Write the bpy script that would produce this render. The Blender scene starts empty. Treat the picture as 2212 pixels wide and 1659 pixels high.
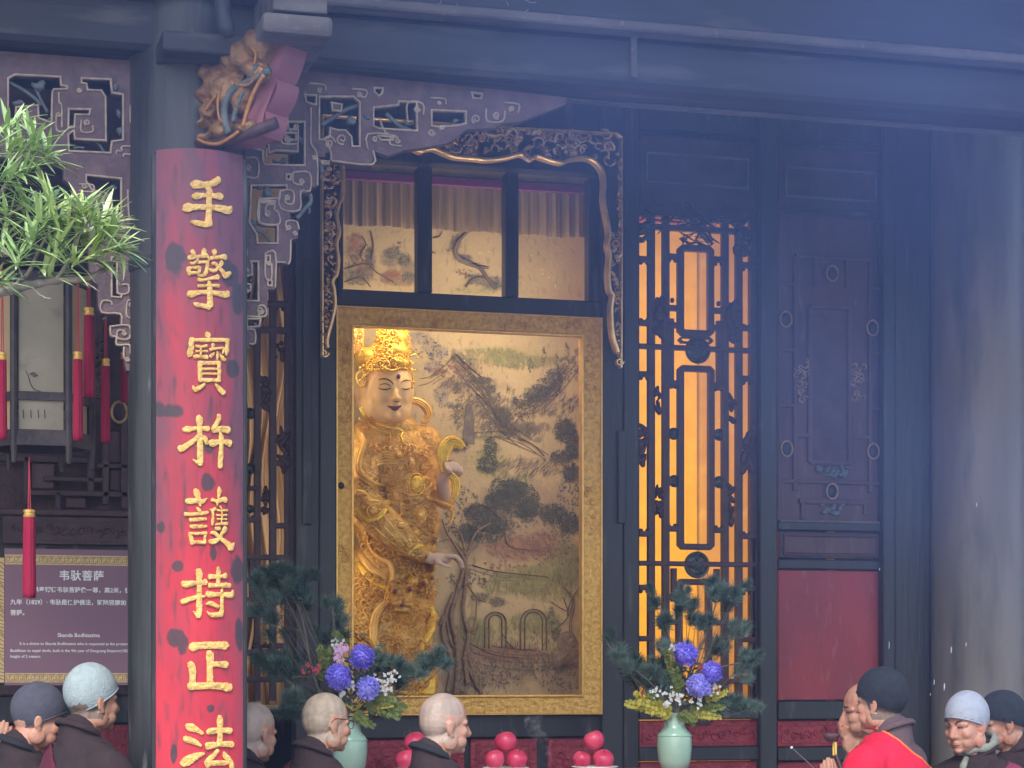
import bpy, bmesh, math, random
from mathutils import Vector, Matrix, noise
from mathutils.geometry import tessellate_polygon

scene = bpy.context.scene
COL = scene.collection
rng = random.Random(11)
PI = math.pi

# ------------------------------------------------------------------ camera
PHI = math.radians(15.9)
SP, CP = math.sin(PHI), math.cos(PHI)
CAMY, CAMZ = -11.06, 1.65
FPX = 77.0 / 36.0 * 2212.0            # focal length in units of a 2212 px wide picture
HZ = 1450.0                           # row of the horizon in that picture
cam_d = bpy.data.cameras.new("camera")
cam_d.lens = 77.0
cam_d.sensor_width = 36.0
cam_d.shift_y = (HZ - 829.5) / 2212.0
cam_d.clip_end = 600.0
cam = bpy.data.objects.new("camera", cam_d)
cam.location = (0, CAMY, CAMZ)
cam.rotation_euler = (math.radians(90), 0, -PHI)
COL.objects.link(cam)
scene.camera = cam

# ------------------------------------------------------------------ sky, sun, exposure
SUN_EL, SUN_AZ = math.radians(46), math.radians(205)    # azimuth clockwise from +Y: behind the camera, a little left
world = bpy.data.worlds.new("World")
scene.world = world
world.use_nodes = True
wn = world.node_tree
bg = wn.nodes["Background"]
sky = wn.nodes.new("ShaderNodeTexSky")
sky.sky_type = 'NISHITA'
sky.sun_disc = False
sky.sun_elevation = SUN_EL
sky.sun_rotation = SUN_AZ
sky.air_density = 1.2
sky.dust_density = 1.6
sky.ozone_density = 1.0
wn.links.new(sky.outputs[0], bg.inputs[0])
bg.inputs[1].default_value = 0.15
sun_d = bpy.data.lights.new("sun", 'SUN')
sun_d.energy = 1.4
sun_d.angle = math.radians(22)
sun_d.color = (1.0, 0.95, 0.88)
sun = bpy.data.objects.new("sun", sun_d)
sd = Vector((math.sin(SUN_AZ) * math.cos(SUN_EL), math.cos(SUN_AZ) * math.cos(SUN_EL), math.sin(SUN_EL)))
sun.rotation_euler = sd.to_track_quat('Z', 'Y').to_euler()
sun.location = sd * 40
COL.objects.link(sun)
scene.view_settings.view_transform = 'Standard'
scene.view_settings.look = 'None'
scene.view_settings.exposure = 1.25
scene.view_settings.gamma = 1.0
scene.view_settings.use_curve_mapping = False
scene.render.engine = 'CYCLES'
scene.cycles.use_denoising = True
scene.cycles.max_bounces = 7
scene.cycles.diffuse_bounces = 4
scene.cycles.volume_bounces = 1
scene.cycles.volume_step_rate = 2.0
scene.cycles.sample_clamp_indirect = 6.0

# ------------------------------------------------------------------ placing: a picture point onto a plane of the place
def W(u, v, Y):
    a = (u - 1106.0) / FPX
    z = (Y - CAMY) / (CP - SP * a)
    return Vector((SP * z + CP * a * z, Y, CAMZ + (HZ - v) / FPX * z))
def D(u, v, z):
    a = (u - 1106.0) / FPX
    return Vector((SP * z + CP * a * z, CAMY + CP * z - SP * a * z, CAMZ + (HZ - v) / FPX * z))
def depth(u, Y):
    return (Y - CAMY) / (CP - SP * (u - 1106.0) / FPX)
def Q(u, v, Y, ur):                   # u sets x, v (read at column ur) sets z: keeps level lines level
    return Vector((W(u, v, Y).x, Y, W(ur, v, Y).z))

# ------------------------------------------------------------------ objects
BASE = {}
def tag(o, label=None, cat=None, group=None, kind=None):
    if label: o["label"] = label
    if cat: o["category"] = cat
    if group: o["group"] = group
    if kind: o["kind"] = kind
    return o
def thing(name, label, cat, base, group=None, rz=0.0):
    o = bpy.data.objects.new(name, None)
    o.empty_display_size = 0.1
    o.location = base
    o.rotation_euler = (0, 0, rz)
    COL.objects.link(o)
    BASE[o.name] = Vector(base)
    return tag(o, label, cat, group)
def obj(name, bm, m, parent=None, smooth=False, local=False, label=None, kind=None, sharp=None):
    me = bpy.data.meshes.new(name)
    bmesh.ops.recalc_face_normals(bm, faces=bm.faces[:])
    bm.to_mesh(me)
    bm.free()
    return obj_me(name, me, m, parent, smooth, local, label, kind, sharp)
def obj_me(name, me, m, parent=None, smooth=False, local=False, label=None, kind=None, sharp=None):
    o = bpy.data.objects.new(name, me)
    COL.objects.link(o)
    if m is not None:
        for mm in (m if isinstance(m, (list, tuple)) else [m]):
            me.materials.append(mm)
    if parent is not None:
        o.parent = parent
        b = BASE.get(parent.name, Vector((0, 0, 0)))
        BASE[o.name] = b
        if not local:
            me.transform(Matrix.Translation(-b))
    if smooth:
        for p in me.polygons: p.use_smooth = True
        if sharp: me.set_sharp_from_angle(angle=math.radians(sharp))
    return tag(o, label=label, kind=kind)
def inst(src, parent, mat=None, name=None):      # another object sharing the mesh
    o = src.copy()
    if name: o.name = name
    COL.objects.link(o)
    o.parent = parent
    if parent is not None: BASE[o.name] = BASE.get(parent.name, Vector((0, 0, 0)))
    return o
def copy_tree(o, parent=None):
    c = o.copy(); COL.objects.link(c); c.parent = parent
    BASE[c.name] = BASE.get(o.name, Vector((0, 0, 0)))
    for ch in list(o.children): copy_tree(ch, c)
    return c

# ------------------------------------------------------------------ shapes
def NB(): return bmesh.new()
def box(bm, a, b):
    x0, y0, z0 = a; x1, y1, z1 = b
    v = [bm.verts.new(p) for p in ((x0,y0,z0),(x1,y0,z0),(x1,y1,z0),(x0,y1,z0),(x0,y0,z1),(x1,y0,z1),(x1,y1,z1),(x0,y1,z1))]
    for f in ((0,1,2,3),(4,5,6,7),(0,1,5,4),(1,2,6,5),(2,3,7,6),(3,0,4,7)): bm.faces.new([v[i] for i in f])
def bbox(bm, a, b, bev=0.006, seg=1):
    t = NB(); box(t, a, b)
    bmesh.ops.recalc_face_normals(t, faces=t.faces[:])
    bmesh.ops.bevel(t, geom=t.edges[:], offset=bev, segments=seg, affect='EDGES', profile=0.5)
    join(bm, t)
def join(bm, t, M=None):
    if M is not None: t.transform(M)
    me = bpy.data.meshes.new("tmp"); t.to_mesh(me); t.free()
    bm.from_mesh(me); bpy.data.meshes.remove(me)
def qbox(bm, u0, v0, u1, v1, Y, th, ur=None, bev=0.0):   # a board whose front face is at Y, u/v read at column ur
    ur = (u0 + u1) / 2 if ur is None else ur
    a = Q(u0, v1, Y, ur); b = Q(u1, v0, Y, ur)
    if bev: bbox(bm, (a.x, Y, a.z), (b.x, Y + th, b.z), bev)
    else: box(bm, (a.x, Y, a.z), (b.x, Y + th, b.z))
def plate(bm, loops, y0, y1, yf=None):       # loops of (x, z): outline first, then holes; front y0, back y1
    polys = [[Vector((p[0], p[1], 0)) for p in l] for l in loops]
    flat = [p for l in polys for p in l]
    tris = tessellate_polygon(polys)
    f = [bm.verts.new((p.x, y0, p.y)) for p in flat]
    b = [bm.verts.new((p.x, y1, p.y)) for p in flat]
    for t in tris:
        try:
            bm.faces.new([f[i] for i in t]); bm.faces.new([b[i] for i in reversed(t)])
        except ValueError: pass
    k = 0
    for l in polys:
        n = len(l)
        for i in range(n):
            j = (i + 1) % n
            try: bm.faces.new((f[k+i], f[k+j], b[k+j], b[k+i]))
            except ValueError: pass
        k += n
def catmull(pts, n=6, closed=False):
    out = []; m = len(pts)
    segs = m if closed else m - 1
    for i in range(segs):
        if closed: p0, p1, p2, p3 = pts[(i-1) % m], pts[i], pts[(i+1) % m], pts[(i+2) % m]
        else: p0, p1, p2, p3 = pts[max(i-1,0)], pts[i], pts[i+1], pts[min(i+2,m-1)]
        for k in range(n):
            t = k / n; t2 = t*t; t3 = t2*t
            out.append(tuple(0.5*((2*b)+(-a+c)*t+(2*a-5*b+4*c-d)*t2+(-a+3*b-3*c+d)*t3) for a,b,c,d in zip(p0,p1,p2,p3)))
    if not closed: out.append(tuple(pts[-1]))
    return out
def ribbon(bm, pts, ws, y0, y1, ridge=0.0, closed=False, bend=None):  # flat bar along (x,z) points, front y0, back y1
    n = len(pts); rows = []
    for i in range(n):
        p = Vector(pts[i][:2])
        if closed: a, b = Vector(pts[i-1][:2]), Vector(pts[(i+1) % n][:2])
        else: a, b = Vector(pts[max(i-1,0)][:2]), Vector(pts[min(i+1,n-1)][:2])
        d1 = (p - a); d2 = (b - p)
        if d1.length < 1e-7: d1 = d2
        if d2.length < 1e-7: d2 = d1
        if d1.length < 1e-7: d1 = d2 = Vector((1,0))
        d1 = d1.normalized(); d2 = d2.normalized()
        t = d1 + d2
        t = t.normalized() if t.length > 1e-4 else d1
        nn = Vector((-t.y, t.x))
        c = max(0.5, abs(nn.dot(Vector((-d1.y, d1.x)))))
        w = (ws[i] if isinstance(ws, (list, tuple)) else ws) / 2 / c
        L = p + nn * w; Rr = p - nn * w
        o = (lambda x: bend(x)) if bend else (lambda x: 0.0)
        row = [(L.x, y1 + o(L.x), L.y), (L.x, y0 + o(L.x), L.y)]
        if ridge: 
            l2 = p + nn * w * 0.45; r2 = p - nn * w * 0.45
            row += [(l2.x, y0 - ridge + o(l2.x), l2.y), (r2.x, y0 - ridge + o(r2.x), r2.y)]
        row += [(Rr.x, y0 + o(Rr.x), Rr.y), (Rr.x, y1 + o(Rr.x), Rr.y)]
        rows.append([bm.verts.new(q) for q in row])
    m = len(rows[0])
    for i in range(n if closed else n - 1):
        a, b = rows[i], rows[(i+1) % n]
        for j in range(m):
            k = (j + 1) % m
            bm.faces.new((a[j], a[k], b[k], b[j]))
    if not closed:
        bm.faces.new(rows[0]); bm.faces.new(rows[-1][::-1])
def tube(bm, pts, rad, n=8, flat=1.0, capped=True):
    pts = [Vector(p) for p in pts]; m = len(pts)
    if not isinstance(rad, (list, tuple)): rad = [rad] * m
    rows = []; ref = None
    for i in range(m):
        t = (pts[min(i+1,m-1)] - pts[max(i-1,0)])
        t = t.normalized() if t.length > 1e-9 else Vector((0,0,1))
        if ref is None:
            ref = Vector((0,1,0)) if abs(t.y) < 0.9 else Vector((1,0,0))
        s = t.cross(ref)
        s = s.normalized() if s.length > 1e-6 else t.orthogonal().normalized()
        ref = s.cross(t).normalized()
        rows.append([bm.verts.new(pts[i] + (s * math.cos(2*PI*k/n) + ref * math.sin(2*PI*k/n) * flat) * rad[i]) for k in range(n)])
    for i in range(m-1):
        for k in range(n):
            j = (k+1) % n
            bm.faces.new((rows[i][k], rows[i][j], rows[i+1][j], rows[i+1][k]))
    if capped:
        bm.faces.new(rows[0][::-1]); bm.faces.new(rows[-1])
def lathe(bm, prof, n=24, c=(0,0,0), flute=0.0, fl_n=0):
    rows = []
    for r, z in prof:
        row = []
        for k in range(n):
            a = 2*PI*k/n
            rr = r * (1 + flute * math.cos(a*fl_n)) if fl_n else r
            row.append(bm.verts.new((c[0] + rr*math.cos(a), c[1] + rr*math.sin(a), c[2] + z)))
        rows.append(row)
    for i in range(len(rows)-1):
        for k in range(n):
            j = (k+1) % n
            bm.faces.new((rows[i][k], rows[i][j], rows[i+1][j], rows[i+1][k]))
    bm.faces.new(rows[0][::-1]); bm.faces.new(rows[-1])
def ell(bm, c, r, nu=16, nv=10, rot=None):
    rows = []; c = Vector(c)
    if not isinstance(r, (tuple, list)): r = (r, r, r)
    def P(x, y, z):
        p = Vector((x*r[0], y*r[1], z*r[2]))
        return (rot @ p if rot else p) + c
    top = bm.verts.new(P(0,0,1)); bot = bm.verts.new(P(0,0,-1))
    for i in range(1, nv):
        th = PI * i / nv
        rows.append([bm.verts.new(P(math.sin(th)*math.cos(2*PI*k/nu), math.sin(th)*math.sin(2*PI*k/nu), math.cos(th))) for k in range(nu)])
    for k in range(nu):
        j = (k+1) % nu
        bm.faces.new((top, rows[0][k], rows[0][j])); bm.faces.new((bot, rows[-1][j], rows[-1][k]))
        for i in range(len(rows)-1):
            bm.faces.new((rows[i][k], rows[i+1][k], rows[i+1][j], rows[i][j]))
def cap(bm, a, b, ra, rb, n=14):      # capsule with two radii
    a, b = Vector(a), Vector(b); t = b - a
    L = t.length; t = t / L if L > 1e-9 else Vector((0,0,1))
    s = t.orthogonal().normalized(); q = t.cross(s)
    prof = []
    for i in range(1, 5): 
        an = PI/2 * i / 4; prof.append((a - t*ra*math.cos(an), ra*math.sin(an)))
    for i in range(0, 4):
        an = PI/2 * i / 4; prof.append((b + t*rb*math.sin(an), rb*math.cos(an)))
    rows = [[bm.verts.new(c + (s*math.cos(2*PI*k/n) + q*math.sin(2*PI*k/n))*r) for k in range(n)] for c, r in prof]
    p0 = bm.verts.new(a - t*ra); p1 = bm.verts.new(b + t*rb)
    for k in range(n):
        j = (k+1) % n
        bm.faces.new((p0, rows[0][j], rows[0][k])); bm.faces.new((p1, rows[-1][k], rows[-1][j]))
        for i in range(len(rows)-1): bm.faces.new((rows[i][k], rows[i][j], rows[i+1][j], rows[i+1][k]))
def fuse(bm, vox, it=4, fac=0.5):     # one continuous skin over overlapping solids
    bmesh.ops.recalc_face_normals(bm, faces=bm.faces[:])
    me = bpy.data.meshes.new("fuse"); bm.to_mesh(me); bm.free()
    o = bpy.data.objects.new("fuse", me); COL.objects.link(o)
    r = o.modifiers.new("r", 'REMESH'); r.mode = 'VOXEL'; r.voxel_size = vox
    if it:
        s = o.modifiers.new("s", 'SMOOTH'); s.iterations = it; s.factor = fac
    dg = bpy.context.evaluated_depsgraph_get(); dg.update()
    out = bpy.data.meshes.new_from_object(o.evaluated_get(dg))
    bpy.data.objects.remove(o); bpy.data.meshes.remove(me)
    return out

# ------------------------------------------------------------------ materials
def M(name, c1, c2=None, scale=6.0, rough=0.5, metal=0.0, bump=0.0, bscale=40.0, stretch=(1,1,1), lo=0.35, hi=0.65,
      spec=0.4, c3=None, s3=1.5, lo3=0.55, hi3=0.7, st3=(1,1,1), vor=0.0, vscale=50.0, sss=0.0, coat=0.0, alpha=None, rvar=0.0):
    m = bpy.data.materials.new(name); m.use_nodes = True
    nt = m.node_tree; N = nt.nodes; L = nt.links
    b = N["Principled BSDF"]
    b.inputs["Roughness"].default_value = rough
    b.inputs["Metallic"].default_value = metal
    b.inputs["Specular IOR Level"].default_value = spec
    if coat: b.inputs["Coat Weight"].default_value = coat
    if sss:
        b.inputs["Subsurface Weight"].default_value = sss
        b.inputs["Subsurface Radius"].default_value = (0.012, 0.005, 0.003)
    tc = N.new("ShaderNodeTexCoord")
    def nz(sc, st, det=5):
        mp = N.new("ShaderNodeMapping"); mp.inputs["Scale"].default_value = st
        L.new(tc.outputs["Object"], mp.inputs[0])
        n = N.new("ShaderNodeTexNoise"); n.inputs["Scale"].default_value = sc; n.inputs["Detail"].default_value = det
        L.new(mp.outputs[0], n.inputs["Vector"]); return n
    def ramp(n, lo, hi):
        r = N.new("ShaderNodeMapRange"); r.inputs[1].default_value = lo; r.inputs[2].default_value = hi
        L.new(n.outputs[0], r.inputs[0]); return r
    def mix(fac, a, bb):
        x = N.new("ShaderNodeMix"); x.data_type = 'RGBA'
        L.new(fac, x.inputs[0])
        for i, s in ((6, a), (7, bb)):
            if isinstance(s, tuple): x.inputs[i].default_value = (*s[:3], 1)
            else: L.new(s, x.inputs[i])
        return x.outputs[2]
    col = c1
    if c2: 
        n1 = nz(scale, stretch); r1 = ramp(n1, lo, hi)
        col = mix(r1.outputs[0], c1, c2)
        if rvar:
            rr = N.new("ShaderNodeMapRange"); rr.inputs[3].default_value = rough - rvar; rr.inputs[4].default_value = rough + rvar
            L.new(r1.outputs[0], rr.inputs[0]); L.new(rr.outputs[0], b.inputs["Roughness"])
    if c3: col = mix(ramp(nz(s3, st3, 6), lo3, hi3).outputs[0], col, c3)
    if isinstance(col, tuple): b.inputs["Base Color"].default_value = (*col[:3], 1)
    else: L.new(col, b.inputs["Base Color"])
    if bump or vor:
        bp = N.new("ShaderNodeBump"); bp.inputs["Strength"].default_value = 1.0; bp.inputs["Distance"].default_value = 1.0
        h = None
        if bump:
            k = N.new("ShaderNodeMath"); k.operation = 'MULTIPLY'; k.inputs[1].default_value = bump
            L.new(nz(bscale, stretch, 6).outputs[0], k.inputs[0]); h = k.outputs[0]
        if vor:
            v = N.new("ShaderNodeTexVoronoi"); v.inputs["Scale"].default_value = vscale
            L.new(tc.outputs["Object"], v.inputs["Vector"])
            k2 = N.new("ShaderNodeMath"); k2.operation = 'MULTIPLY'; k2.inputs[1].default_value = -vor
            L.new(v.outputs["Distance"], k2.inputs[0])
            if h is None: h = k2.outputs[0]
            else:
                ad = N.new("ShaderNodeMath"); ad.operation = 'ADD'
                L.new(h, ad.inputs[0]); L.new(k2.outputs[0], ad.inputs[1]); h = ad.outputs[0]
        L.new(h, bp.inputs["Height"]); L.new(bp.outputs[0], b.inputs["Normal"])
    return m

m_black = M("black_lacquer", (.016,.017,.021), (.035,.036,.042), 5, .5, bump=.004, bscale=26, stretch=(1,1,.12), c3=(.12,.115,.115), s3=14, lo3=.58, hi3=.82, st3=(1,1,.25), rvar=.12)
m_beam = M("soot_timber", (.018,.020,.028), (.038,.041,.052), 3.5, .62, bump=.006, bscale=20, stretch=(.15,1,1), c3=(.15,.13,.13), s3=9, lo3=.56, hi3=.85, st3=(.22,1,1))
m_beamdust = M("dusty_timber", (.075,.07,.075), (.16,.145,.145), 9, .8, bump=.008, bscale=40, stretch=(.3,1,1), c3=(.24,.2,.19), s3=30, lo3=.6, hi3=.8)
m_post = M("dark_post", (.020,.021,.024), (.042,.043,.047), 5, .5, bump=.005, bscale=34, stretch=(1,1,.08), c3=(.10,.095,.09), s3=16, lo3=.60, hi3=.82, st3=(1,1,.15), rvar=.1)
m_colgrey = M("worn_column_lacquer", (.022,.024,.027), (.055,.057,.060), 7, .42, bump=.006, bscale=22, stretch=(1,1,.12), c3=(.26,.26,.25), s3=12, lo3=.64, hi3=.82, st3=(1,1,.35), rvar=.12)
m_colbrown = M("brown_column_lacquer", (.15,.124,.108), (.22,.185,.162), 5, .42, bump=.005, bscale=18, stretch=(1,1,.2), c3=(.022,.022,.028), s3=3, lo3=.55, hi3=.75, st3=(1.5,1.5,.3))
m_plum = M("plum_painted_wood", (.100,.056,.064), (.150,.092,.100), 12, .62, bump=.006, bscale=45, c3=(.075,.055,.06), s3=20, lo3=.52, hi3=.72)
m_plumdark = M("dark_plum_wood", (.050,.026,.032), (.085,.045,.050), 9, .6, bump=.006, bscale=40, c3=(.12,.08,.08), s3=20, lo3=.66, hi3=.85)
m_pink = M("faded_pink_paint", (.33,.13,.16), (.26,.10,.14), 8, .6, bump=.002)
m_edge = M("aged_cream_edging", (.45,.36,.27), (.30,.22,.18), 22, .6, bump=.002, bscale=60)
m_leafcarve = M("carved_grey_green_leaf", (.085,.11,.12), (.14,.16,.155), 18, .6, bump=.008, bscale=60)
m_corbel = M("gilded_brown_carving", (.20,.10,.045), (.33,.19,.09), 12, .5, .25, bump=.012, bscale=45, c3=(.05,.05,.06), s3=9, lo3=.6, hi3=.75)
m_corbel2 = M("orange_gilt", (.50,.22,.06), (.36,.17,.06), 20, .5, .3, bump=.006)
m_giltline = M("gilt_line", (.98,.72,.40), (.80,.53,.26), 14, .3, .6, bump=.003, bscale=60)
m_gilt = M("gilt_carving", (.70,.45,.25), (.95,.70,.42), 26, .26, .65, bump=.004, bscale=70, c3=(.06,.045,.04), s3=20, lo3=.56, hi3=.68)
m_frame = M("gold_leaf_frame", (.82,.47,.11), (.62,.33,.07), 40, .45, .3, bump=.020, bscale=38, lo=.40, hi=.62, c3=(.86,.58,.20), s3=60, lo3=.60, hi3=.74)
m_frame_edge = M("gold_moulding", (.80,.50,.16), (.68,.40,.10), 20, .38, .6, bump=.003)
m_gold = M("statue_gold", (.72,.40,.095), (.52,.26,.05), 16, .38, .25, bump=.008, bscale=60, vor=.006, vscale=45, c3=(.40,.18,.04), s3=40, lo3=.62, hi3=.76)
m_goldsm = M("smooth_gold", (.82,.48,.12), (.66,.35,.07), 14, .32, .3, bump=.003, bscale=50)
m_goldscale = M("gold_scales", (.70,.40,.10), (.52,.28,.06), 14, .36, .3, vor=.022, vscale=48)
m_goldbright = M("bright_gold", (.92,.60,.08), (.74,.40,.045), 24, .25, .4, bump=.004, bscale=120)
m_sface = M("statue_face_paint", (.78,.50,.24), (.72,.44,.19), 6, .5, .0, spec=.4, bump=.0006, bscale=30)
m_shand = M("statue_hand_paint", (.62,.42,.31), (.52,.34,.25), 9, .5, spec=.35)
m_lip = M("statue_lip", (.16,.03,.05), None, rough=.5)
m_ink = M("statue_ink_line", (.10,.055,.03), None, rough=.6)
m_purple = M("purple_cloth_band", (.20,.045,.16), (.16,.035,.13), 30, .85)
m_drape = M("tan_pleated_cloth", (.36,.25,.15), (.26,.18,.11), 16, .85, stretch=(1,1,.1), bump=.002, bscale=120)
m_amber = M("amber_cloth", (.76,.39,.035), (.66,.32,.028), 7, .8, bump=.001, bscale=80, c3=(.55,.27,.05), s3=4.5, lo3=.62, hi3=.78)
m_intdrape = M("bronze_drape", (.62,.45,.29), (.36,.25,.16), 9, .7, stretch=(1,1,.2), bump=.01, bscale=20)
m_mural = M("mural_ground", (.52,.395,.225), (.41,.315,.19), 2.6, .85, bump=.004, bscale=40, c3=(.24,.185,.13), s3=38, lo3=.56, hi3=.78, st3=(1,1,.45))
m_mdark = M("mural_dark_foliage", (.060,.068,.058), (.10,.105,.085), 30, .9)
m_mgrey = M("mural_grey_wash", (.20,.165,.135), (.14,.115,.10), 20, .9, bump=.004)
m_mblue = M("mural_blue_wash", (.09,.11,.20), (.16,.17,.20), 20, .9)
m_mgreen = M("mural_olive_wash", (.25,.25,.11), (.34,.31,.15), 24, .9)
m_mred = M("mural_rose_wash", (.34,.17,.13), (.26,.13,.11), 20, .9)
m_mline = M("mural_brown_line", (.15,.10,.075), (.22,.15,.10), 40, .9)
m_mtrunk = M("mural_relief_bark", (.28,.20,.14), (.19,.135,.10), 30, .8, bump=.012, bscale=60)
m_lat = M("lattice_dark_plum", (.036,.015,.018), (.060,.026,.030), 10, .5, bump=.003, bscale=50)
m_medal = M("pierced_black_medallion", (.018,.020,.020), (.05,.055,.05), 20, .3, .2, bump=.01, bscale=60, coat=.4)
m_door = M("carved_door_wood", (.070,.036,.044), (.11,.060,.068), 8, .6, bump=.006, bscale=36, stretch=(1,1,.2), c3=(.17,.12,.12), s3=18, lo3=.60, hi3=.82, st3=(1,1,.3))
m_redpanel = M("red_lacquer_panel", (.22,.026,.038), (.32,.044,.055), 4, .5, bump=.004, bscale=40, stretch=(1,1,.35), c3=(.36,.12,.12), s3=22, lo3=.60, hi3=.85, st3=(1,1,.3), rvar=.1)
m_redcarve = M("carved_red_panel", (.24,.022,.036), (.32,.036,.050), 10, .5, bump=.018, bscale=34, c3=(.44,.16,.17), s3=30, lo3=.66, hi3=.8)
m_bronze = M("worn_bronze_ring", (.42,.27,.15), (.28,.18,.10), 30, .5, .4)
m_green = M("celadon_glaze", (.33,.52,.40), (.29,.47,.36), 5, .22, spec=.5, coat=.3)
m_white = M("white_porcelain", (.78,.78,.80), None, rough=.2, coat=.3)
m_cloth_red = M("red_table_cloth", (.35,.02,.03), (.28,.015,.025), 20, .9)
m_apple = M("red_apple_skin", (.46,.022,.072), (.64,.075,.14), 9, .38, spec=.45, c3=(.74,.26,.16), s3=5, lo3=.66, hi3=.86, stretch=(1,1,.4))
m_stem = M("brown_stem", (.12,.07,.035), (.2,.13,.07), 20, .8)
m_pine = M("pine_needles", (.085,.15,.125), (.16,.23,.185), 20, .55)
m_pine2 = M("pine_needles_dark", (.045,.09,.078), (.085,.135,.11), 20, .6)
m_mum = M("violet_petals", (.13,.095,.70), (.42,.36,1.0), 150, .6, sss=.0)
m_mum2 = M("lavender_petals", (.38,.36,.88), (.30,.28,.80), 20, .6)
m_pinkf = M("pink_petals", (.62,.33,.55), (.75,.5,.66), 30, .6)
m_whitef = M("white_petals", (.72,.72,.68), (.55,.56,.52), 30, .6)
m_yell = M("yellow_green_fern", (.52,.44,.045), (.30,.30,.05), 24, .6)
m_fern = M("green_fern", (.10,.14,.03), (.17,.20,.045), 24, .6)
m_berry = M("red_berries", (.5,.03,.06), None, rough=.4)
m_wood_twig = M("pale_twig", (.16,.13,.10), (.10,.085,.065), 30, .8)
m_branch = M("grey_brown_bark", (.16,.14,.125), (.32,.29,.26), 30, .85, bump=.006, bscale=80)
m_leaf1 = M("strap_leaf_light", (.44,.58,.20), (.54,.66,.30), 18, .36, spec=.6)
m_leaf2 = M("strap_leaf_green", (.28,.43,.17), (.38,.52,.24), 18, .36, spec=.6)
m_leaf3 = M("strap_leaf_dark", (.060,.12,.075), (.10,.17,.10), 18, .45, spec=.5)
m_leaf4 = M("young_leaf", (.42,.46,.13), (.33,.42,.12), 18, .45)
m_tassel = M("crimson_tassel", (.42,.008,.058), (.28,.006,.042), 40, .7, stretch=(1,1,.04), bump=.004, bscale=200)
m_tgold = M("tassel_gold_thread", (.78,.50,.15), (.62,.36,.09), 60, .45, .5)
m_signbg = M("sign_plum_print", (.215,.115,.155), (.20,.105,.145), 3, .55)
m_signgold = M("sign_gold_print", (.66,.47,.23), (.55,.38,.17), 30, .6)
m_signwhite = M("sign_white_print", (.78,.75,.74), None, rough=.6)
m_signline = M("sign_brown_print", (.16,.10,.07), None, rough=.6)
m_pane = M("painted_lantern_pane", (.34,.30,.23), (.25,.22,.17), 4, .5, c3=(.16,.14,.12), s3=6, lo3=.6, hi3=.8)
m_paneside = M("cream_lantern_pane", (.52,.38,.22), (.45,.32,.18), 6, .5)
m_lant = M("lantern_dark_wood", (.035,.028,.035), (.065,.05,.055), 12, .5, bump=.004)
m_plaque_gold = M("gilded_characters", (.80,.53,.18), (.66,.41,.12), 40, .65, .05, bump=.012, bscale=70, c3=(.42,.25,.09), s3=34, lo3=.54, hi3=.74)
def skin_mat(name, c, c2, stub=None):
    return M(name, c, c2, 9, .5, sss=.08, bump=.003, bscale=70, c3=(stub if stub else (c[0]*.86, c[1]*.62, c[2]*.60)), s3=22, lo3=.52, hi3=.72, spec=.4, rvar=.1)
m_skin1 = skin_mat("fair_skin", (.56,.31,.22), (.48,.24,.17))
m_skin2 = skin_mat("tan_skin", (.46,.24,.16), (.37,.18,.12))
m_skin3 = skin_mat("pinkish_skin", (.50,.285,.205), (.43,.23,.16))
m_skin4 = skin_mat("warm_skin", (.54,.31,.21), (.46,.24,.16))
m_scalp = M("shaved_scalp", (.44,.32,.26), (.33,.255,.215), 18, .45, sss=.06, bump=.002, bscale=120, spec=.4, c3=(.27,.215,.185), s3=10, lo3=.55, hi3=.75)
m_stub = M("cropped_grey_stubble", (.42,.33,.25), (.30,.24,.19), 34, .6, bump=.002, bscale=150)
m_hair = M("dark_cropped_hair", (.10,.075,.06), (.20,.14,.11), 26, .7, bump=.002, bscale=150)
m_capgrey = M("light_grey_knit", (.34,.40,.41), (.28,.34,.355), 40, .95, bump=.004, bscale=160)
m_capslate = M("slate_knit", (.085,.085,.115), (.068,.068,.095), 40, .95, bump=.004, bscale=160)
m_capblack = M("black_knit", (.014,.018,.026), (.022,.027,.036), 40, .95, bump=.004, bscale=160)
m_capblue = M("pale_blue_grey_knit", (.36,.39,.46), (.31,.34,.41), 40, .95, bump=.003, bscale=160)
m_robe = M("dark_brown_robe", (.038,.022,.024), (.029,.017,.020), 10, .9, bump=.003, bscale=220)
m_robe2 = M("faded_brown_robe", (.115,.072,.082), (.10,.062,.072), 10, .9, bump=.003, bscale=220)
m_collar = M("black_collar", (.016,.018,.024), None, rough=.9)
m_maroon = M("maroon_sash", (.13,.018,.040), (.10,.014,.032), 10, .9, bump=.003, bscale=220)
m_maroon2 = M("wine_sash", (.24,.040,.085), (.20,.032,.070), 10, .9, bump=.003, bscale=220)
m_scarlet = M("scarlet_robe", (.72,.012,.055), (.62,.010,.045), 8, .8, bump=.003, bscale=200)
m_orange = M("orange_piping", (.85,.16,.05), None, rough=.7)
m_greyscarf = M("grey_scarf", (.27,.28,.24), (.20,.21,.18), 30, .95, bump=.006, bscale=120)
m_eye = M("dark_eye", (.03,.02,.02), None, rough=.3)
m_brow = M("dark_brow", (.05,.035,.03), None, rough=.8)
m_mouth = M("lip_skin", (.36,.15,.13), None, rough=.5)
m_glass = M("spectacle_rim", (.03,.03,.05), None, rough=.3, metal=.6)
m_metal = M("pale_brass", (.55,.42,.22), (.42,.32,.16), 20, .4, .6)
m_ground = M("courtyard_paving", (.26,.25,.235), (.19,.185,.175), 1.2, .85, bump=.006, bscale=14)
m_floor = M("platform_stone", (.17,.165,.16), (.13,.125,.12), 3, .7, bump=.003)
m_roofm = M("roof_tile", (.07,.07,.075), (.11,.105,.10), 4, .8, bump=.01, bscale=12)
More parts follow.
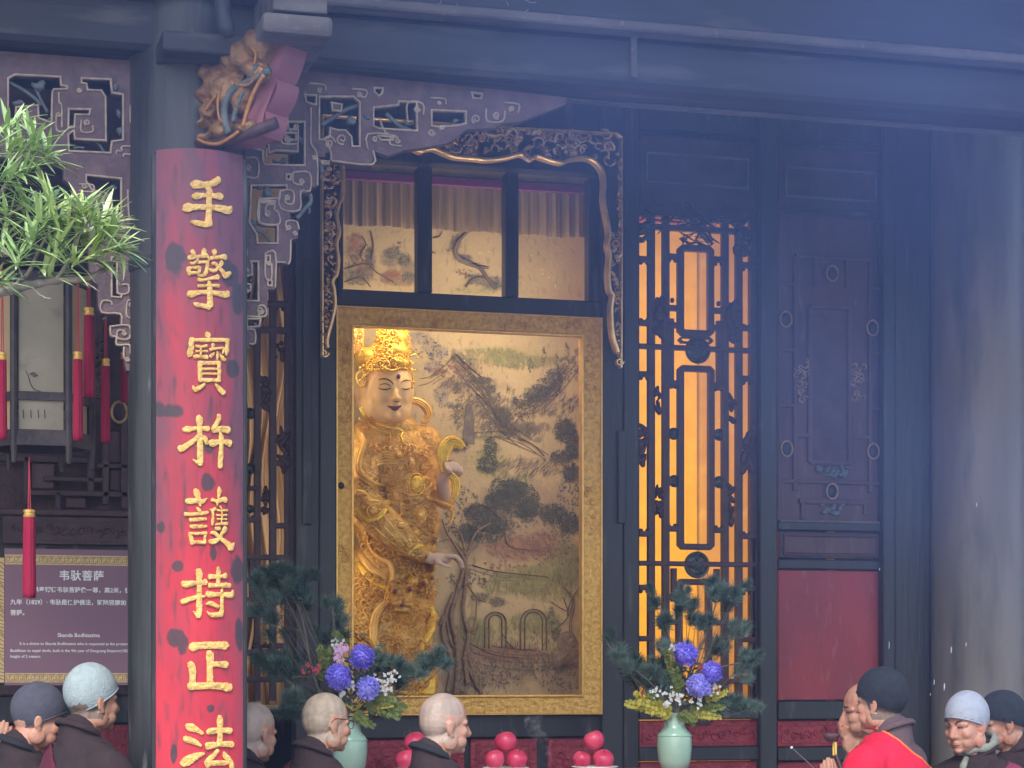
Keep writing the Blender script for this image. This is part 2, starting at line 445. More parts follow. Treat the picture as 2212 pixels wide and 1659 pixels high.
# ================================================================== ground, platform, roof
YC = -2.6
g = NB(); box(g, (-24, -34, -0.75), (24, 14, -0.70)); tag(obj("ground", g, m_ground), kind="structure")
g = NB(); box(g, (-9, -3.6, -0.70), (9, 4.5, 0.0)); tag(obj("floor", g, m_floor), kind="structure")

hall = thing("temple_hall", "dark timber temple hall front with carved doors and soot-blackened beams", "temple", (0, 0, 0))
def hp(name, bm, m, **k): return obj(name, bm, m, hall, **k)

# eave beams (read at column 1416)
zb0 = Q(0, 232, YC + .12, 1416).z; zb1 = Q(0, 85, YC - .16, 1416).z
b = NB(); bbox(b, (-7, YC - .16, zb0), (8, YC + .12, zb1), .02); hp("beam", b, m_beam)
b = NB(); bbox(b, (-7, YC + .06, zb0 - .012), (8, YC + .118, zb0 - .001), .004); hp("beam_moulding", b, m_beamdust)
b = NB()
for k in range(60):
    x = rng.uniform(.2, 2.6); z0 = zb1 + .035 + rng.random()**2*.22
    p = Vector((x, YC - .262, z0)); q = p + Vector((rng.uniform(-.05, .05), -.004, rng.uniform(-.03, .02)))
    tube(b, [p, (p+q)/2 + Vector((0, -.01, -.012)), q], .0009, 4)
cobw = b
b = NB(); bbox(b, (-7, YC - .26, zb1 + .02), (8, YC + .12, zb1 + .62), .02); hp("purlin", b, m_beam)
b = NB(); bbox(b, (-7, YC - .275, zb1 - .005), (8, YC - .17, zb1 + .035), .008); hp("purlin_lip", b, m_beamdust)
hp("cobweb", cobw, M("pale_cobweb", (.5, .46, .46), None, rough=.9), kind="stuff")
b = NB(); box(b, (-7, 1.30, 0), (8, 1.42, zb1 + 1.04)); hp("rear_wall", b, m_black)
for x_ in (-7.1, 8.0): b = NB(); box(b, (x_, -.1, 0), (x_ + .1, 1.42, zb1 + 1.04)); hp("end_wall", b, m_black)
b = NB(); box(b, (-7, .14, Q(0, 290, 0, 1012).z + .3), (8, .22, zb1 + 1.04)); hp("upper_wall", b, m_black)
# rafters and roof above
b = NB(); box(b, (-7, -4.3, zb1 + 1.05), (8, 2.2, zb1 + 1.15)); hp("ceiling_board", b, m_beam)
for i in range(26):
    b = NB(); x = -6.5 + i * .55; bbox(b, (x, -4.4, zb1 + .90), (x + .12, 2.0, zb1 + 1.04), .01); hp("rafter", b, m_beam)
b = NB()
box(b, (-7, -4.6, zb1 + 1.16), (8, 2.4, zb1 + 1.34)); hp("roof", b, m_roofm)
# crosspiece post on the beam
b = NB(); bbox(b, (Q(1332, 0, YC, 1336).x, YC - .185, zb0 + .03), (Q(1345, 0, YC, 1336).x, YC - .165, zb1), .004); hp("beam_batten", b, m_beamdust)

# columns
def column(u, Y, rpx, m, label):
    c = W(u, 1450, Y); r = rpx / FPX * depth(u, Y)
    b = NB(); n = 56
    lathe(b, [(r*1.0, .30), (r*1.005, 1.2), (r, 2.4), (r*.985, zb0 + .9)], n, (c.x, c.y, 0))
    o = hp("column", b, m, smooth=True, sharp=40, label=label)
    s = NB(); lathe(s, [(r*1.35, 0), (r*1.5, .08), (r*1.45, .2), (r*1.08, .30)], n, (c.x, c.y, 0)); hp("column_base", s, m_floor, smooth=True, sharp=40)
    return c, r
cA, rA = column(402, YC, 124, m_colgrey, "greyish worn round column behind the red couplet board")
cB, rB = column(2112, -.12, 101, m_colbrown, "brown lacquered round column with white paint flecks")
fl = NB()
for (u, v, w, h) in ((2110,1090,2,9),(1921,1394,2,16),(2040,1484,4,16),(2018,1474,3,12),(2106,1547,4,9),(2087,1392,2,8),(1900,1230,2,6),(2055,1404,3,14),(2010,1500,2,6)):
    if u > 2015:
        p = W(u, v, -.12); dx = p.x - cB.x; yy = cB.y - math.sqrt(max(rB*rB - dx*dx, .0001)) - .0015
        p = W(u, v, yy)
    else: p = W(u, v, -.066)
    s = depth(u, 0) / FPX
    ribbon(fl, [(p.x, p.z + h*s/2), (p.x + .001, p.z), (p.x - .001, p.z - h*s/2)], [w*s*.3, w*s*.7, w*s*.2], p.y, p.y + .004)
hp("paint_fleck", fl, m_white, kind="stuff")
ir = NB(); lathe(ir, [(rA*1.012, 0), (rA*1.02, .01), (rA*1.02, .035), (rA*1.012, .045)], 48, (cA.x, cA.y, W(290, 590, YC).z)); hp("iron_band", ir, m_black, smooth=True, sharp=40)

# ------------------------------------------------------------------ wall in plane Y = 0
def board(name, u0, v0, u1, v1, Y=-.02, th=.10, m=None, ur=None, bev=.006, **k):
    b = NB(); qbox(b, u0, v0, u1, v1, Y, th, ur, bev); return hp(name, b, m or m_black, **k)
def panel(name, u0, v0, u1, v1, m, Y=.01, ur=None, carve=None, parent=None, inset=.012):
    ur = (u0+u1)/2 if ur is None else ur
    b = NB(); qbox(b, u0, v0, u1, v1, Y, .03, ur, .003)
    o = obj(name, b, m, parent or hall)
    if carve:
        a = Q(u0, v1, Y, ur); c = Q(u1, v0, Y, ur)
        w, h = c.x - a.x, c.z - a.z; d = min(w, h) * .16
        f = NB(); r = .006
        ribbon(f, [(a.x+d, a.z+d), (c.x-d, a.z+d), (c.x-d, c.z-d), (a.x+d, c.z-d)], .007, Y - .006, Y + .004, closed=True)
        rr = random.Random(int(u0*7+v0)); n = max(4, int(w / .045))
        for i in range(n):
            cx = a.x + d*1.6 + (w - 3.2*d) * (i + .5) / n; cz = (a.z + c.z)/2 + rr.uniform(-1, 1) * h * .12
            R_ = h * .17 * rr.uniform(.7, 1.25); dr = rr.choice((-1, 1)); ph = rr.uniform(0, 6)
            pts = [(cx + R_*(1 - t*.8)*math.cos(ph + dr*t*5.2), cz + R_*(1 - t*.8)*math.sin(ph + dr*t*5.2)) for t in [q/11 for q in range(12)]]
            ribbon(f, pts, [.012*(1 - .6*q/11) for q in range(12)], Y - .004, Y + .004, ridge=.004)
        obj("relief", f, carve, parent or hall) if parent is None else obj("relief", f, carve, parent)
    return o
# uprights
board("post", 640, 200, 690, 2140, -.05, .14, m_post, 665); board("post", 691, 200, 727, 2140, -.06, .15, m_post, 710)
board("post", 1301, 200, 1346, 2140, -.06, .15, m_post, 1323); board("post", 1347, 200, 1380, 2140, -.04, .14, m_post, 1364)
board("post", 1643, 240, 1679, 2140, -.06, .15, m_post, 1660)
board("post", 1909, 240, 1934, 2140, -.05, .14, m_post, 1920); board("post", 1935, 240, 2010, 2140, -.06, .15, m_post, 1972)
b = NB(); qbox(b, 655, 560, 674, 1132, -.075, .02, 665, .003); hp("post_slot_strip", b, m_black)  # raised black strip; its colour stands for the dark inside of a slot
b = NB(); qbox(b, 1336, 930, 1352, 1130, -.085, .02, 1344, .003); hp("post_slot_strip", b, m_black)
# upper boards and frames
board("lintel", 640, 60, 1380, 359, .0, .10, m_black, 1010)
board("lintel", 1380, 100, 2100, 300, .0, .10, m_black, 1740)
board("upper_panel", 1381, 300, 1642, 470, .02, .05, m_plumdark, 1511); board("upper_panel", 1680, 300, 1908, 470, .02, .05, m_plumdark, 1794)
for (u0, v0, u1, v1) in ((1396, 338, 1614, 400), (1697, 368, 1890, 430)):
    ur = (u0+u1)/2; a = Q(u0, v1, .02, ur); c = Q(u1, v0, .02, ur)
    f = NB(); ribbon(f, [(a.x, a.z), (c.x, a.z), (c.x, c.z), (a.x, c.z)], .012, .008, .022, closed=True); hp("panel_moulding", f, m_beamdust)
for v in (312, 452):
    board("rail", 1681, v, 1908, v+10, -.01, .04, m_black, 1794)
board("back_panel", 1681, 300, 2012, 2140, .06, .03, m_black, 1800); board("back_panel", 2010, 240, 2330, 2140, .05, .05, m_black, 2100)
# centre bay grid
board("rail", 728, 637, 1300, 674, -.02, .10, m_black, 1012)
board("mullion", 903, 366, 934, 637, -.015, .09, m_black, 1012); board("mullion", 1093, 366, 1121, 637, -.015, .09, m_black, 1012)
board("jamb", 728, 366, 742, 637, -.012, .09, m_black, 1012); board("jamb", 1273, 366, 1300, 637, -.012, .09, m_black, 1012)
board("rail", 728, 1544, 1300, 1594, -.03, .12, m_black, 1012)
board("wainscot_board", 640, 1594, 1380, 2140, .03, .05, m_black, 1012)
for (u0, u1) in ((745, 877), (893, 1003), (1017, 1160), (1184, 1344)):
    panel("wainscot_panel", u0, 1596, u1, 1690, m_redcarve, .0, 1012, m_redcarve)
board("rail", 640, 1692, 1380, 1730, -.03, .10, m_black, 1012)
# right side below the lattice and the carved door
for (u0, u1, ur) in ((1381, 1642, 1511), (1680, 1908, 1794)):
    board("rail", u0, 1514, u1, 1554, -.03, .10, m_black, ur); board("rail", u0, 1613, u1, 1643, -.03, .10, m_black, ur)
    panel("wainscot_panel", u0, 1556, u1, 1612, m_redcarve, .0, ur, m_redcarve)
    panel("wainscot_panel", u0, 1645, u1, 1760, m_redcarve, .0, ur, m_redcarve)
    board("wainscot_board", u0, 1760, u1, 2140, .0, .05, m_black, ur)
# left bay: dark carved partition
board("back_panel", -120, 200, 300, 1125, .34, .03, m_plumdark, 200); 
board("rail", -120, 1100, 290, 1114, -.02, .08, m_plumdark, 140); panel("carved_panel", 6, 1116, 290, 1176, m_plumdark, .0, 140, m_plumdark)
board("wainscot_board", -120, 1125, 530, 2140, .05, .04, m_black, 200)
board("rail", -120, 1480, 530, 1502, -.05, .12, m_plumdark, 200); board("rail", -120, 1503, 530, 1562, -.04, .11, m_black, 200)
for (u0, u1) in ((-110, 140), (150, 282), (292, 520)): panel("wainscot_panel", u0, 1566, u1, 1655, m_redcarve, .0, 140, m_redcarve)
board("rail", -120, 1657, 530, 1680, -.04, .10, m_black, 200)
for (u0, v0, u1, v1) in ((-10,985,190,998),(60,1060,290,1072),(95,1030,222,1040),(210,1002,290,1012),(52,985,64,1090),(222,880,236,1090),(190,985,204,1062),(120,1062,132,1100),(262,850,276,1100),(160,700,172,985),(205,690,222,860)):
    board("partition_bar", u0, v0, u1, v1, .22, .05, m_plumdark, (u0+u1)/2, .004)
for (u0, v0, u1, v1) in ((66,1000,118,1056),(236,1014,262,1060),(140,1074,186,1098),(232,930,262,1000)):
    board("partition_block", u0, v0, u1, v1, .26, .04, m_door, (u0+u1)/2, .006)
s = depth(130, 0) / FPX
f = NB()
for k in range(46):   # carved flower strip beside the tassels
    p = W(210 + rng.uniform(-14, 14), rng.uniform(740, 850), .2); a0 = rng.uniform(0, 6.28)
    ribbon(f, [(p.x + .022*math.cos(a0 + t*.9)*(1 - t*.2), p.z + .022*math.sin(a0 + t*.9)*(1 - t*.2)) for t in range(4)], [.004, .012, .010, .003], .195, .235, ridge=.006)
hp("carved_flower", f, M("brown_carving", (.13,.085,.06), (.08,.05,.045), 20, .6, bump=.006), kind=None)
b = NB(); c = W(258, 890, .15)
for R_ in (.047,): 
    pts = [(c.x + R_*.82*math.cos(a), c.y, c.z + R_*1.12*math.sin(a)) for a in [2*PI*k/28 for k in range(29)]]
    tube(b, pts, .0075, 8)
hp("ring", b, m_bronze, smooth=True)

# ================================================================== fretwork corner boards under the beam
def fret(label, outer, holes, edges, Y, th, leaves, twigs):
    to = lambda l: [(W(u, v, Y).x, W(u, v, Y).z) for u, v in l]
    b = NB(); plate(b, [to(outer)] + [to(h) for h in holes], Y, Y + th)
    o = hp("fretwork_board", b, m_plum, label=label)
    s = depth(outer[0][0], Y) / FPX
    for h in holes: e = NB(); ribbon(e, to(h), .0075, Y - .005, Y + .012, ridge=.002, closed=True); obj("hole_edging", e, m_edge, o)
    for l in edges: e = NB(); ribbon(e, to(catmull(l, 3)) if len(l) > 2 else to(l), .0068, Y - .006, Y + .004, ridge=.002); obj("scroll_edging", e, m_edge, o)
    for (u, v, w, h, rot) in leaves:
        c = W(u, v, Y + th*.3); lf = NB()
        for k in range(16):
            a = rot + rng.uniform(-1.5, 1.5); q = c + Vector((rng.uniform(-.4, .4)*w*s, rng.uniform(-.02, .01), rng.uniform(-.4, .4)*h*s))
            L = rng.uniform(.35, .6)*min(w, h)*s
            ell(lf, q, (L, .012, L*.42), 8, 6, Matrix.Rotation(a, 3, 'Y'))
        obj_me("carved_leaf", fuse(lf, .010, 1), m_leafcarve, o, smooth=True)
    for l, r in twigs:
        pts = [W(u, v, Y + th*.35) for u, v in l]
        lf = NB(); tube(lf, [Vector(p) for p in catmull([tuple(p) for p in pts], 5)], r*s, 7); obj("carved_twig", lf, m_leafcarve, o, smooth=True)
    return o
def T1(l): return [(515.7 + x*.17857, 186.5 + y*.17857) for x, y in l]     # reading frames of the enlarged views
def T2(l): return [(515.7 + x*.2381, 362.1 + y*.2381) for x, y in l]
def T3(l): return [(x*.13889, 109.7 + y*.13889) for x, y in l]
def T4(l): return [(x*.13889, 603.5 + y*.13889) for x, y in l]
def spiral(u, v, r, turns=1.4, a0=0.0, d=1, n=12, sq=1.0):
    return [(u + r*(1 - .8*k/n)*math.cos(a0 + d*2*PI*turns*k/n), v + r*sq*(1 - .8*k/n)*math.sin(a0 + d*2*PI*turns*k/n)) for k in range(n+1)]
outerR = [(528,140),(660,150),(800,165),(1045,190),(1222,210),(1224,224),(1125,263),(1088,266),(1065,277),(1008,279),(990,296),(965,310),(920,318),(871,325),(838,337),(806,326)] + \
    T1([(1620,950),(1114,900),(1110,805),(1050,800),(1040,860),(965,850),(950,1210),(870,1215),(868,1290),(745,1290),(735,1500),(622,1510)]) + \
    T2([(470,470),(545,485),(535,640),(492,650),(470,660),(465,830),(448,880),(340,862),(330,1100),(266,1105),(262,1250),(235,1360),(205,1362),(150,1480),(148,1590),(98,1600),(96,1659),(52,1659)])
holesR = [T1([(800,100),(935,112),(932,222),(880,214),(815,190)]), T1([(1636,20),(1742,24),(1732,84),(1690,118),(1642,70)]), [(1018,200),(1041,203),(1039,214),(1022,212)], [(716,222),(738,226),(736,240),(718,238)], T1([(1000,905),(1090,910),(1080,940),(1010,935)]), T1([(1680,600),(1860,612),(1862,650),(1720,650)]), T1([(560,560),(690,566),(690,650),(575,640)]), T2([(200,300),(330,305),(326,322),(206,318)]), T2([(430,60),(470,62),(468,110),(432,108)]), T2([(250,800),(282,800),(282,860),(262,880),(250,870)]), T2([(262,1020),(300,1030),(298,1075),(264,1070)]), T1([(535,430),(795,430),(795,955),(560,955),(310,945),(290,900),(285,775),(145,742),(145,650),(350,640),(365,800),(450,775),(712,790),(716,530),(535,508)]),
    T1([(972,125),(1385,125),(1462,195),(1462,728),(1372,728),(1360,610),(1290,535),(1195,530),(1105,505),(1098,615),(1030,645),(972,645)]),
    T1([(1628,258),(1930,225),(1935,182),(2148,192),(2158,540),(1700,512),(1628,482)]),
    [(932,238),(1006,241),(1006,267),(985,272),(946,274),(932,272)],
    T2([(112,162),(432,162),(435,203),(374,214),(368,278),(186,284),(182,498),(232,516),(352,522),(352,688),(168,688),(160,600),(96,500)]),
    T2([(106,850),(176,852),(178,1210),(66,1208),(64,1122),(106,1112),(106,1060),(64,1052),(60,985),(120,972),(118,882)]),
    T2([(72,1372),(196,1372),(186,1440),(72,1448)])]
edgesR = [T1([(870,260),(868,520),(870,690),(930,790),(950,960),(950,1200)]), T1([(520,520),(515,640),(540,695),(710,700)]), T1([(80,870),(220,880),(225,1100),(75,1090)]),
    T1([(1560,770),(1560,580),(1890,600),(1895,660)]), T1([(1110,890),(1110,800),(1040,640),(1110,610),(1170,680)]), T1([(1120,900),(1615,948),(1620,780)]),
    T2([(490,40),(495,140),(580,158)]), T2([(500,42),(640,50),(645,210),(560,215),(552,385),(380,375),(372,220),(488,215),(490,325),(420,320),(420,250)]),
    T2([(180,285),(178,495),(360,515),(360,420),(320,380),(320,340),(248,345),(245,420),(270,455)]), T2([(430,575),(430,490),(520,490),(545,560)]),
    T2([(240,780),(330,775),(330,1090)]), T2([(240,780),(240,1000),(295,1010),(296,870)]), T2([(340,858),(425,860)]), T2([(180,1350),(178,1260),(235,1262),(238,1350),(55,1345)]),
    T2([(55,1470),(140,1475),(146,1590),(95,1600)]), T2([(470,655),(466,830),(448,878)]), T2([(55,740),(70,745),(68,810)])] + \
    [[(880,258),(880,222),(912,224),(914,248)],[(1050,235),(1052,262),(1085,262),(1090,240)],[(845,292),(842,312),(868,316)],[(668,180),(700,184),(702,196)],[(760,192),(790,196),(788,210),(770,208)],[(930,212),(960,214),(962,226)],[(1090,222),(1120,226),(1118,244)],[(820,258),(832,286),(860,300)],[(620,250),(624,280),(640,290)],[(560,318),(575,322),(574,340)]] + [spiral(900, 236, 7, 1.3, 0), spiral(1072, 250, 8, 1.4, 1), spiral(776, 203, 5, 1.2, 0), spiral(1105, 236, 6, 1.3, 2), spiral(690, 195, 5, 1.2, 1), spiral(858, 304, 6, 1.3, 0), spiral(640, 275, 6, 1.3, 2), spiral(948, 222, 4, 1.2, 0), spiral(621, 300, 8, 1.5, 0), spiral(711, 311, 9, 1.6, 1), spiral(738, 301, 12, 1.3, 1.2), spiral(651, 391, 6, 1.3, 0), spiral(620, 428, 6, 1.5, 2), spiral(578, 462, 7, 1.5, 1), spiral(623, 493, 6, 1.4, 2), spiral(637, 504, 5, 1.3, 0),
     spiral(531, 582, 6, 1.2, 0), spiral(531, 627, 6, 1.2, 0), spiral(562, 671, 8, 1.5, 0), spiral(580, 569, 5, 1.3, 0), spiral(537, 362, 6, 1.2, 1), spiral(810, 300, 6, 1.2, 1), spiral(1028, 258, 10, 1.4, 2), spiral(678, 340, 5, 1.2, 0), spiral(932, 287, 8, 1.4, 0), spiral(955, 276, 6, 1.2, 2)]
fret("right-hand fretwork bracket board with open scroll holes above the shrine", outerR, holesR, edgesR, YC - .03, .055,
    [(758,262,22,16,.3),(607,348,42,12,.1),(632,366,22,12,.5),(790,254,18,14,.2),(727,212,30,12,.2),(655,205,20,14,0),(575,420,26,20,1.2),(560,405,14,10,1),(545,484,20,12,.7),(820,324,30,9,.4),(880,268,26,10,-.4),(985,262,18,10,0),(662,410,8,30,1.4),(668,455,8,26,1.9),(552,702,12,8,.4),(540,606,14,7,.2)],
    [(T1([(700,600),(800,690),(900,800),(980,930),(1010,1050)]), 6), (T1([(1460,230),(1280,290),(1120,390),(1000,470)]), 5), (T1([(860,1300),(870,1400),(780,1500),(700,1600)]), 5), (T2([(110,490),(160,560),(230,600),(290,680)]), 4), (T1([(1780,330),(1950,480),(2100,540)]), 5)])
outerL = [(-40,108),(0,110),(301,132),(301,356),(299,603),(297,700),(297,790),(287,801),(274,801),(270,787),(267,748),(251,742),(250,728),(239,724),(237,703),(260,702),(260,681),(221,676),(212,663),(211,615),(194,603),(190,500),(160,480),(155,400),(137,387),(137,358),(100,350),(-40,335)]
holesL = [T3([(125,430),(230,370),(940,405),(952,535),(1050,560),(1040,595),(835,600),(815,640),(800,1120),(600,1050),(590,850),(250,880),(240,1060),(125,1075)]),
    T3([(1268,430),(1722,445),(1742,655),(1915,680),(1915,1388),(1740,1412),(1720,1590),(1070,1560),(1062,1300),(1150,1240),(1168,1372),(1648,1395),(1640,720),(1580,620),(1362,610),(1345,515),(1268,500)]),
    T3([(1068,905),(1405,912),(1388,995),(1170,992),(1155,1190),(1062,1200)]),
    [(186,378),(262,386),(262,467),(244,478),(241,430),(226,416),(200,412),(186,392)],
    [(241,556),(253,556),(253,606),(254,633),(263,637),(261,643),(241,641)]]
edgesL = [T3([(915,650),(920,800),(960,860),(960,1190)]), T3([(880,980),(880,1240),(1020,1250)]), T3([(1270,1080),(1265,1260),(1440,1260),(1440,1170)]), T3([(1810,1620),(1815,1560),(1890,1560),(1905,1490),(2160,1495)]), T3([(1920,1650),(1930,1610),(2040,1620)]),
    T4([(1830,20),(1835,215),(1990,215),(1995,90),(1890,85)]), T4([(1740,400),(1720,345),(1585,345),(1585,515),(1870,540),(1890,700)]), T4([(1725,735),(2005,720),(2010,920),(1835,920),(1835,800),(1940,800)]), T4([(1715,720),(1725,870),(1810,900),(1820,1020),(2010,1020),(2030,1150),(2065,1180),(2065,1420)]),
    T4([(1930,1050),(1925,1200),(1960,1250)]), T4([(2060,440),(2040,340),(1980,350),(1975,580),(2115,600)]), T3([(2030,850),(2030,1100),(2100,1280)]), [(276,410),(278,460),(283,475),(295,476)], [(171,398),(200,400),(200,415),(171,412)]] + \
    [spiral(170+18, 266, 7, 1.4, 2), spiral(171, 195, 5, 1.2, 0), spiral(182, 402, 6, 1.2, 0), spiral(268, 720, 5, 1.4, 0), spiral(275, 776, 5, 1.4, 0), spiral(283, 658, 5, 1.3, 1), spiral(126, 247, 5, 1.2, 0), spiral(52, 255, 8, 1.2, 0)]
fret("left-hand fretwork bracket board with square spiral behind the leafy branch", outerL, holesL, edgesL, YC - .03, .055,
    [(80,185,44,18,.3),(38,225,36,14,.2),(250,190,14,26,1),(256,245,10,22,1.3),(170,320,40,9,.1),(258,285,12,16,.5),(245,405,16,12,.6),(230,445,20,14,1),(226,690,12,9,.3)],
    [(T3([(130,490),(330,590),(520,720),(640,850)]), 4), (T3([(560,600),(640,770),(740,960)]), 3.5), (T3([(1480,1400),(1560,1480),(1620,1580)]), 3)])

# ================================================================== carved corbel beast and beam end
d = Vector((.64, -.77, 0)); nrm = Vector((-.77, -.64, 0))
o0 = D(432, 200, 8.28)
def CB(u, v, n):                                   # u,v of the broad face -> point, n = out of the face
    s = (u - 432) * (8.2/FPX) / .75
    return Vector((o0.x, o0.y, 0)) + d*s + nrm*n + Vector((0, 0, CAMZ + (HZ - v)/FPX*8.2))
corb = hp("corbel", (lambda b: (plate(b, [[((u-432)*(8.2/FPX)/.75, CAMZ + (HZ - v)/FPX*8.2) for u, v in
    [(450,160),(470,120),(520,92),(600,80),(618,84),(612,150),(592,188),(596,196),(570,258),(562,300),(520,312),(452,306),(440,288),(458,270),(452,240),(438,200)]]], 0.0, .11), b)[1])(NB()), m_pink, local=False)
corb.data.transform(Matrix(((d.x, -nrm.x, 0, o0.x), (d.y, -nrm.y, 0, o0.y), (0, 0, 1, 0), (0, 0, 0, 1))))
for p in corb.data.polygons: pass
b = NB()   # scalloped painted front strip, three lobes
for (pa, pb) in (((618,84),(592,188)), ((598,194),(572,256)), ((572,252),(560,304))):
    A, B_ = CB(*pa, .004), CB(*pb, .004)
    n_ = 9; fr = []; bk = []
    for k in range(n_+1):
        t = k/n_; q = A.lerp(B_, t) + d*(.016*math.sin(PI*t)**.7); fr.append(b.verts.new(q)); bk.append(b.verts.new(q - nrm*.125))
    for k in range(n_): b.faces.new((fr[k], fr[k+1], bk[k+1], bk[k]))
obj("corbel_scallop", b, m_pink, corb, smooth=True)
b = NB()
for (u, v, ru, rv, n_, rot) in ((520,130,44,40,.03,0),(560,110,34,30,.03,0),(500,200,40,46,.03,.2),(470,180,26,44,.02,.3),(462,240,20,26,.02,0),(490,285,36,24,.03,0),(540,288,26,18,.03,0),(585,120,18,40,.03,.4),(560,170,30,22,.03,.6),(535,225,16,40,.03,.5),(455,150,12,22,.02,.5),(446,200,10,20,.02,0),(448,262,12,12,.02,0),(600,100,16,20,.03,0),(450,292,16,8,.02,0)):
    c = CB(u, v, .0); rr_ = 8.2/FPX
    rt = Matrix.Rotation(math.atan2(d.y, d.x), 3, 'Z') @ Matrix.Rotation(rot, 3, 'Y')
    ell(b, c, (ru*rr_*1.2, .045 + n_, rv*rr_), 14, 10, rt)
me = fuse(b, .009, 3, .5)
for v in me.vertices:
    v.co += Vector((noise.noise(v.co*26), noise.noise(v.co*26 + Vector((9,0,0))), noise.noise(v.co*26 + Vector((0,9,0)))))*.012
obj_me("beast_carving", me, m_corbel, corb, smooth=True)
b = NB()
for l, w in (([(500,205),(495,232),(498,262),(508,276)],4),([(592,190),(575,216),(560,250),(548,292)],6),([(470,240),(480,226),(492,214)],4),([(452,300),(470,312),(500,318),(540,300)],5),([(530,196),(560,204),(590,176)],4),([(560,120),(575,140),(572,165)],4)):
    tube(b, [Vector(p) for p in catmull([tuple(CB(u, v, .062)) for u, v in l], 5)], w*8.2/FPX*.8, 7)
obj("gilt_whisker", b, m_corbel2, corb, smooth=True)
b = NB()
for l, w in (([(515,300),(505,250),(520,210),(560,196),(600,180)],11),([(545,215),(530,250),(524,275)],7),([(545,165),(565,175),(572,160)],8)):
    tube(b, [Vector(p) for p in catmull([tuple(CB(u, v, .052)) for u, v in l], 5)], w*8.2/FPX*.8, 8)
obj("dark_groove", b, m_leafcarve, corb, smooth=True)
b = NB(); A = W(432, 316, YC - .12); tube(b, [CB(428, 300, .03), CB(470, 314, .03), CB(560, 300, .03), CB(596, 284, .0)], .022, 10); obj("corbel_sill", b, m_plumdark, corb, smooth=True)
# cloud-shaped beam end above
def bend_box(u0, v0, u1, v1, z, thick, name, m, bev):
    a = D(u0, v1, z); c = D(u1, v0, z)
    b = NB(); bbox(b, (a.x, a.y - .02, a.z), (c.x, a.y + thick, c.z), bev, 2); return hp(name, b, m)
bend_box(566, 26, 727, 72, 7.9, .5, "beam_end", m_beamdust, .018)
bend_box(588, -60, 712, 24, 7.95, .45, "bearing_block", m_beamdust, .006)
bend_box(350, 66, 640, 110, 8.05, .4, "corbel_beam", m_beam, .01)
b = NB(); tube(b, [D(478, -30, 8.0), D(482, 30, 8.0), D(488, 60, 8.0), D(496, 78, 8.0)], [.03, .028, .034, .02], 10); hp("hanging_bud", b, m_beam, smooth=True)
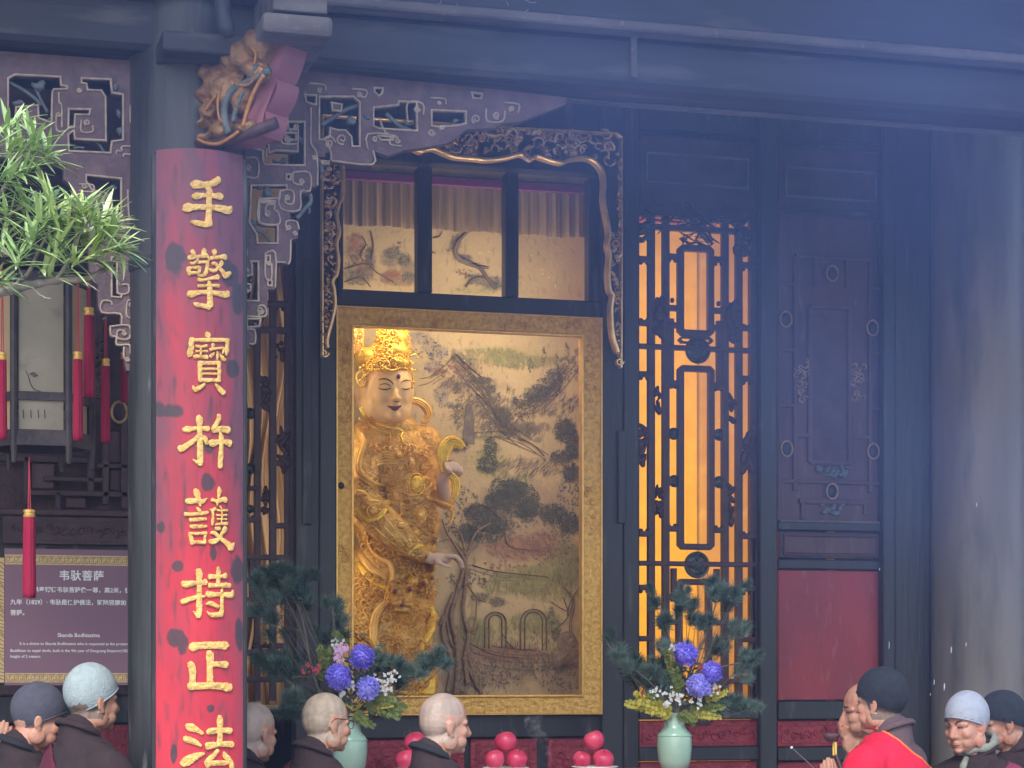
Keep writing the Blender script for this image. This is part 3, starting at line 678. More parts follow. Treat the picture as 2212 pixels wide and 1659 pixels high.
# ================================================================== red couplet board with raised gilt characters
YP = -2.93
xa, xb = W(340, 1000, YP).x, W(529, 1000, YP).x
xm = (xa + xb)/2; hw = (xb - xa)/2
bendP = lambda x: (x - xm)**2 / (2*.30)
def plaque_mat():
    m = M("red_couplet_lacquer", (.52,.028,.050), (.40,.022,.044), 7, .48, bump=.003, bscale=30, stretch=(1,1,.25))
    nt = m.node_tree; N = nt.nodes; L = nt.links; b = N["Principled BSDF"]
    src = b.inputs["Base Color"].links[0].from_socket
    tc = N.new("ShaderNodeTexCoord"); sp = N.new("ShaderNodeSeparateXYZ"); L.new(tc.outputs["Object"], sp.inputs[0])
    def mth(op, a, bb=None, c=None):
        n = N.new("ShaderNodeMath"); n.operation = op
        for i, s in enumerate((a, bb, c)):
            if s is None: continue
            if isinstance(s, (int, float)): n.inputs[i].default_value = s
            else: L.new(s, n.inputs[i])
        return n.outputs[0]
    def mixc(f, a, col):
        x = N.new("ShaderNodeMix"); x.data_type = 'RGBA'; L.new(f, x.inputs[0]); L.new(a, x.inputs[6]); x.inputs[7].default_value = (*col, 1); return x.outputs[2]
    def noisev(sc, st):
        mp = N.new("ShaderNodeMapping"); mp.inputs["Scale"].default_value = st; L.new(tc.outputs["Object"], mp.inputs[0])
        n = N.new("ShaderNodeTexNoise"); n.inputs["Scale"].default_value = sc; n.inputs["Detail"].default_value = 6; L.new(mp.outputs[0], n.inputs["Vector"]); return n.outputs[0]
    n1 = noisev(5, (1,1,.3)); n2 = noisev(16, (1,1,.35)); n3 = noisev(40, (1,1,.2)); n4 = noisev(24, (1,1,.7))
    # smoke-worn streaks; colour also goes dull plum up high and along both edges
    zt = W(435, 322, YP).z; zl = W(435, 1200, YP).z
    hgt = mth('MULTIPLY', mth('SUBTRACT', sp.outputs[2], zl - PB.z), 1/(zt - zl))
    plum_mix = mth('ADD', mth('MULTIPLY_ADD', hgt, .72, .16), mth('MULTIPLY', mth('SUBTRACT', n1, .5), 1.7))
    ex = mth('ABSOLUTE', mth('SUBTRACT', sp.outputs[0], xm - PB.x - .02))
    plum_mix = mth('ADD', plum_mix, mth('MULTIPLY', mth('POWER', mth('MULTIPLY', ex, 1/hw), 3), .62))
    plum_mix = mth('ADD', plum_mix, mth('MULTIPLY', mth('SUBTRACT', n2, .5), 1.0))
    cl = N.new("ShaderNodeClamp"); L.new(mth('MULTIPLY', plum_mix, .95), cl.inputs[0])
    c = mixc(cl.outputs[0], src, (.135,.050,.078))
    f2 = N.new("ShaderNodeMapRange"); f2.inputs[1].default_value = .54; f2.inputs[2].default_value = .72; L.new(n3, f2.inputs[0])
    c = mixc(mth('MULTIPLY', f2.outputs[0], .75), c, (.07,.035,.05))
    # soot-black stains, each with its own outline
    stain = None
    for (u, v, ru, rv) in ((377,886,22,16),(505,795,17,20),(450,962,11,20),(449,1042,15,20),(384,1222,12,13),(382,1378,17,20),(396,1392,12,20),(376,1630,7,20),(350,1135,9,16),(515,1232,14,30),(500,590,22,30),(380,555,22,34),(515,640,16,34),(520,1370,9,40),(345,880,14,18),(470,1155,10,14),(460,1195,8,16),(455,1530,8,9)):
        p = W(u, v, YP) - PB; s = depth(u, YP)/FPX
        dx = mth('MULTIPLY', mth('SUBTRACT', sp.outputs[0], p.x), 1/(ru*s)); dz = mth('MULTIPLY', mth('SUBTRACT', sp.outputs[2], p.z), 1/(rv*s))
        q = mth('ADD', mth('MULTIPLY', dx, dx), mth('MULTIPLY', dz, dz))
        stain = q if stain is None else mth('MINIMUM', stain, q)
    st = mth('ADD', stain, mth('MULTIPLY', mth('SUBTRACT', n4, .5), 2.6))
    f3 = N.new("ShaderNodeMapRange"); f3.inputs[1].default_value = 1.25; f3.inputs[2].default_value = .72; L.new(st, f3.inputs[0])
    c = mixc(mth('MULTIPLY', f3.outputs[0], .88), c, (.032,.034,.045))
    L.new(c, b.inputs["Base Color"])
    return m
PB = Vector((xm, YP, W(435, 1800, YP).z))
plq = thing("couplet_board", "tall red curved board with raised gold characters hung on the front column", "signboard", PB)
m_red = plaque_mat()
b = NB(); n = 20; zt = W(435, 321, YP).z; zb = PB.z
for side in (0, 1):
    pass
fr = []; bk = []
for k in range(n+1):
    x = xa + (xb - xa)*k/n; y = YP + bendP(x); ztop = zt - .006*((x - xm)/hw)**2
    fr.append((b.verts.new((x, y, zb)), b.verts.new((x, y, ztop)))); bk.append((b.verts.new((x, y + .03, zb)), b.verts.new((x, y + .03, ztop))))
for k in range(n):
    b.faces.new((fr[k][0], fr[k+1][0], fr[k+1][1], fr[k][1])); b.faces.new((bk[k][0], bk[k][1], bk[k+1][1], bk[k+1][0]))
    b.faces.new((fr[k][1], fr[k+1][1], bk[k+1][1], bk[k][1])); b.faces.new((fr[k][0], bk[k][0], bk[k+1][0], fr[k+1][0]))
for q in (0, n): b.faces.new((fr[q][0], fr[q][1], bk[q][1], bk[q][0]))
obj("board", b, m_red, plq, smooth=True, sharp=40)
b = NB(); a_, c_ = W(329, 1795, YP + .06), W(534, 324, YP + .06); bbox(b, (a_.x, YP + .055, PB.z), (c_.x, YP + .10, W(435, 326, YP).z), .008); obj("side_shade_board", b, m_black, plq)  # black board added to stand for the red board's dark side and shadow
def box4(x0, y0, x1, y1, w): return [[(x0,y0,w),(x0,y1,w)],[(x0,y0,w),(x1,y0,w)],[(x1,y0,w),(x1,y1,w)],[(x0,y1,w),(x1,y1,w)]]
CH = [
 (660, [[(735,370,90),(800,370,190),(900,370,175),(1000,385,130),(1080,400,110)],[(1040,370,120),(1180,350,130),(1290,290,150),(1345,235,120)],[(1080,390,110),(1130,520,130),(1120,640,120),(1120,900,125),(1110,1100,140),(1115,1210,170)],[(1170,1220,110),(1080,1240,125),(950,1230,125),(820,1200,110),(720,1178,40)],[(770,640,110),(850,625,145),(960,610,95),(1100,610,90),(1250,620,110),(1370,620,150),(1420,615,100)],[(580,920,110),(650,875,200),(780,865,130),(1000,865,115),(1200,870,115),(1400,890,150),(1550,915,180),(1620,840,70)]]),
 (950, [[(745,205,80),(790,260,85),(825,310,35)],[(1000,170,60),(1010,215,115),(970,290,45)],[(1225,190,90),(1240,240,115),(1225,310,40)],[(670,365,90),(740,350,105),(850,345,70),(960,330,85),(1080,310,95)],[(1090,330,60),(1130,425,30)],[(870,380,60),(860,430,65),(780,490,70),(710,468,40)],[(880,462,70),(1000,460,60),(1080,460,80),(1085,530,80),(1070,620,80),(1040,710,80),(980,750,65),(880,745,40)],[(650,570,55),(680,640,85),(700,730,65)],[(655,590,70),(800,575,70),(920,580,75)],[(915,570,70),(900,700,65)],[(690,700,75),(800,690,70),(910,690,65)],
   [(1160,368,85),(1260,355,80),(1400,335,95),(1490,335,135)],[(1195,490,80),(1260,485,70),(1340,565,75),(1420,650,90),(1490,730,130),(1600,668,80)],[(1385,430,60),(1400,470,95),(1330,570,65),(1250,640,75),(1160,632,70),(1125,595,30)],[(880,830,80),(970,850,70),(1100,830,60),(1220,800,80),(1325,780,105)],[(880,980,70),(980,980,65),(1120,970,60),(1250,965,65),(1340,975,75)],[(660,1150,90),(740,1150,150),(900,1120,95),(1100,1110,90),(1300,1130,110),(1460,1150,140),(1555,1130,140)],[(1120,885,70),(1135,980,120),(1135,1150,120),(1145,1300,130),(1140,1420,150)],[(1130,1440,120),(1000,1410,100),(870,1390,100),(785,1345,40)]]),
 (1290,[[(1060,120,80),(1100,165,125),(1120,220,60)],[(750,240,110),(740,330,115),(730,450,120),(705,570,125),(695,630,80)],[(770,280,80),(1000,275,85),(1250,270,85),(1520,265,85)],[(1540,245,100),(1530,400,90),(1525,500,90),(1505,585,55)],[(830,390,40),(870,415,60),(960,420,45),(1070,400,70)],[(940,420,45),(940,620,45)],[(830,515,50),(940,520,45),(1085,515,50)],[(790,640,80),(860,630,80),(940,640,65),(1080,640,90)],[(1215,365,90),(1195,440,55)],[(1140,490,65),(1210,468,60),(1330,450,50),(1450,450,60),(1445,510,55),(1425,560,30)],[(1240,550,25),(1190,600,75),(1145,640,70)],[(1310,525,45),(1310,620,60),(1305,700,35)],[(1360,565,25),(1400,630,75),(1450,690,80),(1500,680,35)],[(920,750,95),(920,900,95),(930,1100,95),(930,1170,95)],[(920,770,85),(1100,775,75),(1340,765,90)],[(1345,750,90),(1345,1000,80),(1340,1165,95)],[(930,905,55),(1345,900,50)],[(930,1012,50),(1345,1005,50)],[(920,1150,85),(1340,1150,85)],[(1025,1235,60),(930,1300,85),(820,1350,100),(765,1270,30)],[(1255,1225,40),(1320,1300,90),(1390,1370,110),(1450,1420,120)]]),
 (1600,[[(560,495,80),(640,500,145),(780,485,90),(920,480,80),(1060,485,115),(1110,490,120)],[(895,210,80),(910,290,155),(915,420,110),(920,600,110),(925,900,130),(930,1150,130),(930,1270,105)],[(930,1250,110),(850,1210,75),(765,1155,20)],[(900,640,100),(820,720,100),(700,810,110),(580,890,125),(485,925,150)],[(975,655,60),(1040,715,110),(1070,830,60)],[(1340,185,80),(1340,260,105),(1290,370,95),(1220,480,110)],[(1200,515,130),(1350,495,130),(1480,500,150),(1570,515,160)],[(1150,755,110),(1200,800,165),(1340,770,90),(1480,770,110),(1600,800,170)],[(1370,575,60),(1395,680,115),(1390,900,100),(1380,1100,110),(1365,1330,105)]]),
 (1900,[[(820,150,80),(855,230,145),(880,330,105),(920,440,90),(930,515,30)],[(625,405,95),(700,405,125),(850,400,105),(980,410,90),(1080,345,25)],[(1340,95,40),(1355,190,105),(1330,325,45)],[(1180,370,80),(1260,400,70),(1320,400,90),(1420,370,100),(1500,370,135)],[(1300,420,80),(1300,505,25)],[(850,550,40),(900,600,80),(930,640,60)],[(600,690,90),(800,690,70),(1000,670,80),(1100,650,60)],[(710,820,80),(880,805,85),(1060,798,55)],[(720,960,80),(880,960,85),(1065,955,55)],[(695,1090,55),(735,1220,90),(750,1345,65)],[(700,1112,65),(880,1115,60),(1060,1100,75)],[(1050,1095,70),(1030,1200,60),(1030,1325,60)],[(735,1315,75),(880,1300,80),(1040,1310,70)],[(1265,560,60),(1200,605,75),(1140,590,45)],[(1195,610,65),(1210,740,50),(1200,850,72),(1200,940,35)],[(1365,510,50),(1410,585,25)],[(1300,605,50),(1400,610,40),(1530,600,60)],[(1285,710,40),(1400,715,40),(1515,705,50)],[(1305,795,45),(1400,795,30),(1515,795,40)],[(1405,615,32),(1410,740,32),(1395,865,28)],[(1260,915,40),(1400,895,60),(1530,890,75)],[(1265,1000,75),(1365,1000,80)],[(1485,970,90),(1470,1035,105),(1410,1110,70),(1390,1200,60)],[(1160,1100,55),(1240,1100,90),(1340,1180,80),(1440,1260,90),(1560,1350,130),(1620,1415,130),(1685,1310,40)],[(1360,1220,55),(1250,1275,110),(1130,1290,90)]]),
 (2180,[[(885,350,110),(910,450,145),(905,620,110),(910,800,110),(905,1000,120),(905,1200,130),(900,1380,100)],[(900,1370,110),(840,1310,80),(775,1265,30)],[(545,620,80),(620,665,150),(800,640,100),(950,640,90),(1050,615,140)],[(530,1055,105),(640,1010,110),(800,960,95),(940,940,90),(1035,930,30)],[(1325,295,60),(1330,400,95),(1325,560,90),(1320,640,80)],[(1120,500,115),(1250,500,90),(1380,500,70),(1500,480,125)],[(1120,690,105),(1300,690,90),(1500,685,110),(1600,690,95)],[(1070,860,110),(1140,890,135),(1300,885,90),(1450,890,100),(1620,890,130),(1665,795,35)],[(1405,775,50),(1415,900,80),(1410,1050,80),(1410,1200,90),(1385,1300,110)],[(1420,1315,90),(1300,1330,110),(1160,1330,90),(1070,1255,20)],[(1055,1105,35),(1150,1085,105),(1250,1120,90),(1330,1160,80)]]),
 (2470,[[(720,420,170),(780,420,200),(900,400,150),(1100,390,150),(1300,390,150),(1490,395,180),(1560,400,70)],[(1110,520,90),(1140,620,175),(1140,800,140),(1140,1000,140),(1140,1190,140)],[(1150,800,110),(1300,800,110),(1470,810,150),(1530,810,130)],[(700,780,140),(750,870,160),(765,1050,130),(760,1220,140)],[(690,1290,170),(850,1280,150),(1100,1270,150),(1350,1280,150),(1550,1300,190),(1620,1250,70)]]),
 (2724,[[(640,740,110),(740,780,175),(860,830,110),(980,910,75)],[(590,1020,125),(700,1050,135),(830,1100,110),(940,1175,70)],[(1015,1345,55),(880,1385,130),(720,1460,190),(600,1540,200),(560,1600,140)],[(1365,525,90),(1365,650,145),(1365,800,110),(1365,950,110),(1355,1120,130)],[(1090,875,110),(1200,850,140),(1370,840,110),(1500,840,120),(1620,855,130)],[(1075,1180,170),(1200,1160,140),(1370,1140,110),(1550,1140,130),(1655,1150,130)],[(1320,1270,85),(1240,1370,100),(1130,1470,120),(1070,1560,150)],[(1060,1600,130),(1150,1560,120),(1300,1550,110),(1450,1550,110),(1550,1540,95)],[(1450,1320,60),(1490,1400,120),(1570,1480,120),(1620,1580,120),(1645,1700,100)]]),
]
k18 = .0992
for oy, strokes in CH:
    b = NB()
    for s_i, st in enumerate(strokes):
        pts = catmull(st, 5) if len(st) > 2 else [tuple(a + (c - a)*t/4 for a, c in zip(st[0], st[1])) for t in range(5)]
        # rounded ends
        p0, p1 = Vector(pts[0][:2]), Vector(pts[1][:2]); e = (p0 - p1).normalized()*pts[0][2]*.22; pts = [(p0.x + e.x, p0.y + e.y, pts[0][2]*.55)] + pts
        p0, p1 = Vector(pts[-1][:2]), Vector(pts[-2][:2]); e = (p0 - p1).normalized()*pts[-1][2]*.22; pts = pts + [(p0.x + e.x, p0.y + e.y, pts[-1][2]*.55)]
        q = []; ws = []
        for (x, y, w) in pts:
            w = w*(1 + .16*noise.noise(Vector((x*.03, y*.03, s_i)))); x += 7*noise.noise(Vector((x*.025, y*.025, 5))); y += 7*noise.noise(Vector((x*.025, y*.025, 9)))
            p = W(340.1 + x*k18, oy/1.8228 + y*k18, YP); q.append((p.x, p.z)); ws.append(w*k18*depth(435, YP)/FPX)
        ribbon(b, q, ws, YP - .006 - .0006*s_i % .003, YP + .002, ridge=.002, bend=bendP)
    obj("character", b, m_plaque_gold, plq)

# ================================================================== gilt carved canopy round the shrine opening
YG = -.13
cpy = thing("carved_canopy", "gilded openwork carved canopy with wavy edge hanging round the shrine opening", "carving", W(1010, 780, YG))
inner_top = [(871,324),(889,322),(906,329),(918,324),(935,323),(957,332),(975,339),(993,342),(1020,344),(1045,347),(1069,346),(1097,341),(1121,335),(1134,339),(1145,345),(1157,339),(1182,347),(1209,353),(1222,349),(1234,345),(1261,343),(1282,351),(1297,370),(1302,394),(1301,434),(1307,470),(1313,507),(1310,531),(1314,552),(1311,592),(1314,628),(1321,641),(1317,668),(1320,720),(1326,745),(1332,762)]
inner_left = [(716,325),(735,345),(740,381),(738,424),(730,445),(726,469),(731,503),(725,529),(729,564),(725,595),(716,610),(720,629),(722,660),(716,691),(705,733),(706,753)]
inner_mid = [(871,324),(830,326),(800,330),(765,328),(735,345)]
outer = [(696,770),(695,500),(695,366),(697,250),(1090,277),(1330,290),(1341,298),(1341,500),(1340,795)]
to3 = lambda l, dy=0.0: [W(u, v, YG + dy) for u, v in l]
s0 = depth(1010, YG)/FPX
for l, w in ((inner_top, 9), (inner_left, 7.5), (inner_mid, 8)):
    b = NB(); q = [(p.x, p.z) for p in to3(catmull(l, 4))]; ribbon(b, q, w*s0, YG - .03, YG + .02, ridge=.012); obj("wavy_edge", b, m_giltline, cpy)
b = NB(); ribbon(b, [(p.x, p.z) for p in to3(outer)], 4.5*s0, YG - .02, YG + .02, ridge=.006)
for (u, v, r_) in ((1336,782,9),(700,764,9)): ribbon(b, [(p.x, p.z) for p in to3(spiral(u, v, r_, 1.2, 0))], 4*s0, YG - .02, YG + .01, ridge=.006)
obj("outer_moulding", b, m_giltline, cpy)
def strip_fill(nm, poly_fn, n, rr):
    b = NB()
    for i in range(n):
        u, v, w = poly_fn(rr)
        c = W(u, v, YG + rr.uniform(-.02, .015)); R_ = w*s0*rr.uniform(.7, 1.35); ph = rr.uniform(0, 6.28); dr = rr.choice((-1, 1))
        k = rr.random()
        if k < .55:
            pts = [c + Vector((R_*(1 - .75*t/9)*math.cos(ph + dr*t*.55), -.018*math.sin(t*.35), R_*(1 - .75*t/9)*math.sin(ph + dr*t*.55))) for t in range(10)]
            tube(b, pts, [R_*.26*(1 - .5*t/9) for t in range(10)], 6)
        elif k < .9:
            for q in range(3):
                a = ph + q*.5; e = c + Vector((math.cos(a), 0, math.sin(a)))*R_*.7
                ell(b, (c + e)/2 + Vector((0, -.008, 0)), (R_*.6, .014, R_*.24), 8, 5, Matrix.Rotation(-a, 3, 'Y'))
        else: ell(b, c + Vector((0, -.01, 0)), R_*.28, 8, 6)
    return obj(nm, b, m_gilt, cpy, smooth=True, kind="stuff")
rr = random.Random(5)
def itop(u):
    for a, c in zip(inner_top, inner_top[1:]):
        if a[0] <= u <= c[0]: return a[1] + (c[1]-a[1])*(u-a[0])/max(c[0]-a[0], .01)
    return 350
def lerp_poly(l, v):
    for a, c in zip(l, l[1:]):
        if a[1] <= v <= c[1]: return a[0] + (c[0]-a[0])*(v-a[1])/max(c[1]-a[1], .01)
    return l[-1][0]
def f_top(r):
    u = r.uniform(905, 1330); t = 268 + (u - 1000)*.048 + 6; bo = min(itop(u), 352) - 5
    if u < 1080: t += (1080 - u)*.12
    return u, r.uniform(t, max(bo, t+4)), r.uniform(9, 17)
def f_right(r):
    v = r.uniform(345, 770); a = lerp_poly(inner_top[26:], max(v, 371)) + 6; c = 1337; return r.uniform(a, c), v, min(14, max(6, (c - a)*.45))
def f_left(r):
    v = r.uniform(355, 745); c = lerp_poly(inner_left, v) - 6; return r.uniform(699, max(c, 701)), v, min(14, max(6, (c - 699)*.4))
strip_fill("scroll_carving", f_top, 150, rr); strip_fill("scroll_carving", f_right, 110, rr); strip_fill("scroll_carving", f_left, 110, rr)
b = NB(); tube(b, to3([(1045,283),(1055,291),(1070,293),(1085,288)], -.05), [.004,.012,.012,.004], 7); obj("gilt_crest", b, m_giltline, cpy, smooth=True)

# ================================================================== gold-leaf frame of the shrine window
YF = -.06
frm = thing("shrine_frame", "wide gold leaf frame with crinkled surface round the statue window", "frame", Q(1012, 1543, YF, 1012))
def fq(u, v): p = Q(u, v, YF, 1012); return (p.x, p.z)
U0, U1, U2, U3 = 728, 762, 1257, 1299; V0, V1, V2, V3 = 675, 716, 1503, 1543
for loop in ([(U0,V0),(U3,V0),(U2,V1),(U1,V1)], [(U3,V0),(U3,V3),(U2,V2),(U2,V1)], [(U3,V3),(U0,V3),(U1,V2),(U2,V2)], [(U0,V3),(U0,V0),(U1,V1),(U1,V2)]):
    b = NB(); plate(b, [[fq(u, v) for u, v in loop]], YF, YF + .055); obj("frame_rail", b, m_frame, frm)
b = NB(); ribbon(b, [fq(U1-1, V1-1), fq(U2+1, V1-1), fq(U2+1, V2+1), fq(U1-1, V2+1)], .012, YF - .010, YF + .03, ridge=.004, closed=True); obj("inner_moulding", b, m_frame_edge, frm)
b = NB(); ribbon(b, [fq(U0, V0), fq(U3, V0), fq(U3, V3), fq(U0, V3)], .010, YF - .008, YF + .02, ridge=.003, closed=True); obj("outer_moulding", b, m_frame_edge, frm)
b = NB()
for (u, v, w) in ((845,697,50),(1120,698,52),(940,700,26),(1236,700,24),(745,765,14),(745,900,16),(1277,820,14),(1277,1100,14),(745,1200,14)):
    for k in range(7):
        pu, pv = u + rng.uniform(-w, w)*(.7 if w > 20 else .6), v + (rng.uniform(-9, 9) if w > 20 else rng.uniform(-46, 46))
        q = [(p.x, p.z) for p in [W(a, c, YF) for a, c in spiral(pu, pv, rng.uniform(5, 10), rng.uniform(.6, 1.2), rng.uniform(0, 6), rng.choice((-1, 1)), 9)]]
        ribbon(b, q, .007, YF - .004, YF + .004, ridge=.004)
obj("cloud_relief", b, m_frame, frm, kind="stuff")
b = NB(); p = W(737, 1049, YF); ell(b, p, (.016, .012, .018), 10, 8); obj("nail_head", b, m_lat, frm, smooth=True)

# ================================================================== shrine interior: walls, mural, cloth valance, lamps and added fill lights
YM = .66
def inner(name, a, c, m): b = NB(); box(b, a, c); return hp(name, b, m)
xl, xr = W(500, 0, .2).x, W(1340, 0, .2).x; zt_ = Q(0, 330, 0, 1012).z + .25; zf = Q(0, 1503, YF, 1012).z - .05
m_inner = M("shrine_inner_wall", (.30,.21,.13), (.22,.16,.10), 4, .8)
inner("inner_wall", (xr, .12, zf - .3), (xr + .06, YM + .3, zt_), m_inner)
inner("inner_wall", (xl - .1, .12, zf - .3), (xl - .04, YM + .3, zt_), m_inner)
inner("inner_ceiling", (xl - .1, .10, zt_), (xr + .06, YM + .3, zt_ + .06), m_black)
inner("inner_floor", (xl - .1, .10, zf - .02), (xr + .06, YM + .3, zf), m_intdrape)
mur = thing("mural", "painted landscape wall with gorge, pagoda, pines and cave doors behind the golden statue", "mural", W(1010, 1503, YM))
b = NB(); box(b, (xl, YM, zf), (xr, YM + .04, zt_)); obj("painted_wall", b, m_mural, mur)
def paint_on(m, groups, base):          # brushed washes of pigment with ragged edges
    nt = m.node_tree; N = nt.nodes; L = nt.links; bs = N["Principled BSDF"]; src = bs.inputs["Base Color"].links[0].from_socket
    tc = N.new("ShaderNodeTexCoord"); sp = N.new("ShaderNodeSeparateXYZ"); L.new(tc.outputs["Object"], sp.inputs[0])
    def mth(op, a, bb, c=None):
        n = N.new("ShaderNodeMath"); n.operation = op
        for i, s in enumerate((a, bb, c)):
            if s is None: continue
            if isinstance(s, (int, float)): n.inputs[i].default_value = s
            else: L.new(s, n.inputs[i])
        return n.outputs[0]
    def nz(sc, st):
        mp = N.new("ShaderNodeMapping"); mp.inputs["Scale"].default_value = st; L.new(tc.outputs["Object"], mp.inputs[0])
        n = N.new("ShaderNodeTexNoise"); n.inputs["Scale"].default_value = sc; n.inputs["Detail"].default_value = 8; n.inputs["Roughness"].default_value = .7; L.new(mp.outputs[0], n.inputs["Vector"]); return n.outputs[0]
    for col, spots, amt, sc, st, rag in groups:
        q = None
        for (u, v, ru, rv) in spots:
            p = W(u, v, YM) - base; s = depth(u, YM)/FPX
            dx = mth('MULTIPLY', mth('SUBTRACT', sp.outputs[0], p.x), 1/(ru*s)); dz = mth('MULTIPLY', mth('SUBTRACT', sp.outputs[2], p.z), 1/(rv*s))
            d2 = mth('MULTIPLY_ADD', dx, dx, mth('MULTIPLY', dz, dz)); q = d2 if q is None else mth('MINIMUM', q, d2)
        f = N.new("ShaderNodeMapRange"); f.interpolation_type = 'SMOOTHSTEP'; f.inputs[1].default_value = 1.35; f.inputs[2].default_value = .25; L.new(mth('MULTIPLY_ADD', mth('SUBTRACT', nz(sc, st), .5), rag, q), f.inputs[0])
        x = N.new("ShaderNodeMix"); x.data_type = 'RGBA'; L.new(mth('MULTIPLY', f.outputs[0], amt), x.inputs[0]); L.new(src, x.inputs[6]); x.inputs[7].default_value = (*col, 1); src = x.outputs[2]
    L.new(src, bs.inputs["Base Color"])
def path_spots(pts, n, ru, rv, j=6):
    rr = random.Random(n); l = catmull(pts, 8); return [(l[int(i*(len(l)-1)/(n-1))][0] + rr.uniform(-j, j), l[int(i*(len(l)-1)/(n-1))][1] + rr.uniform(-j, j), ru*rr.uniform(.6, 1.3), rv*rr.uniform(.6, 1.3)) for i in range(n)]
ridges = path_spots([(985,765),(1010,795),(1040,835),(1070,880),(1105,925),(1160,955)], 14, 9, 12) + path_spots([(1085,905),(1120,872),(1165,850),(1205,815),(1245,765)], 14, 10, 16)
paint_on(m_mural, [
    ((.16,.13,.10), ridges, .7, 34, (1,1,.5), 4.6),
    ((.17,.12,.10), [(765,535,22,30),(790,585,24,26),(850,600,30,18),(840,560,20,20),(880,580,18,26)], .6, 24, (1,1,1), 3.6),
    ((.34,.15,.11), [(770,520,16,18),(850,592,20,12),(878,612,16,8)], .6, 26, (1,1,1), 3.2),
    ((.38,.34,.16), [(860,550,20,10),(1020,626,50,10),(1075,622,30,10),(900,610,14,10)], .6, 26, (1,1,1), 3.2),
    ((.24,.17,.125), [(1120,1170,140,60),(1180,1240,90,40),(1060,1440,160,60),(1210,1450,60,60),(1130,1090,110,60),(1020,830,80,16)], .5, 9, (1,1,1), 3.6),
    ((.40,.34,.15), [(1130,770,110,22),(1060,1000,50,40),(1180,1250,90,46),(1080,1360,120,26),(1210,1200,40,50)], .6, 9, (1,1,2), 3.0),
    ((.30,.15,.11), [(1120,1185,80,30),(1180,1180,50,36),(1090,1415,110,20)], .6, 8, (1,1,2), 3.0),
    ((.085,.085,.070), [(1060,970,16,28),(1054,1005,26,20),(1080,1085,40,26),(1040,1112,42,24),(1110,1062,30,30),(1142,1100,30,26),(1070,1135,40,24),(1010,1150,24,24),(1222,930,28,30),(1240,965,22,34),(1212,990,30,16),(1235,1022,22,24),(1195,1112,36,24),(1232,1132,28,26),(985,962,30,16),(955,1012,22,12)], .80, 46, (1,1,1), 4.6),
    ((.11,.10,.085), [(1165,852,30,22),(1200,822,24,28),(1086,902,26,24),(1060,842,16,12),(1040,822,30,9),(1100,932,30,12),(1005,790,30,30),(1140,925,60,16)], .65, 44, (1,1,.5), 4.6),
    ((.10,.11,.16), [(955,852,20,24),(975,876,24,8),(936,792,22,16),(946,762,26,18),(905,730,28,16),(930,748,22,16)], .4, 40, (1,1,1), 4.0),
    ((.12,.115,.10), [(1190,1335,12,24),(1200,1362,14,28),(1240,1424,28,12),(1215,1434,24,18),(985,1500,30,14),(1075,1300,22,12),(1040,1290,24,12),(985,525,14,18),(1000,558,24,10),(1030,604,24,14),(1065,612,26,16),(850,548,22,14),(872,560,20,16),(885,600,16,14),(770,595,34,22),(800,560,12,30)], .70, 44, (1,1,1), 4.4),
    ], BASE[mur.name])
sm = depth(1010, YM)/FPX
def wash(nm, m, spots, n, sz, dy=-.004, asp=.45, rotr=3.1, rot0=0.0):
    if m is not m_white: n, sz = n*1.5, sz*.55      # brush-mark sized flakes of paint, raised a few mm
    bm_ = NB(); rr = random.Random(len(spots)*31 + n)
    for (u, v, ru, rv) in spots:
        for k in range(int(n*ru*rv/400)+3):
            a = rr.uniform(0, 6.28); q = math.sqrt(rr.random())
            c = W(u + ru*q*math.cos(a), v + rv*q*math.sin(a), YM + dy - rr.uniform(0, .004)); L_ = sz*sm*rr.uniform(.5, 1.3); an = rot0 + rr.uniform(-rotr, rotr)
            e1 = Vector((math.cos(an), 0, math.sin(an)))*L_; e2 = Vector((-math.sin(an), 0, math.cos(an)))*L_*asp
            f = [bm_.verts.new(c + e1), bm_.verts.new(c + e2), bm_.verts.new(c - e1), bm_.verts.new(c - e2)]
            bm_.faces.new(f)
    return obj(nm, bm_, m, mur, kind="stuff")
def lines(nm, m, ls, w, dy=-.006, relief=.006):
    for l in ls:
        ww = w; b = NB()
        if isinstance(l, tuple): l, ww = l
        ww *= .75
        q = [(p.x, p.z) for p in [W(u, v, YM) for u, v in (catmull(l, 4) if len(l) > 2 else l)]]
        ribbon(b, q, [ww*sm*(.6 + .4*math.sin(PI*(i+.5)/len(q))) for i in range(len(q))], YM + dy, YM + .002, ridge=relief)
        obj(nm, b, m, mur)
wash("painted_wash", m_mgreen, [(1060,765,70,14),(1120,780,60,16),(1190,1240,60,30),(1230,1215,30,40),(1150,1270,50,18),(1020,1360,40,24),(1160,1345,50,22),(1190,1400,50,14),(1055,945,30,12),(1110,1035,40,14),(1060,990,30,40)], 26, 7, -.003)
wash("painted_wash", m_mgrey, [(1020,830,46,8),(1045,860,40,10),(1075,905,34,14),(1000,1110,40,60),(1060,1130,60,50),(1130,1100,50,40),(1190,1180,46,50),(1230,1080,26,60),(1130,1430,90,30),(1060,1470,70,20),(1210,1470,50,24),(1025,1250,60,20),(990,870,12,40)], 18, 7, -.003)
wash("painted_wash", m_mred, [(1110,1185,60,24),(1170,1175,40,26),(1090,1220,50,10),(1110,1410,70,14),(985,800,60,14)], 14, 8, -.003)
wash("painted_wash", m_mblue, [(955,850,16,22),(970,875,22,8),(935,790,20,14),(945,760,24,16),(940,1010,30,8)], 14, 5, -.004)
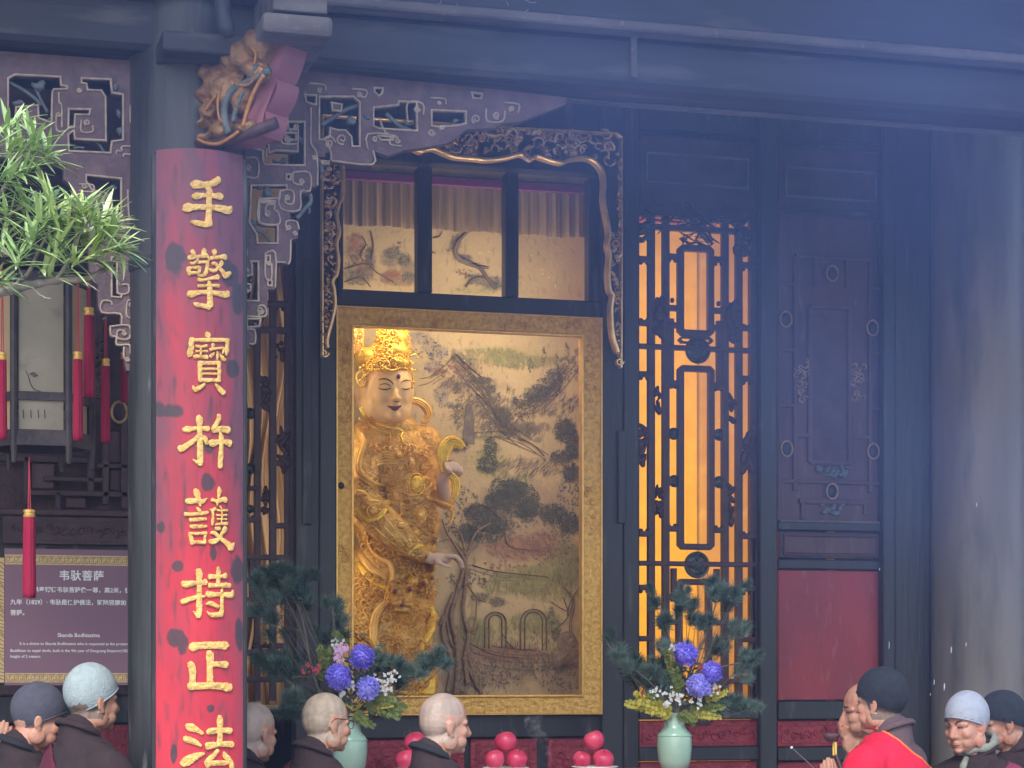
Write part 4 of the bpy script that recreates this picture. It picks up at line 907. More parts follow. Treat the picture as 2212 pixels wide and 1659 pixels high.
wash("painted_tree", m_mdark, [(1060,965,14,24),(1054,1000,22,20),(1080,1080,34,22),(1040,1110,36,22),(1110,1060,26,26),(1140,1100,26,24),(1070,1130,30,20),(1010,1150,22,22),(1220,930,24,26),(1240,960,20,30),(1215,985,24,14),(1235,1020,18,22),(1195,1110,30,22),(1230,1130,24,24),(985,960,26,14),(955,1010,22,10),(1085,1060,30,30),(1125,1080,40,40),(1050,1150,40,24)], 95, 4.6, -.005)
wash("painted_tree", m_mdark, [(1175,770,5,20),(1147,790,6,18),(1203,780,4,16),(1225,760,5,22),(1110,855,5,16),(1097,845,4,12),(1135,850,4,14),(1160,850,22,20),(1195,820,20,26),(1085,900,18,22),(1060,840,12,10),(1245,800,6,24),(1040,820,26,8),(1100,930,24,10),(1135,880,30,30),(1180,840,30,26),(1220,800,16,30)], 85, 4.0, -.005, .35)
wash("painted_tree", m_mdark, [(1073,1300,16,10),(1035,1290,18,10),(1046,1255,12,8),(1000,1265,16,8),(1190,1330,8,20),(1200,1360,10,24),(1240,1420,22,10),(1215,1430,20,16),(985,1500,20,10),(1030,1480,14,12)], 40, 4.2, -.006)
wash("painted_tree", m_mdark, [(905,730,26,16),(930,748,20,16),(898,760,14,8),(925,765,22,12),(985,770,5,8),(1000,790,20,26),(1025,820,22,20)], 22, 4.5, -.004, .3)
lines("painted_line", m_mline, [([(985,765),(960,790),(930,812)],1.6),([(985,765),(1010,790),(1040,815)],1.6),([(1030,850),(1060,880),(1085,920)],2),([(1120,950),(1150,960),(1175,985)],2),([(1000,1105),(1040,1090),(1080,1120)],1.5),([(1020,1220),(1060,1232),(1120,1240),(1180,1245)],3),([(1090,1150),(1100,1180),(1160,1190)],1.4),([(1060,1395),(1100,1400),(1160,1405)],1.4),([(1085,1370),(1110,1400),(1150,1402)],1.6),([(1000,1380),(1060,1412),(1120,1420)],1.6),([(1215,1290),(1225,1320),(1190,1300)],2),([(1225,1330),(1232,1300),(1250,1270)],2.4),([(1190,1365),(1225,1335),(1240,1290)],2.2)], 2)
wash("painted_grass", m_mgreen, [(1150,1250,100,26),(1225,1215,34,50),(1100,1270,60,16),(1190,1285,60,12),(1120,780,90,14),(1070,760,50,8),(1160,1345,60,24),(1030,1370,40,30)], 46, 14, -.004, .10, .5, PI/2)
wash("painted_grass", m_mline, [(1160,1262,100,26),(1225,1235,34,40),(1120,1375,110,26),(1140,1440,120,26),(1205,1430,40,30),(1030,1470,60,30),(1010,1390,40,60)], 16, 13, -.005, .09, .6, PI/2)
wash("painted_hatching", m_mgrey, [(1000,830,50,16),(1060,870,40,26),(1110,930,60,20),(1030,900,60,40),(1190,870,60,30),(1130,1010,100,20)], 30, 16, -.004, .08, .5, .9)
wash("painted_hatching", m_mline, [(975,800,40,30),(1020,850,40,40),(1090,905,50,30),(1150,1180,90,30)], 12, 14, -.005, .07, .6, -.5)
rr = random.Random(40)
for fam, n_, off, w_ in (([(985,762),(1010,795),(1045,840),(1080,890),(1110,925),(1160,952)], 6, 7, 1.3), ([(985,765),(958,790),(930,812),(905,820)], 4, 7, 1.1), ([(1090,908),(1125,872),(1170,850),(1210,812),(1248,765)], 5, 8, 1.3), ([(1020,935),(1080,930),(1130,948),(1185,985)], 4, 6, 1.0), ([(1010,1218),(1070,1238),(1130,1240),(1200,1248)], 4, 5, 1.1), ([(1020,1395),(1080,1412),(1150,1418),(1240,1412)], 5, 8, 1.0)):
    for k in range(n_):
        lines("painted_line", m_mline, [([(u + rr.uniform(-4, 4), v + k*off + rr.uniform(-3, 3)) for u, v in fam[k % 2:len(fam) - (k % 2)]], w_*rr.uniform(.6, 1.1))], 1, -.003, .003)
# pagoda
b = NB(); plate(b, [[(p.x, p.z) for p in [W(u, v, YM) for u, v in [(1000,958),(1003,905),(1006,884),(1012,866),(1013,852),(1014.5,866),(1020,884),(1023,905),(1025,958)]]]], YM - .006, YM + .002); obj("painted_pagoda", b, m_mgrey, mur)
# two cave doorways in low relief
for (cu, w_, t, bo) in ((1070,46,1322,1400),(1152,56,1316,1405)):
    for k, (ww, rel) in enumerate(((w_/2, .010), (w_/2 - 9, .006))):
        arc = [(cu - ww, bo)] + [(cu - ww*math.cos(a), t + ww + k*6 - ww*math.sin(a)*(1 if k == 0 else 1)) for a in [PI*q/12 for q in range(13)]] + [(cu + ww, bo)]
        q = [(p.x, p.z) for p in [W(u, v, YM) for u, v in arc]]; b = NB(); ribbon(b, q, (3.2 if k == 0 else 2.2)*sm, YM - .008, YM + .002, ridge=rel); obj("doorway_arch", b, m_mline if k else m_mtrunk, mur)
# old tree in relief with braided trunk and roots
rr = random.Random(3)
def br(l, r0, r1): 
    l = catmull(l, 5); n = len(l); tr = NB()
    tube(tr, [W(u, v, YM - .02) for u, v in l], [(r0 + (r1 - r0)*i/(n-1))*sm for i in range(n)], 7); obj("relief_branch", tr, m_mtrunk, mur, smooth=True)
for l, r0, r1 in (([(985,1500),(990,1440),(985,1380),(975,1330),(990,1270),(1005,1215),(1010,1190)],8,4),([(1010,1480),(1005,1420),(1012,1370),(1000,1320),(1005,1270),(1008,1220)],6,4),([(965,1500),(975,1440),(968,1400),(955,1370),(965,1320),(980,1280)],5,4),([(1030,1480),(1015,1430),(1010,1400)],6,4),([(1040,1500),(1020,1460),(1000,1420)],5,4),([(950,1350),(962,1330),(975,1390),(990,1400)],3,3),([(1008,1215),(985,1180),(965,1150),(955,1120)],4,1.5),([(1006,1210),(1000,1170),(985,1140),(960,1140)],3,1),([(1010,1200),(1020,1165),(1035,1145),(1060,1130)],4,1.5),([(1010,1195),(1030,1180),(1050,1150)],3,1),([(1000,1190),(975,1165),(950,1170)],2.5,1),([(1005,1240),(1015,1270),(1030,1290),(1050,1300)],2.5,1.5),([(1030,1290),(1028,1330),(1020,1370),(1035,1350)],2,1.5),([(1240,1400),(1232,1350),(1240,1300),(1220,1270)],4,2)): br(l, r0, r1)
b = NB()
for (u, v, ru, rv) in ((1225,1400,26,40),(1205,1425,16,22),(1245,1415,18,30)): ell(b, W(u, v, YM), (ru*sm, .035, rv*sm), 12, 8)
me = fuse(b, .012, 3); obj_me("relief_rock", me, m_mtrunk, mur, smooth=True)
# upper mural seen through the three openings: twisted pine, rocks, plaster scars
lines("relief_pine_trunk", m_mgrey, [([(1012,500),(990,520),(982,545),(1000,565),(1035,578),(1050,600),(1070,625)],13),([(1000,560),(1030,575),(1055,580)],6),([(1040,600),(1020,605),(1005,620)],8)], 10, -.008, .012)
wash("painted_tree", m_mdark, [(985,520,12,14),(975,540,12,10),(1000,558,18,8),(1010,592,14,8),(1030,604,18,12),(1062,612,18,14),(1080,608,14,14),(850,545,16,12),(872,560,14,14),(862,530,14,8),(882,600,14,12),(800,560,10,26)], 36, 4, -.006)
wash("painted_wash", m_mgreen, [(1010,628,40,8),(1060,626,30,10),(845,575,14,18),(870,610,22,8),(1150,602,6,6),(1125,600,8,4)], 26, 4.5, -.004)
wash("painted_wash", m_mred, [(765,530,18,26),(780,575,18,20),(850,600,26,16),(830,600,20,10),(996,590,12,8)], 26, 5, -.004)
wash("painted_wash", m_mgrey, [(770,600,26,16),(760,570,14,20),(790,555,12,30)], 20, 6, -.004)
wash("plaster_scar", m_white, [(1062,545,16,1.2),(1040,546,10,1),(1149,553,1.2,5),(1173,583,4,4),(1172,590,4,3),(1197,602,1.5,6),(1186,598,2,3),(1200,618,1,4),(1000,780,3,3)], 12, 1.8, -.006)
lines("relief_ridge", m_mline, [([(745,582),(790,570),(815,590),(850,610)],2.5),([(745,610),(780,600),(800,620)],2),([(905,560),(925,545),(940,548)],1.4),([(935,515),(948,512),(955,500)],1.2),([(782,510),(790,530),(778,550),(785,565)],2),([(800,500),(806,530),(802,560)],6)], 2)
# cloth valance hung across the niche
YV = .30
val = thing("valance_curtain", "tan pleated cloth valance with purple band hung across the shrine niche", "curtain", W(1010, 500, YV))
x0, x1 = W(700, 0, YV).x, W(1320, 0, YV).x; zb_ = [W(742, 484, YV).z, W(1010, 502, YV).z, W(1272, 518, YV).z]; zt2 = Q(0, 385, YV, 1010).z + .02
b = NB(); n = 260; grid = []
for i in range(n+1):
    t = i/n; x = x0 + (x1 - x0)*t
    zz = W(1010, 500, YV).z + .004*math.sin(t*37)
    y = YV + .012*math.sin(t*2*PI*27 + 1.3*math.sin(t*19)) + .006*math.sin(t*2*PI*61)
    grid.append([b.verts.new((x, YV + (y - YV)*(.25 + .75*(1 - q/5)), zz + (zt2 - zz)*q/5)) for q in range(6)])
for i in range(n):
    for q in range(5): b.faces.new((grid[i][q], grid[i+1][q], grid[i+1][q+1], grid[i][q+1]))
obj("pleated_cloth", b, m_drape, val, smooth=True)
b = NB(); a = W(700, 0, YV); zq = Q(0, 407, YV, 1010).z; bbox(b, (x0, YV - .035, zq), (x1, YV - .015, Q(0, 386, YV, 1010).z), .006); obj("purple_band", b, m_purple, val)
b = NB(); bbox(b, (x0, YV - .03, Q(0, 386, YV, 1010).z + .001), (x1, YV - .012, Q(0, 340, YV, 1010).z), .004); obj("heading_band", b, m_drape, val)
def lamp(name, loc, tgt, e, col, sx, sy=.08, ty='RECTANGLE', upright=False):
    l = bpy.data.lights.new(name, 'AREA'); l.shape = ty; l.size = sx; l.size_y = sy; l.energy = e; l.color = col
    o = bpy.data.objects.new(name, l); o.location = loc; z_ = (Vector(loc) - Vector(tgt)); z_ = (Vector((z_.x, z_.y, 0)) if upright else Vector((0, z_.y, z_.z))).normalized(); x_ = Vector((0, 0, 1)) if upright else Vector((1, 0, 0)); y_ = z_.cross(x_); o.rotation_euler = Matrix((x_, y_, z_)).transposed().to_euler(); COL.objects.link(o); return o
zr = Q(0, 655, 0, 1012).z
xc = W(1010, 0, .2).x
WARM = (1.0, .83, .56)
lamp("unseen_shrine_light", (xc - .10, .135, zr + .015), (xc - .35, .55, zr - 1.3), 3.6, WARM, 1.15, .05)
lamp("unseen_shrine_light", (xc, .135, zr + .03), (xc, .62, zr + .6), 2.6, WARM, 1.1, .04)
lamp("unseen_shrine_light", (W(1278, 0, .12).x, .14, zf + 1.35), (xc - .2, .5, zf + 1.35), 1.9, WARM, 2.0, .05, upright=True)  # added side fill, unseen, evens the light over statue and mural
lamp("unseen_shrine_light", (W(738, 0, .12).x, .14, zf + 1.35), (xc - .1, .5, zf + 1.35), .75, WARM, 2.0, .05, upright=True)  # weaker added fill from the opposite side, also unseen
# ================================================================== golden guardian statue
YS = .36
ss = depth(850, YS)/FPX
def S(u, v, dy=0.0):
    return W(u, v, YS + dy)
stt = thing("statue", "golden guardian statue with tall crown, serene painted face and scarves, hand lowered", "statue", S(850, 1503))
# robe and armour: one continuous body
b = NB()
def e_(u, v, dy, ru, rv, ry, rot=0): ell(b, S(u, v, dy), (ru*ss, ry, rv*ss), 16, 12, Matrix.Rotation(rot, 3, 'Y'))
def c_(p, q, r0, r1): cap(b, S(*p), S(*q), r0*ss, r1*ss)
e_(852,1010,0,96,96,.18); e_(800,958,0,58,50,.14); e_(912,962,.02,46,44,.13); e_(845,925,0,62,34,.13)
e_(872,1060,-.05,70,64,.15); e_(856,1130,-.02,98,74,.17); e_(868,1180,-.05,78,46,.16)
c_((786,970,-.07),(774,1080,-.17),44,42); c_((774,1085,-.17),(850,1150,-.29),44,34); c_((850,1150,-.29),(912,1198,-.32),33,18)
c_((915,970,0),(950,1045,-.03),30,26); c_((950,1050,-.03),(962,1078,-.08),26,22)
e_(842,1240,0,98,92,.17); e_(826,1330,0,90,112,.16); e_(852,1420,0,92,100,.17); e_(900,1300,.0,40,70,.12); e_(880,1470,-.02,70,46,.15); e_(790,1440,0,40,80,.12)
e_(862,1290,-.13,34,36,.10); e_(878,1330,-.13,24,30,.08); e_(915,1265,-.1,22,20,.07); e_(870,1390,-.12,30,50,.08); e_(905,1390,-.1,24,60,.08); e_(810,1400,-.1,18,90,.06)
me = fuse(b, .010, 3)
for v in me.vertices:
    q = v.co*17; v.co += Vector((noise.noise(q), noise.noise(q + Vector((7,0,0)))*1.4, noise.noise(q + Vector((0,7,0)))))*.005
body = obj_me("body", me, m_gold, stt, smooth=True)
from mathutils.bvhtree import BVHTree
bvh = BVHTree.FromPolygons([v.co + BASE[stt.name] for v in body.data.vertices], [list(p.vertices) for p in body.data.polygons])
CAMP = Vector((0, CAMY, CAMZ))
def onbody(u, v, lift=.004, dy=-.17):      # the skin of the body met along this line of sight
    d_ = (W(u, v, YS) - CAMP).normalized(); h = bvh.ray_cast(CAMP + d_*8, d_)
    p = h[0] if h[0] is not None else S(u, v, dy)
    return p - d_*lift
# mail skirt and flower band laid over the body
def patch(nm, m, poly, dy, amp=0.0, n=26):
    us = [p[0] for p in poly]; vs = [p[1] for p in poly]
    bm_ = NB(); 
    def inside(u, v):
        c = False; j = len(poly) - 1
        for i in range(len(poly)):
            if (poly[i][1] > v) != (poly[j][1] > v) and u < (poly[j][0]-poly[i][0])*(v-poly[i][1])/(poly[j][1]-poly[i][1]) + poly[i][0]: c = not c
            j = i
        return c
    V = {}
    for i in range(n+1):
        for j in range(n+1):
            u = min(us) + (max(us)-min(us))*i/n; v = min(vs) + (max(vs)-min(vs))*j/n
            if inside(u, v):
                t = (i/n - .5)*2
                V[i, j] = bm_.verts.new(onbody(u, v, .008, dy))
    for i in range(n):
        for j in range(n):
            k = [V.get(x) for x in ((i,j),(i+1,j),(i+1,j+1),(i,j+1))]
            if all(k): bm_.faces.new(k)
    return obj(nm, bm_, m, stt, smooth=True)
patch("scale_skirt", m_goldscale, [(832,1190),(880,1165),(945,1215),(930,1290),(845,1300)], -.195)
patch("scale_skirt", m_goldscale, [(765,1300),(830,1300),(800,1500),(765,1500)], -.17)
patch("breast_armour", m_goldscale, [(860,1080),(935,1075),(945,1180),(880,1170)], -.215, .02)
patch("breast_armour", m_goldscale, [(770,1010),(820,1020),(845,1110),(775,1090)], -.165, .02)
# scarves, cords, cuffs, collar
def scarf(l, r, m, nm="scarf", dy=-.17, flat=.5, grooves=0):
    bm_ = NB(); pts = [onbody(p[0], p[1], r*ss*flat*.7, dy) for p in catmull(l, 6)] if dy < -.1 and dy > -.265 else [S(*p, dy) for p in catmull(l, 6)]
    for q_ in range(3): pts = [pts[0]] + [Vector((b_.x, (a_.y + b_.y*2 + c_.y)/4, b_.z)) for a_, b_, c_ in zip(pts, pts[1:], pts[2:])] + [pts[-1]]
    n = len(pts); rad = [r*ss*(.55 + .45*math.sin(PI*min(1, (i+2)/n))) if r > 5 else r*ss for i in range(n)]
    tube(bm_, pts, rad, 9, flat)
    if grooves:
        for o in (-.45, 0, .45):
            q = []
            for i, p in enumerate(pts):
                t = (pts[min(i+1, n-1)] - pts[max(i-1, 0)]).normalized(); sd_ = Vector((t.z, 0, -t.x))
                q.append(p + sd_*rad[i]*o + Vector((0, -rad[i]*flat*.85, 0)))
            tube(bm_, q, r*ss*.14, 6)
    return obj(nm, bm_, m, stt, smooth=True)
scarf([(770,930),(785,955),(775,990),(775,1020),(800,1042),(826,1050)], 13, m_goldsm, dy=-.19, grooves=1)
scarf([(768,1062),(785,1068),(795,1085),(820,1086),(850,1085)], 9, m_goldsm, dy=-.20, grooves=1)
scarf([(790,1150),(800,1185),(820,1205),(842,1218),(846,1250),(838,1280),(850,1296)], 10, m_goldsm, dy=-.22, grooves=1)
scarf([(880,868),(898,866),(916,876),(926,893),(920,907),(910,911)], 10, m_goldsm, dy=-.02, grooves=1)
scarf([(775,1195),(800,1225),(835,1250)], 9, m_goldsm, dy=-.20, grooves=1); scarf([(772,1215),(800,1250),(840,1275)], 8, m_goldbright, dy=-.20, grooves=1)
scarf([(835,1300),(812,1330),(808,1380),(822,1420),(818,1460)], 11, m_goldsm, dy=-.20, grooves=1); scarf([(930,1310),(935,1350),(915,1390),(905,1420)], 9, m_goldbright, dy=-.18, grooves=1)
scarf([(908,1060),(925,1075),(945,1082),(968,1092),(978,1110),(972,1130)], 4.5, m_goldsm, "cord", -.19); scarf([(907,1060),(910,1040),(920,1030),(925,1042),(912,1056),(930,1052),(932,1040)], 3.5, m_goldsm, "cord", -.21)
scarf([(842,1062),(865,1060),(890,1070),(900,1066)], 3, m_goldsm, "cord", -.23); scarf([(866,1065),(866,1100),(862,1125)], 3, m_goldsm, "cord", -.23)
scarf([(778,880),(790,898),(812,912),(840,922),(858,926)], 4, m_goldbright, "collar_cord", -.17); scarf([(775,903),(800,917),(830,932),(845,937)], 3, m_goldbright, "collar_cord", -.17)
scarf([(845,930),(860,927),(870,934),(866,942),(876,962)], 3, m_goldbright, "collar_cord", -.19); scarf([(845,934),(842,950)], 2.6, m_goldbright, "collar_cord", -.19)
scarf([(884,1200),(902,1180),(922,1182)], 5, m_goldbright, 'sleeve_cuff'); scarf([(770,1098),(790,1120),(815,1118),(835,1098)], 9, m_goldbright, 'sleeve_cuff', grooves=1)
for q_ in range(4): scarf([(764+q_*10,1112-q_*14),(812+q_*9,1162-q_*12),(880+q_*5,1206-q_*7)], 2.6, m_goldsm, 'sleeve_fold')
for k in range(5):
    scarf([(800,1012-k*4),(830,1000-k*6),(862,1002-k*4)], 2.6, m_goldsm, "armour_line", -.195); 
for (u, v, ru, rv, dy) in ((900,1046,16,21,-.19),(867,1136,12,9,-.19),(805,1105,11,12,-.21),(912,1010,9,9,-.13),(862,985,10,8,-.19),(887,1000,8,10,-.17),(908,1112,12,14,-.21),(895,1150,9,9,-.22)):
    bm_ = NB(); ell(bm_, onbody(u, v, 0), (ru*ss, .03, rv*ss), 16, 10)
    tube(bm_, [onbody(u, v, .01) + Vector((ru*ss*1.1*math.cos(a), 0, rv*ss*1.1*math.sin(a))) for a in [2*PI*q/18 for q in range(19)]], 2*ss, 6); obj("boss", bm_, m_goldbright if ru == 16 else m_goldsm, stt, smooth=True)
bm_ = NB(); rr = random.Random(9)      # chased scrollwork over chest, belt and hem
for k in range(620):
    u, v = rr.choice(((rr.uniform(780,930), rr.uniform(955,1090)), (rr.uniform(850,945), rr.uniform(1090,1200)), (rr.uniform(775,930), rr.uniform(1300,1500)), (rr.uniform(770,845), rr.uniform(1240,1300)), (rr.uniform(845,940), rr.uniform(1230,1440)), (rr.uniform(770,900), rr.uniform(1090,1200))))
    
    if min(math.hypot(u - (778 + 137*q/10), v - (1000 + (200 if q > 4 else 200)*q/10)) for q in range(11)) < 30 and rr.random() < .93: continue
    c = onbody(u, v, .003); R_ = rr.uniform(4.5, 10)*ss; ph = rr.uniform(0, 6.28); dr = rr.choice((-1, 1))
    tube(bm_, [c + Vector((R_*(1 - .8*q/8)*math.cos(ph + dr*q*.6), -.004*q, R_*(1 - .8*q/8)*math.sin(ph + dr*q*.6))) for q in range(9)], [R_*.24*(1 - .5*q/8) for q in range(9)], 5)
obj("chased_scrollwork", bm_, m_goldsm, stt, smooth=True, kind="stuff")
bm_ = NB()                              # lion mask at the belt
for (u, v, ru, rv, dy) in ((866,1285,26,24,-.24),(852,1276,7,6,-.30),(884,1272,8,7,-.30),(868,1292,8,10,-.32),(858,1304,12,7,-.30),(880,1306,12,7,-.30),(868,1318,18,8,-.28),(848,1262,9,9,-.26),(892,1256,12,13,-.25),(914,1258,12,10,-.2)):
    ell(bm_, S(u, v, dy), (ru*ss, .05, rv*ss), 14, 10)
obj_me("lion_mask", fuse(bm_, .006, 3), m_gold, stt, smooth=True)
bm_ = NB()
for (u, v, dy) in ((868,1306,-.335),(853,1277,-.345),(885,1273,-.345),(915,1260,-.25)): ell(bm_, S(u, v, dy), (5*ss, .012, 5*ss), 10, 8)
obj("mask_hollow", bm_, m_lip, stt, smooth=True, kind="stuff")
# head
b = NB()
HC = S(834, 845, -.03); HR = (60*ss, .17, 67*ss)
ell(b, HC, HR, 24, 18); ell(b, S(838, 888, -.05), (50*ss, .13, 34*ss), 18, 12); ell(b, S(832, 878, -.04), (58*ss, .14, 42*ss), 18, 12)
cap(b, S(826, 900, .0), S(826, 940, .02), 34*ss, 38*ss)
cap(b, S(851, 835, -.185), S(857, 861, -.215), 4.2*ss, 6.5*ss); ell(b, S(851, 862, -.20), (6*ss, .018, 4.5*ss)); ell(b, S(863, 862, -.195), (5*ss, .018, 4.5*ss))
ell(b, S(823, 862, -.13), (22*ss, .06, 20*ss)); ell(b, S(868, 862, -.11), (16*ss, .06, 18*ss)); ell(b, S(848, 898, -.15), (17*ss, .045, 12*ss))
ell(b, S(853, 876, -.178), (13*ss, .022, 6*ss)); ell(b, S(852, 885, -.172), (10*ss, .022, 5*ss))
ell(b, S(829, 836, -.155), (17*ss, .03, 8*ss)); ell(b, S(872, 837, -.125), (12*ss, .03, 8*ss))
ell(b, S(775, 850, .03), (9*ss, .05, 18*ss)); ell(b, S(776, 872, .03), (7*ss, .03, 12*ss))
head = obj_me("face", fuse(b, .0065, 5), m_sface, stt, smooth=True)
me = head.data; pts_ = [v.co + S(850, 1503) for v in me.vertices]
def onface(u, v):           # nearest point of the face skin in front at this place
    best = None
    for q in pts_:
        if q.y > HC.y: continue
        p = W(u, v, q.y); d2 = (q.x - p.x)**2 + (q.z - p.z)**2
        if d2 < (3*ss)**2 and (best is None or q.y < best): best = q.y
    return W(u, v, (best if best is not None else HC.y - .16) - .003)
def fline(nm, l, w, m):
    bm_ = NB(); q = [onface(u, v) for u, v in catmull(l, 4)]; n = len(q)
    tube(bm_, q, [w*ss*(.35 + .65*math.sin(PI*(i + .4)/n)) for i in range(n)], 6, .6); obj(nm, bm_, m, stt, smooth=True)
fline("eyebrow", [(818,820),(830,818),(842,822),(850,830)], 1.6, m_ink); fline("eyebrow", [(867,826),(876,821),(886,822)], 1.5, m_ink)
fline("eyelid", [(817,838),(826,841),(836,841),(845,838)], 1.5, m_ink); fline("eyelid", [(868,839),(877,841),(886,839)], 1.5, m_ink)
fline("eyelid_crease", [(819,832),(829,829),(838,830),(845,835)], .9, m_ink)
fline("mouth", [(838,877),(845,880),(854,881),(862,879),(867,876)], 3.4, m_lip); fline("mouth", [(845,883),(854,885),(861,882)], 2.6, m_lip)
fline("nostril", [(851,867),(858,868),(864,866)], 1.3, m_ink)
bm_ = NB(); ell(bm_, onface(861, 813), (4.5*ss, .008, 5.5*ss), 12, 8); obj("forehead_jewel", bm_, M("garnet", (.14,.02,.06), None, rough=.2), stt, smooth=True)
# crown
b = NB()
for (u, v, ru, rv, ry) in ((832,790,56,20,.19),(838,765,46,30,.17),(846,735,36,30,.14),(851,712,26,20,.11),(790,775,24,24,.12)): ell(b, S(u, v, -.01), (ru*ss, ry, rv*ss), 16, 12)
core = obj_me("crown", fuse(b, .010, 2), m_goldbright, stt, smooth=True)
bm_ = NB(); rr = random.Random(21)
def crn(u, v):     # front of the crown
    hw_ = 54 - (800 - v)*.30 if v > 700 else 22
    cu = 834 + (800 - v)*.18; t = max(-1, min(1, (u - cu)/max(hw_, 8)))
    return S(u, v, -.01 - (.20 - (800 - v)*.0009)*math.sqrt(max(0.04, 1 - t*t)))
for k in range(420):
    v = rr.uniform(706, 800); hw_ = 56 - (800 - v)*.28; u = 834 + (800 - v)*.18 + rr.uniform(-1, 1)*hw_
    c = crn(u, v); kk = rr.random(); R_ = rr.uniform(2.2, 4.6)*ss
    if kk < .5: ell(bm_, c, R_*.75, 8, 6)
    else:
        ph = rr.uniform(0, 6)
        tube(bm_, [c + Vector((R_*1.3*math.cos(a), -.004, R_*1.3*math.sin(a))) for a in [ph + q*.62 for q in range(9)]], R_*.36, 5)
for k in range(30): ell(bm_, crn(791 + 104*k/29, 797 + 3*math.sin(k*.5) - (8 if k < 4 else 0) + (22 - k*5 if k < 4 else 0)), 2.6*ss, 8, 6)
obj("crown_filigree", bm_, m_goldbright, stt, smooth=True, kind="stuff")
bm_ = NB()
for (u, v, r_) in ((862,776,10),(848,722,8),(820,787,7),(880,788,7),(834,742,6)):
    c = crn(u, v); tube(bm_, [c + Vector((r_*ss*math.cos(a), -.012, r_*ss*math.sin(a))) for a in [2*PI*q/16 for q in range(17)]], 1.8*ss, 6); ell(bm_, c + Vector((0, -.012, 0)), r_*.4*ss, 10, 8)
obj("crown_rosette", bm_, m_goldbright, stt, smooth=True)
bm_ = NB()
for (l, w) in (([(780,800),(770,812),(775,830),(785,834),(790,822)],3),([(778,800),(786,806),(782,820)],2.5),([(889,796),(893,820),(890,838)],2.5),([(885,770),(897,765),(902,775)],2),([(790,770),(782,755),(776,770)],2.5)):
    tube(bm_, [S(u, v, -.13) for u, v in catmull(l, 4)], w*ss, 6)
for (u, v) in ((777,822),(788,812),(893,826),(891,836),(785,790),(778,795)): ell(bm_, S(u, v, -.14), 3*ss, 8, 6)
obj("crown_pendant", bm_, m_goldbright, stt, smooth=True)
# gilded pillar fragment behind the crown at the frame edge
b = NB(); bbox(b, tuple(S(762, 765, .12)), tuple(S(783, 705, .18)), .004)
for k in range(60): ell(b, S(rng.uniform(764, 782), rng.uniform(707, 764), .12), rng.uniform(1.6, 3)*ss, 7, 5)
tag(obj("gilt_pendant_panel", b, m_goldsm, stt), None)
# raised fist with the scarf through it
b = NB()
cap(b, S(962, 1080, -.08), S(955, 1040, -.20), 15*ss, 14*ss); cap(b, S(955, 1040, -.20), S(966, 1015, -.24), 14*ss, 13*ss)
ell(b, S(976, 1010, -.26), (17*ss, .05, 17*ss), 14, 10)
for k, (u0, v0, L_) in enumerate(((970,1002,1.0),(980,1003,1.05),(989,1006,1.0),(996,1011,.85))):
    cap(b, S(u0, v0, -.30), S(u0 + 1, v0 + 12*L_, -.32), 4.6*ss, 4.4*ss); cap(b, S(u0 + 1, v0 + 12*L_, -.32), S(u0 - 5, v0 + 20*L_, -.28), 4.3*ss, 3.8*ss)
cap(b, S(962, 1000, -.28), S(966, 1014, -.33), 5*ss, 4.4*ss); cap(b, S(966, 1014, -.33), S(976, 1020, -.34), 4.4*ss, 3.6*ss)
obj_me("raised_fist", fuse(b, .006, 3), m_shand, stt, smooth=True)
scarf([(962,1020),(957,995),(960,972),(974,955),(990,958),(1000,968)], 15, m_goldbright, dy=-.27, flat=.35, grooves=1)
scarf([(974,1025),(984,1040),(985,1060),(978,1076)], 10, m_goldbright, dy=-.33, flat=.45, grooves=1)
# lowered hand, palm down, fingers curled over
b = NB()
cap(b, S(900, 1192, -.32), S(935, 1208, -.33), 15*ss, 12*ss); ell(b, S(950, 1207, -.34), (24*ss, .05, 13*ss), 14, 10, Matrix.Rotation(.12, 3, 'Y'))
for k in range(4):
    dy = -.39 + k*.028; r_ = (4.6, 4.8, 4.6, 4.0)[k]*ss; sh = (0, 3, 2, -4)[k]
    cap(b, S(966 + sh, 1201 + k, dy), S(985 + sh, 1202 + k, dy - .01), r_, r_*.95); cap(b, S(985 + sh, 1202 + k, dy - .01), S(995 + sh, 1213 + k, dy), r_*.95, r_*.8); cap(b, S(995 + sh, 1213 + k, dy), S(997 + sh, 1226, dy + .01), r_*.8, r_*.6)
cap(b, S(945, 1214, -.39), S(962, 1222, -.41), 5*ss, 4.4*ss); cap(b, S(962, 1222, -.41), S(974, 1224, -.41), 4.3*ss, 3.2*ss)
obj_me("lowered_hand", fuse(b, .006, 3), m_shand, stt, smooth=True)
# carved plinth at the feet
b = NB(); a = S(770, 1503, -.14); c = S(918, 1462, .12)
bbox(b, (a.x, a.y, a.z), (c.x, c.y, c.z), .01)
for k in range(26): ell(b, S(rng.uniform(800, 925), rng.uniform(1462, 1500), -.15), (rng.uniform(6, 14)*ss, .03, rng.uniform(4, 8)*ss), 8, 6, Matrix.Rotation(rng.uniform(-1, 1), 3, 'Y'))
obj("plinth", b, m_goldbright, stt, smooth=True, sharp=40)

